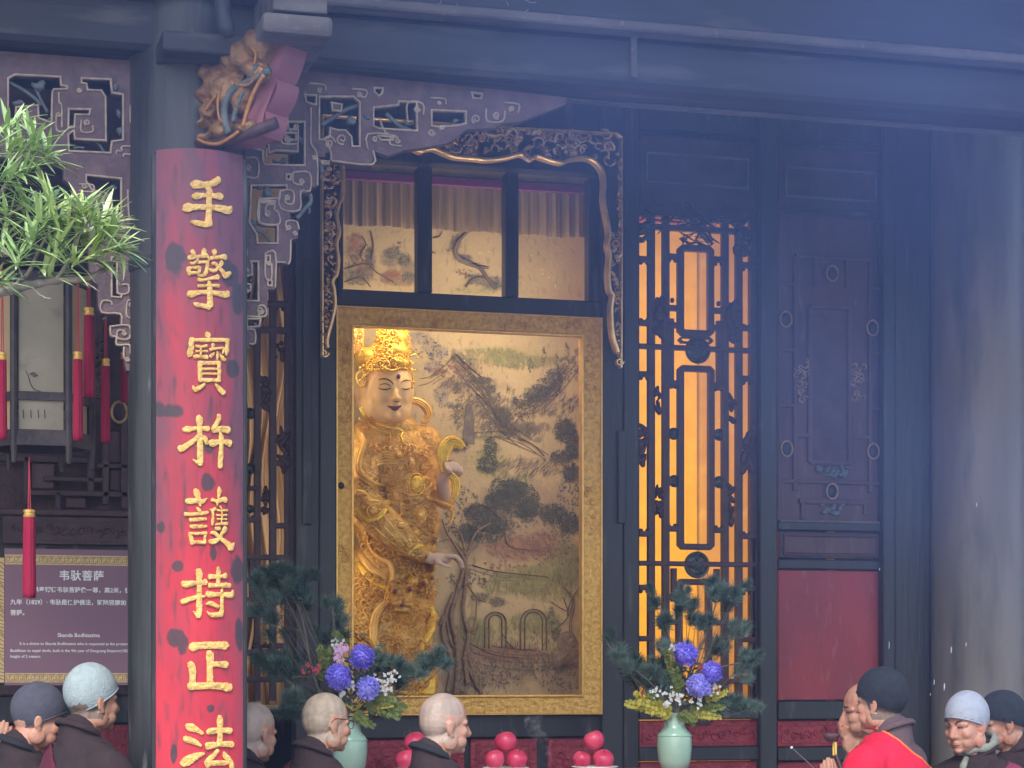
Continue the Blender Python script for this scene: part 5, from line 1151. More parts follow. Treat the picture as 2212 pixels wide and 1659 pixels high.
# ================================================================== lattice door leaves, lit amber room behind
def lattice(u0, u1, v0, v1, ur, label, verts, horis, rects, circles, blobs, scallops, Y=-.01):
    root = hp("lattice_door", (lambda b: (qbox(b, u0, v0 - 22, u1, v0, Y, .05, ur, .004), b)[1])(NB()), m_lat, label=label)
    def bar(ua, va, ub, vb, w, dy=0.0, nm="bar"):
        p, q = Q(ua, va, Y, ur), Q(ub, vb, Y, ur); b = NB(); s = depth(ur, Y)/FPX
        ribbon(b, [(p.x, p.z), (q.x, q.z)], w*s*1.32, Y + .004 + dy, Y + .04 + dy, ridge=.002); return obj(nm, b, m_lat, root)
    for u, a, c, w in verts: bar(u, a, u, c, w)
    for v, a, c, w in horis: bar(a, v, c, v, w, -.003)
    for (a, c, e, f_, w) in rects:
        s = depth(ur, Y)/FPX; r_ = 5
        l = [(a+r_,c),(e-r_,c),(e,c+r_),(e,f_-r_),(e-r_,f_),(a+r_,f_),(a,f_-r_),(a,c+r_)]
        b = NB(); ribbon(b, [(Q(u, v, Y, ur).x, Q(u, v, Y, ur).z) for u, v in l], w*s*1.3, Y - .001, Y + .037, ridge=.002, closed=True); obj("inner_frame", b, m_lat, root)
    s = depth(ur, Y)/FPX
    for (u, v, r_) in circles:
        c = Q(u, v, Y, ur); b = NB(); R_ = r_*s
        tube(b, [c + Vector((R_*.93*math.cos(a), .012, R_*.93*math.sin(a))) for a in [2*PI*q/28 for q in range(29)]], R_*.12, 7)
        ell(b, c + Vector((0, .02, 0)), (R_*.9, .012, R_*.9), 20, 8)
        rr = random.Random(int(u + v))
        for k in range(12 if r_ > 20 else 6):
            a0 = rr.uniform(0, 6.28); q = R_*rr.uniform(.1, .62); cc = c + Vector((q*math.cos(a0), .004, q*math.sin(a0))); L_ = R_*rr.uniform(.2, .36); ph = rr.uniform(0, 6)
            tube(b, [cc + Vector((L_*(1 - .1*t)*math.cos(ph + t*.6), -.004, L_*(1 - .1*t)*math.sin(ph + t*.6))) for t in range(8)], L_*.2, 5)
        obj("medallion", b, m_medal, root, smooth=True, sharp=50)
    b = NB()
    for (u, v, h) in scallops:        # small cusped brackets above and below the short bars
        for sx in (-1, 1):
            c = Q(u + sx*7, v, Y, ur); ell(b, c + Vector((0, .02, 0)), (5*s, .016, h*s), 8, 6)
    if len(b.verts): obj("cusp", b, m_lat, root, smooth=True, kind="stuff")
    else: b.free()
    for (u, v, w, h, k) in blobs:
        b = NB(); rr = random.Random(int(u*3 + v))
        for q in range(k):
            c = Q(u + rr.gauss(0, .35)*w, v + rr.uniform(-.5, .5)*h, Y, ur); a = rr.uniform(-1, 1)
            ell(b, c + Vector((0, rr.uniform(0, .02), 0)), (rr.uniform(.3, .55)*w*s, .016, rr.uniform(.12, .24)*h*s), 8, 6, Matrix.Rotation(a, 3, 'Y'))
        obj("carved_figure", b, m_lat if w < 22 else m_medal, root, smooth=True)
    return root
def both(l, c=1505, sl=0.0): return l + [(2*c - u, v + 2, *r) for u, v, *r in l]
side = [(565,1382,1408),(702,1382,1408),(812,1382,1408),(1155,1382,1408),(1270,1382,1408),(1380,1382,1408)]
mid = [(556,1440,1470),(667,1440,1470),(704,1440,1470),(829,1440,1470),(1143,1440,1468),(1290,1440,1468),(1344,1440,1468)]
hor = [(494,1382,1630,9),(752,1382,1630,8),(1218,1382,1630,8),(1472,1382,1630,9)]
for v, a, c in side: hor += [(v, a, c, 9), (v + 1, 3006 - c, 3020 - a, 9)]
for v, a, c in mid: hor += [(v, a, c, 9), (v + 1, 3008 - c, 3008 - a, 9)]
ver = [(1409,470,1514,11),(1440.5,470,1514,11),(1568.5,470,1514,11),(1598.5,470,1514,11),(1629,1150,1514,9),(1452,690,840,8),(1556,690,840,8),(1458,1228,1300,8),(1551,1228,1300,8)]
lattice(1381, 1641, 470, 1514, 1505, "tall lattice door with dark bars before the glowing amber cloth", ver, hor,
    [(1472,536,1537,719,10),(1472,796,1538,1181,10),(1469,1257,1533,1560,10),(1470,729,1539,740,3)],
    [(1509,756,28),(1507,1220,28),(1457,938,13),(1555,937,13),(1458,1040,13),(1555,1040,13)],
    [(1423,688,20,70,22),(1584,690,20,80,26),(1393,512,24,40,14),(1609,520,26,50,16),(1390,968,14,80,14),(1619,970,18,90,18),(1425,872,12,60,8),(1583,880,12,60,8),(1425,1082,14,70,12),(1584,1085,14,80,12),(1480,520,18,12,6),(1530,520,18,12,6),(1505,510,50,10,8),(1505,476,100,14,18),(1400,470,40,16,8),(1600,476,40,18,8),(1505,526,40,10,8)],
    both([(1394,572,5),(1455,564,5),(1394,696,5),(1394,820,5),(1455,836,5),(1394,1148,5),(1454,1136,5),(1462,650,6),(1394,1278,5),(1394,1462,6),(1408,1462,6)]))
b = NB(); qbox(b, 1622, 470, 1642, 1514, -.008, .05, 1632, .003); hp("door_stile", b, m_lat)
b = NB(); qbox(b, 1372, 300, 1381.5, 1514, -.03, .07, 1376, .003); hp("door_stile", b, m_black)
# amber cloth hung behind: two overlapping lengths of fabric
YB = .62
crt = thing("amber_curtain", "amber cloth in two overlapping lengths hung behind the lattice door", "curtain", Q(1505, 1520, YB, 1505))
def cloth(nm, ua, ub, Y0, m, va=440, vb=1520, wob=.004, n=40):
    b = NB(); g_ = []
    for i in range(n+1):
        u = ua + (ub - ua)*i/n; col = []
        for j in range(2):
            q = Q(u, (vb, va)[j], Y0, 1505); y = Y0 + wob*math.sin(i*.9 + 1.3*math.sin(i*.35))
            col.append((b.verts.new((q.x, y, q.z)), b.verts.new((q.x, y + .004, q.z))))
        g_.append(col)
    for i in range(n):
        b.faces.new((g_[i][0][0], g_[i+1][0][0], g_[i+1][1][0], g_[i][1][0])); b.faces.new((g_[i][0][1], g_[i][1][1], g_[i+1][1][1], g_[i+1][0][1]))
        b.faces.new((g_[i][0][0], g_[i][0][1], g_[i+1][0][1], g_[i+1][0][0])); b.faces.new((g_[i][1][0], g_[i+1][1][0], g_[i+1][1][1], g_[i][1][1]))
    for q in (0, n): b.faces.new((g_[q][0][0], g_[q][1][0], g_[q][1][1], g_[q][0][1]))
    return obj(nm, b, m, crt, smooth=True, sharp=35)
cloth("cloth_length", 1340, 1505, YB, m_amber, 400, 1650); m_amber2 = M("tan_amber_cloth", (.58,.30,.085), (.50,.25,.065), 6, .8, c3=(.66,.38,.11), s3=8, lo3=.6, hi3=.8)
cloth("cloth_length", 1497, 1700, YB + .03, m_amber2, 400, 1650, .004); cloth("cloth_top_band", 1340, 1548, YB - .02, M("rose_band", (.42,.10,.14), None, rough=.85), 400, 487, .003)
xa2, xb2 = W(1376, 0, .06).x - .02, W(1690, 0, YB).x; zA = Q(0, 1640, .1, 1505).z; zB = Q(0, 400, .1, 1505).z
inner("inner_wall", (xa2 - .1, YB + .10, zA - .1), (xb2 + .1, YB + .14, zB + .1), m_inner)
inner("inner_wall", (xa2 - .06, .05, zA - .1), (xa2 - .01, YB + .10, zB + .1), m_amber); inner("inner_wall", (xb2 + .02, .05, zA - .1), (xb2 + .07, YB + .10, zB + .1), m_amber)
inner("inner_ceiling", (xa2 - .06, .05, zB + .1), (xb2 + .07, YB + .14, zB + .14), m_black); inner("inner_floor", (xa2 - .06, .05, zA - .14), (xb2 + .07, YB + .14, zA - .1), m_amber)
lamp("room_lamp", (xa2 + .10, .075, zA + 1.62), (xa2 + .44, YB, zA + 1.62), 5.2, (1.0, .84, .42), 2.9, .05, upright=True)
lamp("room_lamp", (W(1660, 0, .1).x + .03, .09, zA + 1.7), (xa2 + .30, YB, zA + 1.7), 3.6, (1.0, .82, .42), 2.6, .05, upright=True)
# left lattice beside the couplet board, bronze drapes behind
verL = [(557,640,1514,10),(590.5,600,1514,11),(622,560,1514,9),(545,1200,1330,7)]
horL = [(655,530,640,10),(712,530,640,10),(1055,536,560,7),(1123,530,565,9),(1135,592,640,9),(1204,530,640,9),(1254,530,560,8),(1296,530,560,8),(1410,530,600,10),(1395,592,640,9),(1468,530,640,9),(1000,592,622,8)]
lattice(528, 642, 560, 1514, 585, "narrow lattice door with dark bars between the couplet board and the shrine", verL, horL, [], [(541,894,12),(541,1013,12),(541,1100,9)], [(606,760,12,40,8),(575,850,14,60,12),(614,980,14,90,16),(573,1085,12,60,10),(575,1400,40,12,10)], [(541,706,6),(606,664,6),(541,1118,5)], Y=.02)
b = NB(); qbox(b, 626, 250, 643, 1514, .012, .05, 634, .003); hp("door_stile", b, m_lat)
dr = thing("bronze_drape", "bronze and tan drapery seen behind the narrow lattice door", "curtain", W(585, 1510, .5))
b = NB(); n = 60; g_ = []
for i in range(n+1):
    u = 505 + 150*i/n; g_.append([b.verts.new(W(u + 10*math.sin(j*.7 + i*.1), 540 + 990*j/24, .46 + .05*math.sin(i*.7 + j*.35) + .02*math.sin(i*1.7))) for j in range(25)])
for i in range(n):
    for j in range(24): b.faces.new((g_[i][j], g_[i+1][j], g_[i+1][j+1], g_[i][j+1]))
obj("drape", b, m_intdrape, dr, smooth=True)
lamp("unseen_shrine_light", (W(612, 0, .1).x, .14, W(0, 1100, .1).z), (W(570, 0, .45).x, .46, W(0, 1000, .4).z), 0.8, (1.0, .80, .56), 1.7, .05, upright=True)

# ================================================================== carved door leaf
Yd = .03; ud = 1794
door = hp("carved_door", (lambda b: (qbox(b, 1681, 462, 1908, 1126, Yd, .04, ud, .003), b)[1])(NB()), m_door, label="dark carved door leaf with bronze rings and red lower panel")
def dbar(l, w, h=.02, nm="moulding", m=None):
    s = depth(ud, Yd)/FPX; b = NB(); ribbon(b, [(Q(u, v, Yd, ud).x, Q(u, v, Yd, ud).z) for u, v in l], w*s, Yd - h, Yd + .004, ridge=.003); return obj(nm, b, m or m_door, door)
for l, w in (([(1681,480),(1681,1126)],10),([(1908,480),(1908,1126)],10),([(1716,560),(1716,1062)],9),([(1878,560),(1878,1062)],9),([(1748,665),(1748,1000)],10),([(1834,665),(1834,1000)],10),([(1716,558),(1878,558)],9),([(1748,664),(1834,664)],9),([(1748,1000),(1834,1000)],10),
    ([(1681,1042),(1908,1042)],8),([(1724,1084),(1876,1084)],11),([(1732,1084),(1732,1122)],9),([(1868,1084),(1868,1110)],9),([(1718,943),(1748,943)],9),([(1834,943),(1878,943)],9),([(1681,618),(1716,618)],8),([(1878,618),(1908,618)],8),([(1681,760),(1716,760)],8),([(1878,760),(1908,760)],8),([(1681,880),(1716,880)],8),([(1878,880),(1908,880)],8),([(1760,558),(1760,620)],8),([(1828,558),(1828,620)],8)): dbar(l, w)
dbar([(1681,1128),(1908,1128)], 6, .03, m=m_beamdust)
b = NB(); qbox(b, 1753, 669, 1829, 996, Yd - .008, .02, ud, .003); obj("centre_panel", b, m_plumdark, door)
sD = depth(ud, Yd)/FPX
for (u, v) in ((1798,590),(1698,694),(1885,704),(1700,972),(1887,972),(1798,1061)):
    c = Q(u, v, Yd - .03, ud); b = NB(); tube(b, [c + Vector((13*sD*math.cos(a), 0, 16.5*sD*math.sin(a))) for a in [2*PI*q/26 for q in range(27)]], 2.3*sD, 8); obj("ring", b, m_bronze, door, smooth=True)
    b = NB(); ell(b, c + Vector((0, .012, 0)), (10*sD, .014, 13*sD), 12, 8); obj("ring_boss", b, m_black, door, smooth=True)
rr = random.Random(17)
for (cu) in (1731, 1852):
    b = NB()
    for k in range(34):
        u = cu + rr.uniform(-12, 12); v = 825 + rr.uniform(-46, 46); c = Q(u, v, Yd - .012, ud); R_ = rr.uniform(4, 8)*sD; ph = rr.uniform(0, 6)
        tube(b, [c + Vector((R_*(1 - .08*t)*math.cos(ph + t*.6), -.008, R_*(1 - .08*t)*math.sin(ph + t*.6))) for t in range(8)], R_*.22, 5)
    obj("gilt_flower", b, m_bronze, door, smooth=True)
b = NB()
for k in range(26): ell(b, Q(1796 + rr.uniform(-36, 36), 1018 + rr.uniform(-10, 10), Yd - .012, ud), (rr.uniform(4, 10)*sD, .014, rr.uniform(3, 6)*sD), 8, 6, Matrix.Rotation(rr.uniform(-1, 1), 3, 'Y'))
for k in range(16): ell(b, Q(1798 + rr.uniform(-24, 24), 1100 + rr.uniform(-12, 12), Yd - .01, ud), (rr.uniform(4, 8)*sD, .012, rr.uniform(3, 7)*sD), 8, 6)
obj("carved_leaf", b, m_leafcarve, door, smooth=True)
b = NB(); qbox(b, 1681, 1129, 1908, 1146, -.01, .06, ud, .004); hp("rail", b, m_black)
panel("door_panel", 1684, 1150, 1905, 1206, m_plumdark, .02, ud)
a = Q(1694, 1199, .02, ud); c = Q(1894, 1157, .02, ud); b = NB(); ribbon(b, [(a.x, a.z), (c.x, a.z), (c.x, c.z), (a.x, c.z)], .010, .010, .022, ridge=.003, closed=True); hp("panel_moulding", b, m_door)
b = NB(); qbox(b, 1696, 1160, 1893, 1196, .012, .02, ud, .003); hp("panel_field", b, m_door)
board("rail", 1681, 1209, 1908, 1230, -.01, .06, m_black, ud)
panel("door_panel", 1681, 1232, 1907, 1512, m_redpanel, .02, ud)
# ================================================================== offering table, plates, apples, vases, flowers
YT = -1.35
tl, trr = W(660, 1668, YT), W(1560, 1668, YT)
tz = W(1106, 1668, YT).z
tab = thing("offering_table", "long altar table under a red cloth below the shrine", "table", ((tl.x+trr.x)/2, (tl.y+trr.y)/2, 0))
b = NB(); bbox(b, (tl.x, tl.y - .32, tz - .05), (trr.x, tl.y + .30, tz), .008); obj("tabletop", b, m_cloth_red, tab)
b = NB(); box(b, (tl.x - .005, tl.y - .325, .12), (trr.x + .005, tl.y - .31, tz - .012)); obj("table_cloth_front", b, m_cloth_red, tab)
for sx in (tl.x + .06, trr.x - .06):
    for sy in (tl.y - .28, tl.y + .26): b = NB(); box(b, (sx - .03, sy - .03, 0), (sx + .03, sy + .03, tz - .05)); obj("leg", b, m_black, tab)
ap0 = None
def apple_mesh(sd):
    b = NB(); rr = random.Random(sd); n = 28; prof = []
    for i in range(19):
        t = PI*i/18; r = math.sin(t)*(1 + .05*math.cos(t)); z = math.cos(t)*.94
        if i < 4: z -= .16*(1 - i/4)**1.5
        if i > 15: z += .10*((i - 15)/3)**1.5
        prof.append((max(r, .012), z))
    rows = []
    for r, z in reversed(prof): rows.append((r, z))
    lathe(b, rows, n)
    for v in b.verts:
        a = math.atan2(v.co.y, v.co.x); k = 1 + .03*math.cos(5*a + sd)*max(0, -v.co.z) + .06*noise.noise(v.co*1.4 + Vector((sd*5, 0, 0)))
        v.co = Vector((v.co.x*k, v.co.y*k, v.co.z))*.0485
    return b
apples = [((895,1603),24,"top red apple of the pile half hidden behind the pale bald monk"),((874,1640),23,"lower apple farthest from the pale bald monk in the pile behind him"),((916,1642),22,"lower apple behind the pale bald monk's black collar"),
    ((1091,1602),24,"top red apple of the pile in the middle of the altar"),((1065,1640),22,"lower apple nearer the bald monk's face in the middle pile"),((1113,1640),23,"lower apple nearer the smoke wisp in the middle pile"),
    ((1282,1599),23,"top red apple of the pile nearest the clear-standing vase"),((1253,1640),20,"smallest red apple, low in the pile nearest the clear-standing vase"),((1299,1640),23,"large lower apple closest to the clear-standing vase")]
for i, ((u, v), r, lab) in enumerate(apples):
    p = W(u, v, YT); px = depth(u, YT)/FPX; k = r*px/.0485
    a = thing("apple", lab, "apple", (p.x, tl.y + (-.012 if v < 1620 else -.03), p.z), "red apples piled on white plates", rng.uniform(0, 6)); a.scale = (k, k, k); a.rotation_euler[0] = rng.uniform(-.5, .5); a.rotation_euler[1] = rng.uniform(-.4, .4)
    obj("skin", apple_mesh(i), m_apple, a, smooth=True, local=True)
    b = NB(); tube(b, [(0,0,.036),(.002,.001,.048),(.006,.002,.058)], [.0018,.0015,.002], 6); obj("stalk", b, m_stem, a, local=True)
for u, w, lab in ((895,46,"white plate under the apples behind the bald monk"),(1090,50,"white plate under the apples in the middle of the altar"),(1282,50,"white plate under the apples nearest the clear-standing vase")):
    p = W(u, 1660, YT); px = depth(u, YT)/FPX; t = thing("plate", lab, "plate", (p.x, tl.y - .02, tz), "white offering plates"); R_ = w*px
    b = NB(); lathe(b, [(R_*.45, 0), (R_*.5, .008), (R_*.9, .016), (R_*1.02, .022), (R_*1.0, .025), (R_*.88, .020), (R_*.3, .012)], 36); obj("dish", b, m_white, t, smooth=True, local=True)
def vase(u, lab):
    p = W(u, 1660, YT + .12); s = depth(u, YT + .12)/FPX; v = thing("vase", lab, "vase", (p.x, tl.y + .12, tz), "celadon vases on the altar table")
    zt = lambda vv: (1668 - vv)*s*1.012
    b = NB(); lathe(b, [(28*s, 0), (30*s, .004), (35*s, zt(1652)), (37.5*s, zt(1625)), (37.5*s, zt(1602)), (36.5*s, zt(1596)), (34*s, zt(1591)), (24*s, zt(1580)), (22.5*s, zt(1572)), (22.5*s, zt(1562)), (23*s, zt(1556)), (27*s, zt(1550)), (28*s, zt(1548)), (26*s, zt(1548)), (21*s, zt(1556)), (20*s, zt(1575)), (10*s, zt(1580))], 48)
    obj("body", b, m_green, v, smooth=True, sharp=60, local=True)
    b = NB(); lathe(b, [(37.2*s, zt(1599)), (38.2*s, zt(1598)), (38.2*s, zt(1596.5)), (36.6*s, zt(1595.5))], 48); obj("shoulder_ridge", b, m_green, v, smooth=True, local=True); return Vector((p.x, tl.y + .12, tz + zt(1552)))
mouthL = vase(756, "celadon green vase half hidden behind the monk with glasses"); mouthR = vase(1457, "celadon green vase standing in full view below the amber lattice door")
# needle tuft, chrysanthemum and spray meshes shared between alike pieces
def tuft_mesh(sd, n=210, L=.058):
    b = NB(); rr = random.Random(sd)
    for k in range(n):
        a = rr.uniform(0, 6.28); el = rr.gauss(.9, .42); d_ = Vector((math.cos(a)*math.sin(el), math.sin(a)*math.sin(el), math.cos(el)))
        o = Vector((0, 0, rr.uniform(-.035, .012))); l = L*rr.uniform(.65, 1.1); s_ = d_.orthogonal().normalized()*.0012; m_ = o + d_*l*.55 + Vector((0, 0, .002)); e = o + d_*l
        q = [b.verts.new(x) for x in (o - s_, o + s_, m_ + s_*.9, m_ - s_*.9)]; b.faces.new(q); b.faces.new((q[3], q[2], b.verts.new(e)))
    me = bpy.data.meshes.new("pine_tuft"); b.to_mesh(me); b.free(); return me
def mum_mesh(sd, R_):
    b = NB(); rr = random.Random(sd); ell(b, (0,0,0), R_*.78, 14, 10)
    n = 420
    for k in range(n):
        z = 1 - 2*(k + .5)/n; a = k*2.39996; r = math.sqrt(1 - z*z); d_ = Vector((r*math.cos(a), r*math.sin(a), z)).normalized(); d_ = (d_ + Vector((rr.uniform(-.15,.15), rr.uniform(-.15,.15), rr.uniform(-.1,.2)))).normalized()
        s_ = d_.orthogonal().normalized(); up = d_.cross(s_); s_ = (s_*math.cos(a) + up*math.sin(a))*R_*.085; up2 = d_.cross(s_).normalized()
        o = d_*R_*.70; ln_ = rr.uniform(.86, 1.14); m_ = d_*R_*ln_; e = d_*R_*(ln_ - .02) + (Vector((0,0,1)) - d_*d_.z)*R_*.10
        q = [b.verts.new(x) for x in (o - s_*.6, o + s_*.6, m_ + s_, m_ - s_)]; b.faces.new(q); t1 = b.verts.new(e + up2*R_*.05); b.faces.new((q[3], q[2], t1))
    me = bpy.data.meshes.new("chrysanthemum"); b.to_mesh(me); b.free(); return me
tufts = [tuft_mesh(i) for i in range(4)] + [tuft_mesh(9, 120, .05)]
for t in tufts: t.materials.append(None)
tuft_v = []
for m_ in (m_pine, m_pine2):
    for i in range(4):
        me = tuft_mesh(i + (10 if m_ is m_pine2 else 0)); me.materials.append(m_); tuft_v.append(me)
mum_v = []
for m_, r_ in ((m_mum, .056), (m_mum2, .053)):
    me = mum_mesh(3, r_); me.materials.append(m_); mum_v.append(me)
def piece(name, me, parent, loc, rot=(0,0,0), sc=1.0):
    o = bpy.data.objects.new(name, me); COL.objects.link(o); o.parent = parent; o.location = Vector(loc) - BASE[parent.name]; o.rotation_euler = rot; o.scale = (sc, sc, sc); BASE[o.name] = BASE[parent.name]; return o
def spray(b, c, r, n, sz, rr):
    for k in range(n):
        p = c + Vector((rr.gauss(0, r), rr.gauss(0, r*.6), rr.gauss(0, r)))
        for q in range(5):
            a = q*1.257 + rr.random(); e1 = Vector((math.cos(a), rr.uniform(-.3, .1), math.sin(a)))*sz; e2 = Vector((-math.sin(a), 0, math.cos(a)))*sz*.4
            b.faces.new([b.verts.new(x) for x in (p, p + e1*.6 + e2, p + e1, p + e1*.6 - e2)])
def frond(b, p0, p1, w, rr, n=14):
    for k in range(n):
        t = (k + .5)/n; c = p0.lerp(p1, t) + Vector((0, rr.uniform(-.01, .01), 0)); d_ = (p1 - p0).normalized()
        for sx in (-1, 1):
            nd = (d_*.6 + Vector((-d_.z, rr.uniform(-.5, .5), d_.x))*sx).normalized()*w*(1 - .6*t)*rr.uniform(.7, 1.2); sd_ = nd.cross(Vector((0,1,0))).normalized()*w*.22
            b.faces.new([b.verts.new(x) for x in (c, c + nd*.55 + sd_, c + nd, c + nd*.55 - sd_)])
def bouquet(lab, mouth, pines, mums, whites, yells, greens, twigs, pinks, berries, seed, yc):
    px = depth(yc[0], YT)/FPX; t = thing("flower_arrangement", lab, "flowers", mouth); rr = random.Random(seed); zc = mouth
    def P(u, v, j=0.0): 
        a = (u - 1106)/FPX; z = (mouth.y + j - CAMY)/(CP - SP*a); return D(u, v, z)
    b = NB()
    for l, w in twigs: tube(b, [P(u, v, j) for u, v, j in catmull([(u, v, -.05) for u, v in l], 4)], w*px, 6)
    ctr = P(yc[0], yc[1])
    for (u, v, s_) in pines:
        p = P(u, v, rr.uniform(-.10, .12)); m_ = ctr.lerp(p, .55) + Vector((rr.uniform(-.03, .03), 0, -.02 - .05*rr.random()))
        tube(b, [Vector(q) for q in catmull([tuple(ctr), tuple(m_), tuple(p)], 4)], [.0020]*5 + [.0016]*3 + [.0014], 5)
        for q in range(3 if s_ > .95 else 2):
            o_ = Vector((rr.gauss(0, .020), rr.gauss(0, .02), rr.gauss(0, .014))); dr = (p - m_).normalized()
            e = (dr + Vector((rr.uniform(-.4, .4), rr.uniform(-.5, .3), rr.uniform(-.2, .5)))).to_track_quat('Z', 'Y').to_euler()
            piece("pine_tuft", rr.choice(tuft_v), t, p + o_, e, s_*rr.uniform(.85, 1.1))
    obj("stem", b, m_wood_twig, t)
    for (u, v, r_, k) in mums: piece("chrysanthemum", mum_v[k], t, P(u, v, -.14), (rr.uniform(-.6, -.2), rr.uniform(-.4, .4), rr.uniform(0, 6)), r_*px/(.056 if k == 0 else .053))
    for nm, l, m_, n_, sz, kk in (("white_spray", whites, m_whitef, 13, .0085, 1), ("pink_blossom", pinks, m_pinkf, 26, .010, 1), ("red_berry", berries, m_berry, 7, .006, 1)):
        if l:
            b = NB()
            for (u, v, r_) in l: spray(b, P(u, v, -.12), r_*px*.5, n_, sz, rr)
            obj(nm, b, m_, t, kind="stuff")
    for nm, l, m_ in (("yellow_fern", yells, m_yell), ("green_fern", greens, m_fern)):
        b = NB()
        for (u0, v0, u1, v1, w) in l:
            for q in range(3): frond(b, P(u0 + rr.uniform(-8, 8), v0 + rr.uniform(-5, 5), -.06), P(u1 + rr.uniform(-8, 8), v1 + rr.uniform(-6, 6), -.12 + rr.uniform(-.04, .04)), w*px, rr)
        obj(nm, b, m_, t, kind="stuff")
    b = NB()    # dark foliage filling the heart of the arrangement
    for k in range(260):
        u, v = yc[0] + rr.gauss(yc[2], 34), yc[1] - 50 + rr.gauss(yc[3], 30); c = P(u, v, rr.uniform(-.08, .10)); a = rr.uniform(0, 6.28); e1 = Vector((math.cos(a), rr.uniform(-.6, .6), math.sin(a)))*.022*rr.uniform(.6, 1.3); e2 = e1.cross(Vector((0,1,0))).normalized()*.006
        b.faces.new([b.verts.new(x) for x in (c - e1, c + e2, c + e1, c - e2)])
    obj("leafy_filler", b, m_pine2, t, kind="stuff"); return t
pR = [(1311,1370,.8),(1344,1422,1),(1354,1447,1),(1379,1433,1),(1384,1468,1),(1404,1480,1),(1425,1444,1),(1442,1463,1),(1366,1452,1),(1395,1455,1),(1410,1462,1),(1423,1291,.9),(1442,1338,1),(1430,1345,.9),(1480,1302,1),(1499,1308,1),(1470,1310,.9),(1504,1335,1),(1521,1340,1),(1543,1264,1),(1559,1275,1),(1589,1278,1),(1572,1297,1),(1550,1290,1),(1597,1354,1),(1585,1360,.9),(1548,1403,1),(1560,1395,.9),(1611,1422,1),(1624,1411,.9),(1608,1452,.9),(1600,1438,.9),(1578,1512,1),(1603,1523,1),(1630,1529,.9),(1551,1523,1),(1535,1516,1),(1590,1520,1),(1440,1400,1),(1520,1500,.9),(1420,1500,1),(1440,1480,1),(1600,1268,.8),(1480,1270,.7),(1416,1275,.7),(1500,1400,.8)]
bouquet("pine and violet chrysanthemum arrangement with yellow ferns before the amber lattice", mouthR, pR, [(1480,1413,26,0),(1539,1451,23,0),(1507,1481,24,1),(1520,1486,17,1)], [(1452,1501,18),(1417,1496,12),(1507,1512,16),(1545,1493,16),(1453,1400,8),(1440,1524,8),(1466,1503,10)],
    [(1430,1534,1355,1520,20),(1440,1536,1380,1518,20),(1450,1540,1400,1530,18),(1500,1540,1548,1548,16),(1530,1510,1575,1496,12),(1390,1520,1372,1500,14)], [(1470,1500,1440,1400,18),(1490,1540,1560,1530,18),(1430,1520,1400,1500,18),(1470,1540,1500,1560,14)],
    [([(1462,1545),(1480,1480),(1512,1400),(1524,1370),(1510,1345)],2.2),([(1524,1372),(1545,1310),(1552,1285)],1.8),([(1463,1545),(1452,1420),(1440,1350),(1430,1320)],1.8),([(1500,1455),(1560,1440),(1600,1432)],1.6),([(1462,1540),(1400,1470),(1335,1422),(1310,1385)],1.8)], [], [(1514,1440,6)], 4, (1460,1540,10,-10))
pL = [(595,1234,1),(622,1227,1.05),(562,1254,1),(592,1259,1),(627,1264,1),(610,1244,1),(664,1254,1),(577,1291,1),(602,1298,1),(590,1280,1),(647,1289,1),(657,1301,1),(640,1275,1),(668,1308,.9),(552,1328,1),(587,1333,1),(719,1301,1),(725,1312,.9),(721,1363,1),(753,1350,.9),(748,1370,.9),(607,1370,.9),(684,1363,.9),(572,1427,1),(597,1440,1),(624,1450,1),(610,1430,1),(585,1445,1),(640,1455,.9),(612,1527,1),(657,1512,1),(642,1539,1),(690,1525,1),(630,1500,1),(818,1422,.9),(840,1422,.9),(862,1442,1),(885,1457,1),(860,1470,1),(875,1445,1),(900,1450,.9),(937,1417,1),(919,1432,1),(957,1440,.9),(930,1445,.9),(810,1450,1),(870,1480,.9),(660,1420,.8),(680,1520,1),(720,1540,1),(700,1380,.8)]
bouquet("pine arrangement with three violet chrysanthemums in front of the statue's frame", mouthL, pL, [(782,1419,27,0),(731,1462,28,0),(794,1487,26,1)], [(830,1470,22),(848,1462,12),(836,1490,12),(731,1392,14),(760,1480,10),(740,1500,8)],
    [(790,1530,850,1524,10),(745,1520,760,1530,6),(764,1532,780,1520,6)], [(790,1520,860,1545,24),(810,1515,870,1530,20),(790,1510,845,1515,20),(710,1460,690,1400,18),(700,1470,708,1400,16),(745,1400,722,1372,16),(770,1540,800,1570,16)],
    [([(600,1251),(632,1290),(652,1335),(686,1484),(740,1540)],2.6),([(606,1272),(640,1340),(668,1420),(690,1500)],1.6),([(625,1315),(605,1312)],1),([(630,1330),(602,1330)],1),([(655,1365),(615,1352)],1),([(690,1460),(640,1462),(630,1466)],1),([(752,1545),(722,1350),(720,1310)],1.6)], [(733,1412,18),(742,1400,10)], [(667,1440,10),(681,1449,8),(690,1440,8),(655,1452,6),(745,1398,6)], 8, (756,1540,24,-12))
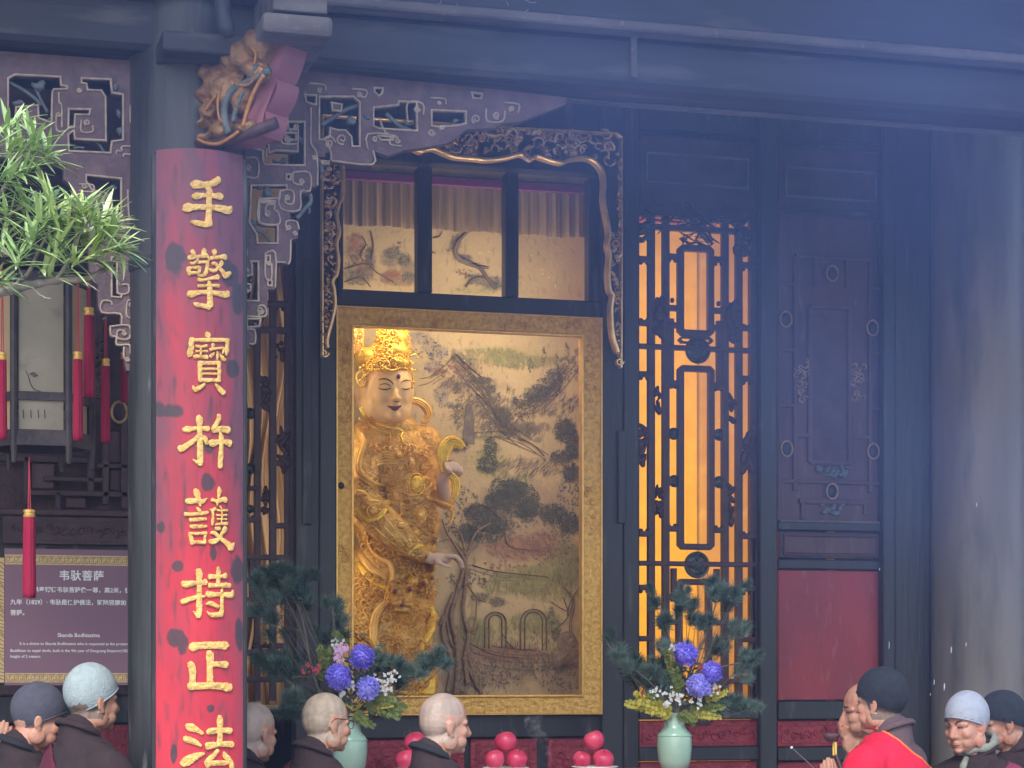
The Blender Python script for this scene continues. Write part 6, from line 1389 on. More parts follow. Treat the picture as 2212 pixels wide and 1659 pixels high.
# ================================================================== people
def hand(b, h, side, up=Vector((.25, 0, .97))):
    up = up.normalized(); fw = Vector((up.z, 0, -up.x)); y = Vector((0, side, 0))
    ell(b, h + y*.012, (.036, .011, .048), 12, 8, Matrix(((fw.x, 0, up.x), (0, 1, 0), (fw.z, 0, up.z))))
    for k, L in enumerate((.062, .074, .079, .070)):
        r_ = (.0072, .0082, .0085, .008)[k]; o = h + y*.010 + fw*(-.027 + .018*k)*-1 + up*.040
        m_ = o + up*L*.55 + y*.003; cap(b, o, m_, r_, r_*.95, 8); cap(b, m_, o + up*L - y*.002, r_*.95, r_*.75, 8)
    o = h + y*.012 - fw*.030 + up*-.01; cap(b, o, o - fw*.014 + up*.030, .0105, .0095, 8); cap(b, o - fw*.014 + up*.030, o - fw*.012 + up*.055, .0095, .0075, 8)
def head_solid(b, T, fat=1.0):
    X = lambda x, y, z: T @ Vector((x, y, z))
    R3 = T.to_3x3()
    def el(c, r, rot=None): ell(b, X(*c), r, 16, 12, R3 @ rot if rot else R3)
    def cp(p, q, ra, rb): cap(b, X(*p), X(*q), ra, rb, 12)
    el((-.014,0,.030), (.099,.079,.094)); el((-.040,0,.010), (.070,.074,.080)); el((.022,0,-.028), (.068,.064*fat,.088)); el((.030,0,-.078), (.050,.052*fat,.040)); el((.070,0,-.100), (.018,.022,.016))
    for s in (-1, 1):
        el((.056,s*.040*fat,-.030), (.026,.022,.026)); el((-.002,s*.060*fat,-.070), (.034,.014,.034)); el((.083,s*.012,-.040), (.013,.009,.009)); el((.045,s*.036,-.066), (.034,.024,.030))
        for p, q in zip([(.004,.072,-.008),(.002,.076,.004),(-.010,.080,.008),(-.021,.082,-.002),(-.023,.081,-.020),(-.015,.078,-.036)], [(.002,.076,.004),(-.010,.080,.008),(-.021,.082,-.002),(-.023,.081,-.020),(-.015,.078,-.036),(-.002,.073,-.045)]):
            cp((p[0], s*p[1], p[2]), (q[0], s*q[1], q[2]), .0052, .0052)
        el((-.010,s*.076,-.018), (.018,.0085,.027), Matrix.Rotation(s*-.25, 3, 'Z')); el((-.001,s*.074,-.044), (.009,.007,.010))
        cp((.076,s*.016,.016), (.064,s*.048,.010), .012, .011)
    cp((.080,0,.008), (.101,0,-.034), .0095, .0135); el((.098,0,-.040), (.014,.012,.010))
    cp((.079,-.018,-.066), (.079,.018,-.066), .0085, .0085); el((.086,0,-.064), (.010,.014,.006)); cp((.078,-.014,-.080), (.078,.014,-.080), .0085, .0085); el((.072,0,-.073), (.018,.022,.016))
def person(lab, u, v, z, yaw, pitch=0.0, skin=m_skin1, capm=None, robe=m_robe, sash=None, sashfn=None, collar=m_collar, hands='chest', cap_front=.045, cap_back=-.075, fat=1.0, broad=1.0, piping=None, capscale=1.0, brow=0.0, roll=0.0, scalp=None, hx=None):
    hp_ = D(u, v, z); rz = math.radians(yaw); dz = hp_.z - 1.52
    lean = .03
    base = Vector((hp_.x - lean*math.cos(rz), hp_.y - lean*math.sin(rz), 0))
    t = thing("person", lab, "person", base, "chanting monks", rz)
    Th = Matrix.Translation((lean - .03, 0, 1.42 + dz)) @ Matrix.Rotation(roll, 4, 'X') @ Matrix.Rotation(math.radians(pitch), 4, 'Y') @ Matrix.Translation((.03, 0, .10))
    zz = lambda z_: z_ + dz
    B_ = broad
    b = NB(); head_solid(b, Th, fat)
    cap(b, Th @ Vector((-.028,0,-.05)), (-.012,0,zz(1.36)), .056, .062); cap(b, (-.01,-.11*B_,zz(1.30)), (-.01,.11*B_,zz(1.30)), .055, .055); ell(b, (-.01,0,zz(1.20)), (.105,.165*B_,.19)); ell(b, (-.01,0,zz(1.0)), (.11,.15*B_,.16))
    for s in (-1, 1): cap(b, (0,s*.09,.86), (.0,s*.09,.45), .075, .052); cap(b, (0,s*.09,.45), (-.01,s*.09,.09), .05, .036); ell(b, (.04,s*.09,.035), (.11,.042,.032))
    hz = 1.16 if hands == 'chest' else 1.37
    hx = hx or (.25 if hands == 'chest' else .20)
    H_ = Vector((hx, 0, zz(hz)))
    for s in (-1, 1):
        el_ = Vector((.10, s*.22*B_, zz(1.08))); cap(b, (0,s*.155*B_,zz(1.28)), el_, .045, .038); cap(b, el_, H_ + Vector((-.01, s*.014, -.055)), .037, .026); hand(b, H_, s)
    me = fuse(b, .0048, 2, .38)
    bo = obj_me("body", me, [skin, scalp or skin], t, smooth=True, local=True)
    if scalp:
        Ti = Th.inverted()
        for p_ in me.polygons:
            c = Ti @ p_.center; jit = .004*noise.noise(p_.center*30)
            if c.z > -.075 and c.x < .045 + jit - .35*max(0, .045 - c.z) and c.length < .16 and not (abs(c.y) > .068 and -.05 < c.z < .035 and c.x > -.03): p_.material_index = 1
    # robe
    b = NB()
    ell(b, (-.012,0,zz(1.20)), (.145,.20*B_,.20)); cap(b, (-.014,-.04*B_,zz(1.330)), (-.010,-.168*B_,zz(1.262)), .064, .076); cap(b, (-.014,.04*B_,zz(1.330)), (-.010,.168*B_,zz(1.262)), .064, .076); ell(b, (-.030,0,zz(1.36)), (.074,.086,.046)); cap(b, (-.03,0,zz(1.36)), (-.034,0,zz(1.395)), .086, .076)
    cap(b, (-.01,0,zz(1.05)), (0,0,.75), .17*B_, .20*B_); cap(b, (0,0,.75), (0,0,.34), .20*B_, .24*B_)
    for s in (-1, 1):
        el_ = Vector((.10, s*.23*B_, zz(1.06))); cap(b, (-.005,s*.185*B_,zz(1.265)), el_, .074, .074); cap(b, el_, H_ + Vector((-.05, s*.02, -.09)), .072, .056); cap(b, el_ + Vector((.02,0,-.05)), H_ + Vector((-.08, s*.03, -.26)), .05, .05)
    me = fuse(b, .011, 5, .5)
    dsp = Vector((u*.13, v*.07, 0))
    for vv, nn in zip(me.vertices, [x.vector.copy() for x in me.vertex_normals]):
        c = vv.co; f = noise.noise(Vector((c.x*11, c.y*11, c.z*4.5)) + dsp)*.011 + noise.noise(Vector((c.x*26, c.y*26, c.z*9)) + dsp)*.005
        if c.z > zz(1.36): f *= .3
        vv.co = c + nn*f
    # neckline: cut the robe open round the neck
    bm_ = NB(); bm_.from_mesh(me); bpy.data.meshes.remove(me)
    ro = obj("robe", bm_, robe, t, smooth=True, local=True)
    b = NB(); pts = []
    for k in range(25):
        a = 2*PI*k/24; ca, sa = math.cos(a), math.sin(a)
        pts.append(Vector((-.026 + .076*ca, .076*sa, zz(1.410) - .030*ca - (.03 if abs(a - PI) > 2.2 else 0)*max(0, ca))))
    tube(b, pts, .019, 8, .55); obj("collar", b, collar, t, smooth=True, local=True)
    if sash:
        bm_ = NB(); bm_.from_mesh(ro.data); bm_.faces.ensure_lookup_table()
        bmesh.ops.bisect_plane(bm_, geom=bm_.verts[:] + bm_.edges[:] + bm_.faces[:], plane_co=Vector(sashfn[0]) + Vector((0,0,dz)), plane_no=Vector(sashfn[1]), clear_inner=True)
        bm_.normal_update()
        for vv in bm_.verts: vv.co += vv.normal*(.009 + .006*noise.noise(Vector((vv.co.x*30, vv.co.y*30, vv.co.z*5))))
        if piping:
            pb = NB()
            for e in bm_.edges:
                if e.is_boundary and e.verts[0].co.z > zz(.9): cap(pb, e.verts[0].co, e.verts[1].co, .0055, .0055, 6)
        bmesh.ops.solidify(bm_, geom=bm_.faces[:], thickness=.006)
        obj("sash", bm_, sash, t, smooth=True, local=True)
        if piping: obj("sash_piping", pb, piping, t, smooth=True, local=True)
    if capm:
        b = NB(); k = capscale
        ell(b, (0,0,0), (.1055*k,.0845*k,.104*k), 40, 28)
        c0 = Vector((-.014, 0, .034))
        pf, pb_ = Vector((.098, 0, cap_front)) - c0, Vector((-.11, 0, cap_back)) - c0
        nr = Vector((-(pf - pb_).z, 0, (pf - pb_).x)).normalized()
        bmesh.ops.bisect_plane(b, geom=b.verts[:] + b.edges[:] + b.faces[:], plane_co=pf, plane_no=nr, clear_inner=True)
        bd = [e for e in b.edges if e.is_boundary]
        rim = NB()
        for e in bd: cap(rim, (e.verts[0].co + c0)*1.0, (e.verts[1].co + c0)*1.0, .0032, .0032, 6)
        for vv in b.verts: 
            q = vv.co.copy(); vv.co = q*(1 + .018*noise.noise(q*9 + dsp)) + c0
        b.normal_update(); bmesh.ops.solidify(b, geom=b.faces[:], thickness=.004)
        b.transform(Th); co = obj("cap", b, capm, t, smooth=True, local=True)
        rim.transform(Th); obj("cap_rim", rim, capm, co, smooth=True, local=True)
    b = NB()
    for s in (-1, 1):
        q = [Th @ Vector(p) for p in catmull([(.087,s*.013,.020 + brow*-.006),(.086,s*.026,.026),(.076,s*.044,.024 + brow*.006)], 4)]; tube(b, q, [.0022,.003,.0033,.0033,.003,.003,.0026,.002,.0014], 6)
    obj("eyebrow", b, m_brow, t, smooth=True, local=True)
    b = NB()
    for s in (-1, 1):
        q = [Th @ Vector(p) for p in catmull([(.0845,s*.020,-.001),(.0835,s*.031,.0015),(.0755,s*.043,-.001)], 4)]; tube(b, q, .0024, 6)
    obj("eye", b, m_eye, t, smooth=True, local=True)
    b = NB(); q = [Th @ Vector(p) for p in catmull([(.080,-.022,-.0735),(.0915,-.008,-.0725),(.0915,.008,-.0725),(.080,.022,-.0735)], 4)]; tube(b, q, .003, 6); obj("mouth", b, m_mouth, t, smooth=True, local=True)
    return t, Th
back_sash = ((0, 0, 1.083), (-.767, .64, -.47))
A_ = person("monk in a slate knit cap with bowed head below the printed sign", 74, 1546, 8.6, 2, 13, m_skin1, m_capslate, m_robe, m_maroon, ((-.12, 0, 1.12), (-1, .3, -.5)), cap_front=.050, cap_back=-.085, fat=1.05, capscale=1.03)
B_ = person("monk in a light grey knit cap seen from behind against the sign", 200, 1510, 8.3, 24, 2, m_skin2, m_capgrey, m_robe, m_maroon, back_sash, collar=m_robe, cap_front=.055, cap_back=-.075, capscale=1.02, scalp=m_hair)
C_ = person("bald monk partly hidden by the red couplet board, face turned away", 545, 1579, 9.0, 34, 8, m_skin3, None, m_robe, None, None, collar=m_robe, fat=1.0, scalp=m_scalp)
D_ = person("monk with cropped hair and thin glasses in front of a vase", 704, 1560, 9.0, 18, 4, m_skin4, None, m_robe, m_maroon, back_sash, collar=m_robe, fat=1.08, scalp=m_stub)
E_ = person("pale bald monk in profile before the gold frame and apples", 960, 1563, 8.75, 8, 3, m_skin3, None, m_robe, None, None, collar=m_collar, fat=1.0, scalp=m_scalp)
F_ = person("bare-headed monk with hands joined, half hidden by the monk in scarlet", 1870, 1533, 9.6, 171, 6, m_skin2, None, m_robe, None, None, collar=m_robe, hands='high', hx=.10)
G_ = person("monk in a black knit cap and scarlet robe with orange piping", 1902, 1514, 9.0, 128, 2, m_skin1, m_capblack, m_robe2, m_scarlet, ((0, 0, 1.372), (.81, .59, -1.3)), collar=m_robe2, cap_front=.045, cap_back=-.060, broad=1.08, piping=m_orange, capscale=1.05, scalp=m_hair)
H_ = person("frowning monk in a pale blue grey cap with a grey scarf, by the round column", 2092, 1560, 9.3, 205, 10, m_skin1, m_capblue, m_robe, m_maroon2, ((0, 0, 1.235), (-.756, .655, -1.15)), collar=m_robe, cap_front=.048, cap_back=-.055, fat=1.08, brow=1.0, capscale=1.03)
I_ = person("monk in a black knit cap behind the frowning monk by the column", 2172, 1556, 9.75, 172, 12, m_skin2, m_capblack, m_robe, m_maroon2, ((0, 0, 1.30), (-.99, .137, -1)), collar=m_robe, cap_front=.052, cap_back=-.05, capscale=1.05)
J_ = person("person out of view except raised fingers with an incense stick behind the slate cap", -96, 1540, 8.9, 0, 6, m_skin1, None, m_robe, None, None, collar=m_robe, hands='high')
# spectacles and scarf
t, Th = D_
b = NB()
for s in (-1, 1):
    tube(b, [Th @ Vector(p) for p in ((-.03,s*.088,.004),(-.012,s*.086,.018),(.05,s*.074,.017),(.094,s*.058,.010))], .0018, 6)
    tube(b, [Th @ Vector((.098 - .006*abs(math.cos(a)), s*(.033 + .022*math.cos(a)), -.002 + .017*math.sin(a))) for a in [2*PI*q/18 for q in range(19)]], .0014, 6)
tube(b, [Th @ Vector(p) for p in ((.098,-.011,.004),(.101,0,.008),(.098,.011,.004))], .0014, 6)
obj("spectacles", b, m_glass, t, smooth=True, local=True)
t, Th = H_
b = NB(); dz = D(2092, 1560, 9.3).z - 1.52
tube(b, [Vector((-.022 + .082*math.cos(a), .078*math.sin(a), 1.428 + dz - .034*math.cos(a) + .006*math.sin(3*a))) for a in [2*PI*q/26 for q in range(27)]], [.017 + .004*math.sin(q*1.7) for q in range(27)], 10, .8)
tube(b, [Vector(p) + Vector((0,0,dz)) for p in ((.07,.02,1.37),(.105,.03,1.335),(.118,.03,1.30))], [.012,.016,.010], 8); obj("scarf", b, m_greyscarf, t, smooth=True, local=True)
# things held
p = D(10, 1592, 8.9)
isx = thing("incense_stick", "thin white incense stick in raised fingers behind the slate cap", "incense", p)
b = NB(); tube(b, [D(-20, 1590, 8.9), D(22, 1586, 8.88)], .0035, 6); obj("stick", b, m_white, isx)
p = D(1796, 1590, 9.15); bell = thing("hand_chime", "small dark bowl chime on a yellow padded handle before the carved red panel", "bell", p)
b = NB(); lathe(b, [(.012,-.030),(.030,-.024),(.044,-.004),(.048,.012),(.046,.014),(.041,-.002),(.02,-.018)], 24, p); b.transform(Matrix.Translation(p) @ Matrix.Scale(.78, 4) @ Matrix.Translation(-p)); obj("bowl", b, m_door, bell, smooth=True)
b = NB(); bbox(b, tuple(D(1800, 1632, 9.15)), tuple(D(1813, 1604, 9.10) + Vector((0,.03,0))), .006); obj("padded_handle", b, M("yellow_cloth_pad", (.75,.50,.12), None, rough=.8), bell)
b = NB(); tube(b, [D(1806, 1630, 9.14), D(1828, 1690, 9.1)], .010, 8); obj("handle", b, m_lat, bell)
stk = thing("striker", "thin pale striking rod pointing at the red carved panels", "rod", D(1735, 1640, 9.05))
b = NB(); tube(b, [D(1709, 1614, 9.1), D(1738, 1640, 9.06), D(1800, 1700, 9.0)], [.0024,.002,.002], 6); obj("rod", b, m_wood_twig, stk); b = NB(); ell(b, D(1710, 1615, 9.1), .006, 8, 6); obj("tip", b, m_white, stk)

# ================================================================== information sign with printed text
YI = -.75
sg = thing("information_sign", "plum printed temple sign with gold key border and white text", "sign", W(172, 1480, YI))
sd_ = depth(172, YI)/FPX
def IQ(u, v): p = Q(u, v, YI, 172); return p
b = NB(); a, c = IQ(10, 1480), IQ(335, 1187); box(b, (a.x, YI, a.z), (c.x, YI + .03, c.z)); obj("panel", b, m_signbg, sg)
b = NB(); a, c = IQ(-8, 1474), IQ(9.3, 1207); box(b, (a.x, YI + .006, a.z), (c.x, YI + .028, c.z)); obj("side_border", b, m_signgold, sg)
b = NB(); a, c = IQ(335.7, 1474), IQ(354, 1207); box(b, (a.x, YI + .006, a.z), (c.x, YI + .028, c.z)); obj("side_border", b, m_signgold, sg)
b = NB()
for k in range(34):
    v = 1215 + k*7.4; u0 = 9 - 9*abs(math.sin(k*.45)); q = [(IQ(x, y).x, IQ(x, y).z) for x, y in [(-8, v), (u0 - 5, v + 2), (u0, v + 7), (9, v + 9)]]; ribbon(b, q, 1.5*sd_, YI + .004, YI + .012)
obj("wave_print", b, m_signline, sg)
for (v0, v1) in ((1200, 1221), (1454, 1474)):
    b = NB(); a, c = IQ(11, v1), IQ(334, v0); box(b, (a.x, YI - .002, a.z), (c.x, YI + .004, c.z)); obj("key_border", b, m_signgold, sg)
    b = NB(); vm = (v0+v1)/2
    for k in range(18):
        x = 13 + k*18
        for l in ([(x, vm-7),(x, vm+7)], [(x+3, vm-4),(x+14, vm-4)], [(x+8, vm-4),(x+8, vm+4)], [(x+3, vm+4),(x+5, vm+1)], [(x+12, vm+4),(x+16, vm+4)], [(x+2, vm+7),(x+16, vm+7)], [(x+2, vm-7),(x+16, vm-7)]):
            ribbon(b, [(IQ(u, v).x, IQ(u, v).z) for u, v in l], 1.2*sd_, YI - .0035, YI + .002)
    obj("key_pattern", b, m_signline, sg)
def text(s, u, v, h, align='LEFT', bold=0.0, wide=1.0):
    cu = bpy.data.curves.new("text", 'FONT'); cu.body = s; cu.size = h*sd_; cu.align_x = align; cu.offset = bold*sd_; cu.extrude = .0006; cu.resolution_u = 2
    o = bpy.data.objects.new("text", cu); COL.objects.link(o); dg = bpy.context.evaluated_depsgraph_get(); dg.update()
    me = bpy.data.meshes.new_from_object(o.evaluated_get(dg)); bpy.data.objects.remove(o)
    me.materials.clear()
    p = IQ(u, v); me.transform(Matrix.Translation((p.x, YI - .003, p.z)) @ Matrix.Rotation(PI/2, 4, 'X') @ Matrix.Scale(wide, 4, (1,0,0)))
    return obj_me("lettering", me, m_signwhite, sg)
for i, ch in enumerate("韦驮菩萨"): text(ch, 139 + i*24.6, 1252, 23, 'CENTER', .5)
text("供奉铜铸韦驮菩萨像一尊，高2米，铸于清道光", 71, 1279, 12.6, 'LEFT', .25)
text("九年（1829）· 韦驮是保护佛法，驱除邪魔的", 22, 1306, 12.6, 'LEFT', .25)
text("菩萨。", 22, 1329, 12.6, 'LEFT', .25)
text("Skanda Bodhisattva", 124, 1376, 11.6, 'LEFT', .2, 1.0)
text("It is a shrine to Skanda Bodhisattva who is respected as the protector of", 42, 1393.5, 8.6, 'LEFT', .12, .98)
text("Buddhism to expel devils, built in the 9th year of Daoguang Emperor(1829) with a", 22, 1408.5, 8.6, 'LEFT', .12, .98)
text("height of 2 meters.", 22, 1421, 8.6, 'LEFT', .12, .98)
b = NB()
for uu in (60, 285): a, c = IQ(uu, 2200), IQ(uu + 12, 1482); box(b, (a.x, YI + .005, 0), (c.x, YI + .03, c.z))
obj("stand", b, m_black, sg)

# ================================================================== palace lantern and tassels
YL = -1.75
pa, pb2 = W(30, 850, YL), W(148, 850, YL); side_ = pb2.x - pa.x
lz = lambda v: Q(0, v, YL, 90).z
lan = thing("palace_lantern", "dark framed palace lantern with painted cream panes under the eave", "lantern", ((pa.x + pb2.x)/2, YL + side_*.87, lz(955)))
ctr = Vector(((pa.x + pb2.x)/2, YL + side_*.87, 0))
vs = [ctr + Vector((side_*math.cos(math.radians(240 + 60*k)), side_*math.sin(math.radians(240 + 60*k)), 0)) for k in range(6)]
for k in range(6):
    p, q = vs[k], vs[(k+1) % 6]; dd = (q - p).normalized(); nn = Vector((dd.y, -dd.x, 0))
    def wall(nm, s0_, s1_, v0, v1, th, off, m):
        b = NB(); o = p + dd*s0_ + nn*off; e = p + dd*s1_ + nn*off
        vv = [b.verts.new(x) for x in (Vector((o.x, o.y, lz(v1))), Vector((e.x, e.y, lz(v1))), Vector((e.x, e.y, lz(v0))), Vector((o.x, o.y, lz(v0))))]; b.faces.new(vv)
        r = bmesh.ops.extrude_face_region(b, geom=b.faces[:]); bmesh.ops.translate(b, verts=[x for x in r["geom"] if isinstance(x, bmesh.types.BMVert)], vec=-nn*th); return obj(nm, b, m, lan)
    L_ = side_
    wall("pane", .02, L_ - .02, 600, 848, .006, -.012, m_pane if k == 0 else m_paneside); wall("pane", .02, L_ - .02, 862, 928, .006, -.012, m_pane if k == 0 else m_paneside)
    wall("rail", .012, L_ - .012, 846, 864, .022, .002, m_lant); wall("rail", .004, L_ - .004, 928, 942, .026, .006, m_lant); wall("rail", .012, L_ - .012, 585, 606, .022, .002, m_lant); wall("apron", .004, L_ - .004, 942, 962, .02, .010, m_lant)
    b = NB(); tube(b, [Vector((p.x, p.y, lz(1000))), Vector((p.x, p.y, lz(960))), Vector((p.x, p.y, lz(570)))], [.010, .016, .016], 8); obj("post", b, m_lant, lan)
    b = NB(); e = ctr + (p - ctr)*1.35; tube(b, [Vector((ctr.x, ctr.y, lz(520))), Vector((p.x, p.y, lz(570))), Vector((e.x, e.y, lz(560)))], [.03, .02, .012], 8); obj("roof_rib", b, m_lant, lan)
b = NB(); lathe(b, [(side_*1.15, lz(575)), (side_*.9, lz(555)), (.05, lz(505)), (.02, lz(480))], 6, (ctr.x, ctr.y, 0)); obj("roof", b, m_lant, lan)
b = NB(); tube(b, [Vector((ctr.x, ctr.y, lz(485))), Vector((ctr.x, ctr.y, zb1 + .9))], .005, 6); obj("cord", b, m_lant, lan)
b = NB(); pq = [W(u, v, YL + .004) for u, v in catmull([(55,800),(62,815),(66,830),(76,842),(88,845)], 4)]; tube(b, pq, .0016, 5)
for (u, v) in ((72,808),(76,812),(68,806)): tube(b, [W(u - 4, v + 2, YL + .004), W(u + 6, v - 2, YL + .004)], .0018, 5)
for uu in (50, 66, 82, 96): tube(b, [W(uu, 885, YL + .004), W(uu + 1, 903, YL + .004)], .0018, 5)
obj("painted_twig", b, m_lat, lan)
def tassel(u, v0, v1, Y, w, lab, ctop):
    p = W(u, v0, Y); s = depth(u, Y)/FPX; t = thing("tassel", lab, "tassel", (p.x, Y, W(u, v1, Y).z), "crimson lantern tassels")
    h = (v1 - v0)*s; cz = min(.034, 30*s); r = w*.44*s; rr = random.Random(int(u))
    zb2 = 0; zt2 = h
    b = NB(); prof = [(r*.96, 0), (r*1.03, h*.06), (r, h*.35), (r*.95, h*.7), (r*.9, h - cz)]; lathe(b, prof, 40, (0,0,0), .09, 13)
    for v_ in b.verts: 
        if v_.co.z < h*.1: v_.co.z += rr.uniform(-.004, .006)
        v_.co += Vector((noise.noise(Vector((v_.co.z*9, u, 0)))*.002, 0, 0))
    obj("fringe", b, m_tassel, t, smooth=True, local=True)
    b = NB(); lathe(b, [(r*.92, h - cz), (r*1.0, h - cz*.92), (r*1.0, h - cz*.70), (r*.86, h - cz*.64), (r*.86, h - cz*.42), (r*.98, h - cz*.36), (r*.98, h - cz*.10), (r*.6, h)], 24); obj("gold_band", b, m_tgold, t, smooth=True, sharp=40, local=True)
    b = NB(); ztop = W(u, ctop, Y).z - W(u, v1, Y).z; tube(b, [(-.004,0,h-.004),(0,0,ztop)], .0022, 6); tube(b, [(.005,0,h-.004),(0,0,ztop)], .0022, 6); obj("cord", b, m_berry, t, local=True)
tassel(5, 760, 950, -1.95, 21, "crimson tassel cut off by the picture edge beside the lantern", 560); tassel(168, 759, 951, -1.92, 23, "crimson tassel hanging at the lantern's corner post, beside the longest one", 590); tassel(192, 664, 858, -1.85, 26, "longest and highest crimson tassel near the lantern", 520)
tassel(228, 774, 957, -1.6, 21, "crimson tassel beside the carved flower strip", 600); tassel(269, 760, 868, -1.2, 19, "short crimson tassel half hidden by the fretwork tip", 560); tassel(63, 1100, 1291, -1.9, 30, "crimson tassel hanging in front of the printed sign", 985)

# ================================================================== leafy branch reaching in from the left
ZP = 5.8; pp = ZP/FPX
tree = thing("podocarpus_tree", "bright green tree branch with long strap leaves in front of the fretwork", "tree", (D(-760, 0, ZP).x, D(-760, 0, ZP).y, -.70))
b = NB(); o = D(-760, 0, ZP); tube(b, [Vector((o.x, o.y, -.70)), Vector((o.x + .05, o.y, .8)), Vector((o.x + .02, o.y, 2.2)), Vector((o.x + .1, o.y, 3.4))], [.11, .09, .07, .04], 12); obj("trunk", b, m_branch, tree, smooth=True)
def bt(l, w0, w1): 
    b = NB(); l = catmull([(u, v, j) for u, v, j in l], 6); n = len(l); rr = random.Random(int(l[0][1]))
    tube(b, [D(u + rr.uniform(-1, 1), v + rr.uniform(-1.2, 1.2), ZP + j) for u, v, j in l], [(w0 + (w1 - w0)*i/(n-1))*pp*(1 + .12*math.sin(i*1.9)) for i in range(n)], 8); return obj("branch", b, m_branch, tree, smooth=True)
bt([(-750,700,0),(-400,690,0),(-100,655,0),(40,622,0),(120,606,.02),(190,600,.03),(240,570,.05),(262,535,.06)], 15, 3)
bt([(20,626,0),(60,590,.02),(85,540,.04),(110,490,.05)], 6, 2.5); bt([(120,606,.02),(150,560,.0),(170,510,-.02),(195,475,-.02)], 5, 2.2); bt([(-120,660,0),(-60,560,.02),(-20,460,.03),(30,370,.04),(60,330,.04)], 10, 2.5)
bt([(-40,510,.02),(10,470,.0),(60,440,-.02)], 5, 2.2); bt([(60,612,0),(90,640,-.03),(110,645,-.03)], 3, 1.2); bt([(170,602,.02),(200,620,-.04),(215,632,-.04)], 2.4, 1); bt([(0,540,0),(30,560,-.03),(50,600,-.03)], 4, 2)
lm = []
for k, m_ in enumerate((m_leaf1, m_leaf1, m_leaf2, m_leaf2, m_leaf3, m_leaf4)):
    b = NB(); L_ = .100; n = 7; w = .0060; bend = (.010, .022, .014, .030, .018, .008)[k]; rows = []
    for i in range(n+1):
        t_ = i/n; ww = w*min(1, .35 + 2.2*t_)*(1 - max(0, t_ - .62)/.40)**.8 if i < n else .0004; z_ = -bend*t_*t_
        rows.append([b.verts.new((L_*t_, -ww, z_ + .0016)), b.verts.new((L_*t_, 0, z_)), b.verts.new((L_*t_, ww, z_ + .0016))])
    for i in range(n):
        for j in range(2): b.faces.new((rows[i][j], rows[i+1][j], rows[i+1][j+1], rows[i][j+1]))
    me = bpy.data.meshes.new("leaf"); b.to_mesh(me); b.free(); me.materials.append(m_)
    for q in me.polygons: q.use_smooth = True
    lm.append(me)
rr = random.Random(77); leaves = []
ros = [(34,330,.9,.5),(72,304,.5,.8),(16,290,.2,.9),(8,390,.7,.3),(92,338,.9,.3),(48,372,.8,.1),(60,450,.4,.7),(112,446,.3,.9),(142,482,.5,.7),(172,458,.3,.9),(200,474,.6,.7),(232,512,.9,.4),(182,522,.6,.5),(252,540,1,.1),(122,540,.3,.8),(72,522,.3,.8),(18,474,.3,.8),(40,560,.2,.8),(100,590,.5,.5),(150,566,.6,.5),(204,560,.9,.2),(234,490,.8,.6),(6,536,.1,.9),(-6,610,.4,.4),(90,480,.3,.8),(210,520,.8,.5),(-30,450,.4,.7),(-30,330,.4,.7),(130,500,.2,.9)]
for (u, v, dx, dz_) in ros:
    c = D(u, v, ZP + rr.uniform(-.07, .07)); ax = Vector((dx, rr.uniform(-.45, .15), dz_)).normalized(); s_ = ax.orthogonal().normalized(); q_ = ax.cross(s_)
    for k in range(20):
        a = k*2.4 + rr.uniform(-.3, .3); sp_ = rr.uniform(.35, 1.35); d_ = (ax*math.cos(sp_) + (s_*math.cos(a) + q_*math.sin(a))*math.sin(sp_)).normalized()
        up_ = (Vector((0, -.35, 1)) - d_*d_.dot(Vector((0, -.35, 1)))).normalized(); y_ = up_.cross(d_)
        Mx = Matrix(((d_.x, y_.x, up_.x, c.x + ax.x*rr.uniform(-.03, .02)), (d_.y, y_.y, up_.y, c.y + ax.y*rr.uniform(-.03, .02)), (d_.z, y_.z, up_.z, c.z + ax.z*rr.uniform(-.03, .02)), (0,0,0,1)))
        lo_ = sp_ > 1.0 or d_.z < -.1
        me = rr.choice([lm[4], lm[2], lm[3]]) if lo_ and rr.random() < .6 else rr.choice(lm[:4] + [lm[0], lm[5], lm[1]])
        sc_ = rr.uniform(.68, 1.12); leaves.append((Mx @ Matrix.Diagonal((sc_, sc_*rr.uniform(.9, 1.25), sc_, 1)), me, c.x))
leaves.sort(key=lambda q: -q[2])
for i, (Mx, me, _) in enumerate(leaves):
    if i < 298:
        o = bpy.data.objects.new("leaf", me); COL.objects.link(o); o.parent = tree; Mx = Mx.copy(); Mx.translation -= BASE[tree.name]; o.matrix_basis = Mx
rest = NB()
for Mx, me, _ in leaves[298:]:
    t2 = NB(); t2.from_mesh(me); join(rest, t2, Mx)
if len(leaves) > 298: obj("foliage", rest, m_leaf2, tree, smooth=True, kind="stuff")

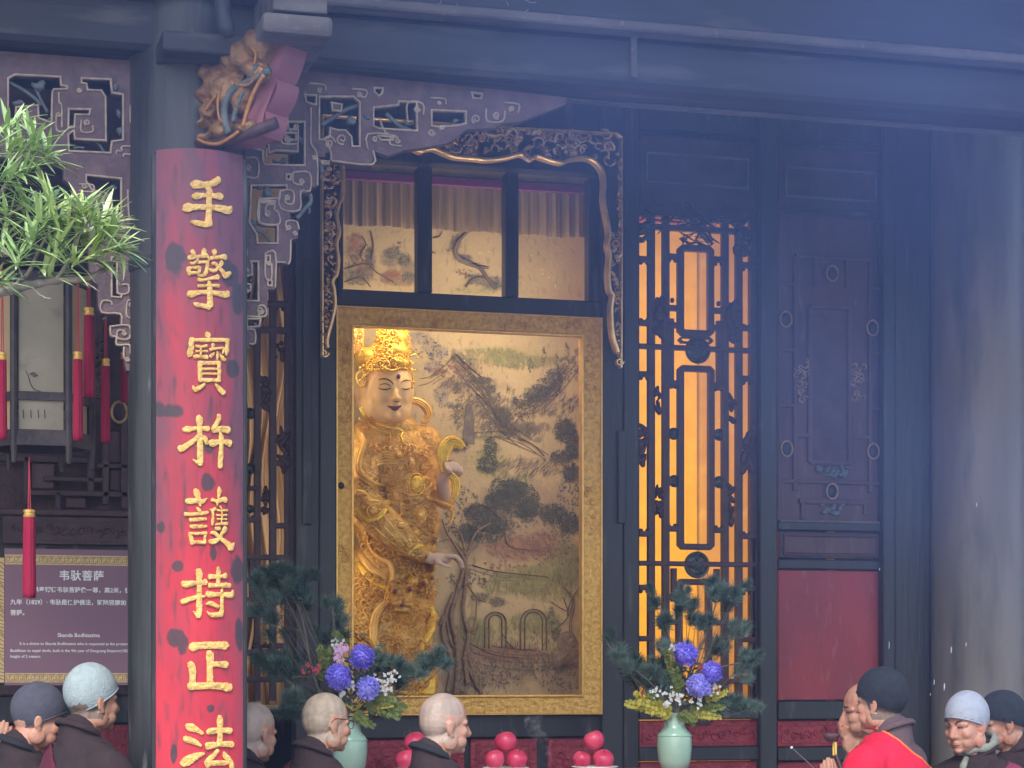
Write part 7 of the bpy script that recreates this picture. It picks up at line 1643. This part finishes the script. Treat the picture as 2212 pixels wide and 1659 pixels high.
# ================================================================== courtyard air: haze and drifting incense smoke
def volbox(name, a, c, color, dens, grad=None, aniso=0.3):
    b = NB(); box(b, a, c); m = bpy.data.materials.new(name + "_air"); m.use_nodes = True; nt = m.node_tree; N = nt.nodes; L = nt.links
    N.remove(N["Principled BSDF"]); pv = N.new("ShaderNodeVolumePrincipled"); L.new(pv.outputs[0], N["Material Output"].inputs["Volume"])
    pv.inputs["Color"].default_value = (*color, 1); pv.inputs["Density"].default_value = dens; pv.inputs["Anisotropy"].default_value = aniso
    if grad: grad(N, L, pv)
    return tag(obj(name, b, m), kind="stuff")
HAZE = volbox("haze", (-24.5, -34.5, -1.8), (24.5, 14.5, 7.4), (.46, .58, 1.0), .0036)
def smoke_nodes(N, L, pv):
    tc = N.new("ShaderNodeTexCoord"); sp = N.new("ShaderNodeSeparateXYZ"); L.new(tc.outputs["Object"], sp.inputs[0])
    def mr(src, a, c, lo=0.0, hi=1.0):
        n = N.new("ShaderNodeMapRange"); n.interpolation_type = 'SMOOTHSTEP'; n.inputs[1].default_value = a; n.inputs[2].default_value = c; n.inputs[3].default_value = lo; n.inputs[4].default_value = hi; L.new(src, n.inputs[0]); return n.outputs[0]
    def mul(a, c):
        n = N.new("ShaderNodeMath"); n.operation = 'MULTIPLY'
        for i, s in enumerate((a, c)):
            if isinstance(s, float): n.inputs[i].default_value = s
            else: L.new(s, n.inputs[i])
        return n.outputs[0]
    hh = N.new("ShaderNodeMath"); hh.operation = 'MULTIPLY_ADD'; hh.inputs[1].default_value = .38; L.new(sp.outputs[0], hh.inputs[0]); h2 = N.new("ShaderNodeMath"); h2.operation = 'SUBTRACT'; h2.inputs[1].default_value = .72; L.new(sp.outputs[2], h2.inputs[0]); L.new(h2.outputs[0], hh.inputs[2])
    nz = N.new("ShaderNodeTexNoise"); nz.inputs["Scale"].default_value = 1.0; nz.inputs["Detail"].default_value = 3; L.new(tc.outputs["Object"], nz.inputs["Vector"])
    L.new(mul(mul(mul(mr(hh.outputs[0], 1.75, 4.0), mr(sp.outputs[0], .0, 3.5, .42, 1.0)), mr(nz.outputs[0], .3, .7, .45, 1.55)), SMOKE), pv.inputs["Density"])
SMOKE = .125
volbox("incense_smoke", (-3.5, -4.9, 1.4), (6, -3.2, zb1 + .86), (.25, .41, .98), .05, smoke_nodes, .1)

# a thin wisp of incense smoke rising between the apple piles
b = NB()
for k in range(9):
    t = k/8; u = 1176 + 16*math.sin(t*5.2) - 10*t; v = 1662 - 110*t
    ell(b, W(u, v, YT - .02), (.018 + .034*t, .016 + .02*t, .030), 10, 8)
me = fuse(b, .010, 3)
mw = bpy.data.materials.new("wisp_air"); mw.use_nodes = True; nt = mw.node_tree; nt.nodes.remove(nt.nodes["Principled BSDF"]); pv = nt.nodes.new("ShaderNodeVolumePrincipled"); nt.links.new(pv.outputs[0], nt.nodes["Material Output"].inputs["Volume"])
pv.inputs["Color"].default_value = (.85, .88, .95, 1)
tc = nt.nodes.new("ShaderNodeTexCoord"); nz = nt.nodes.new("ShaderNodeTexNoise"); nz.inputs["Scale"].default_value = 34; nz.inputs["Detail"].default_value = 3; nt.links.new(tc.outputs["Object"], nz.inputs["Vector"])
mr_ = nt.nodes.new("ShaderNodeMapRange"); mr_.inputs[1].default_value = .50; mr_.inputs[2].default_value = .72; mr_.inputs[4].default_value = 9; nt.links.new(nz.outputs[0], mr_.inputs[0]); nt.links.new(mr_.outputs[0], pv.inputs["Density"])
tag(obj_me("incense_smoke", me, mw), kind="stuff")
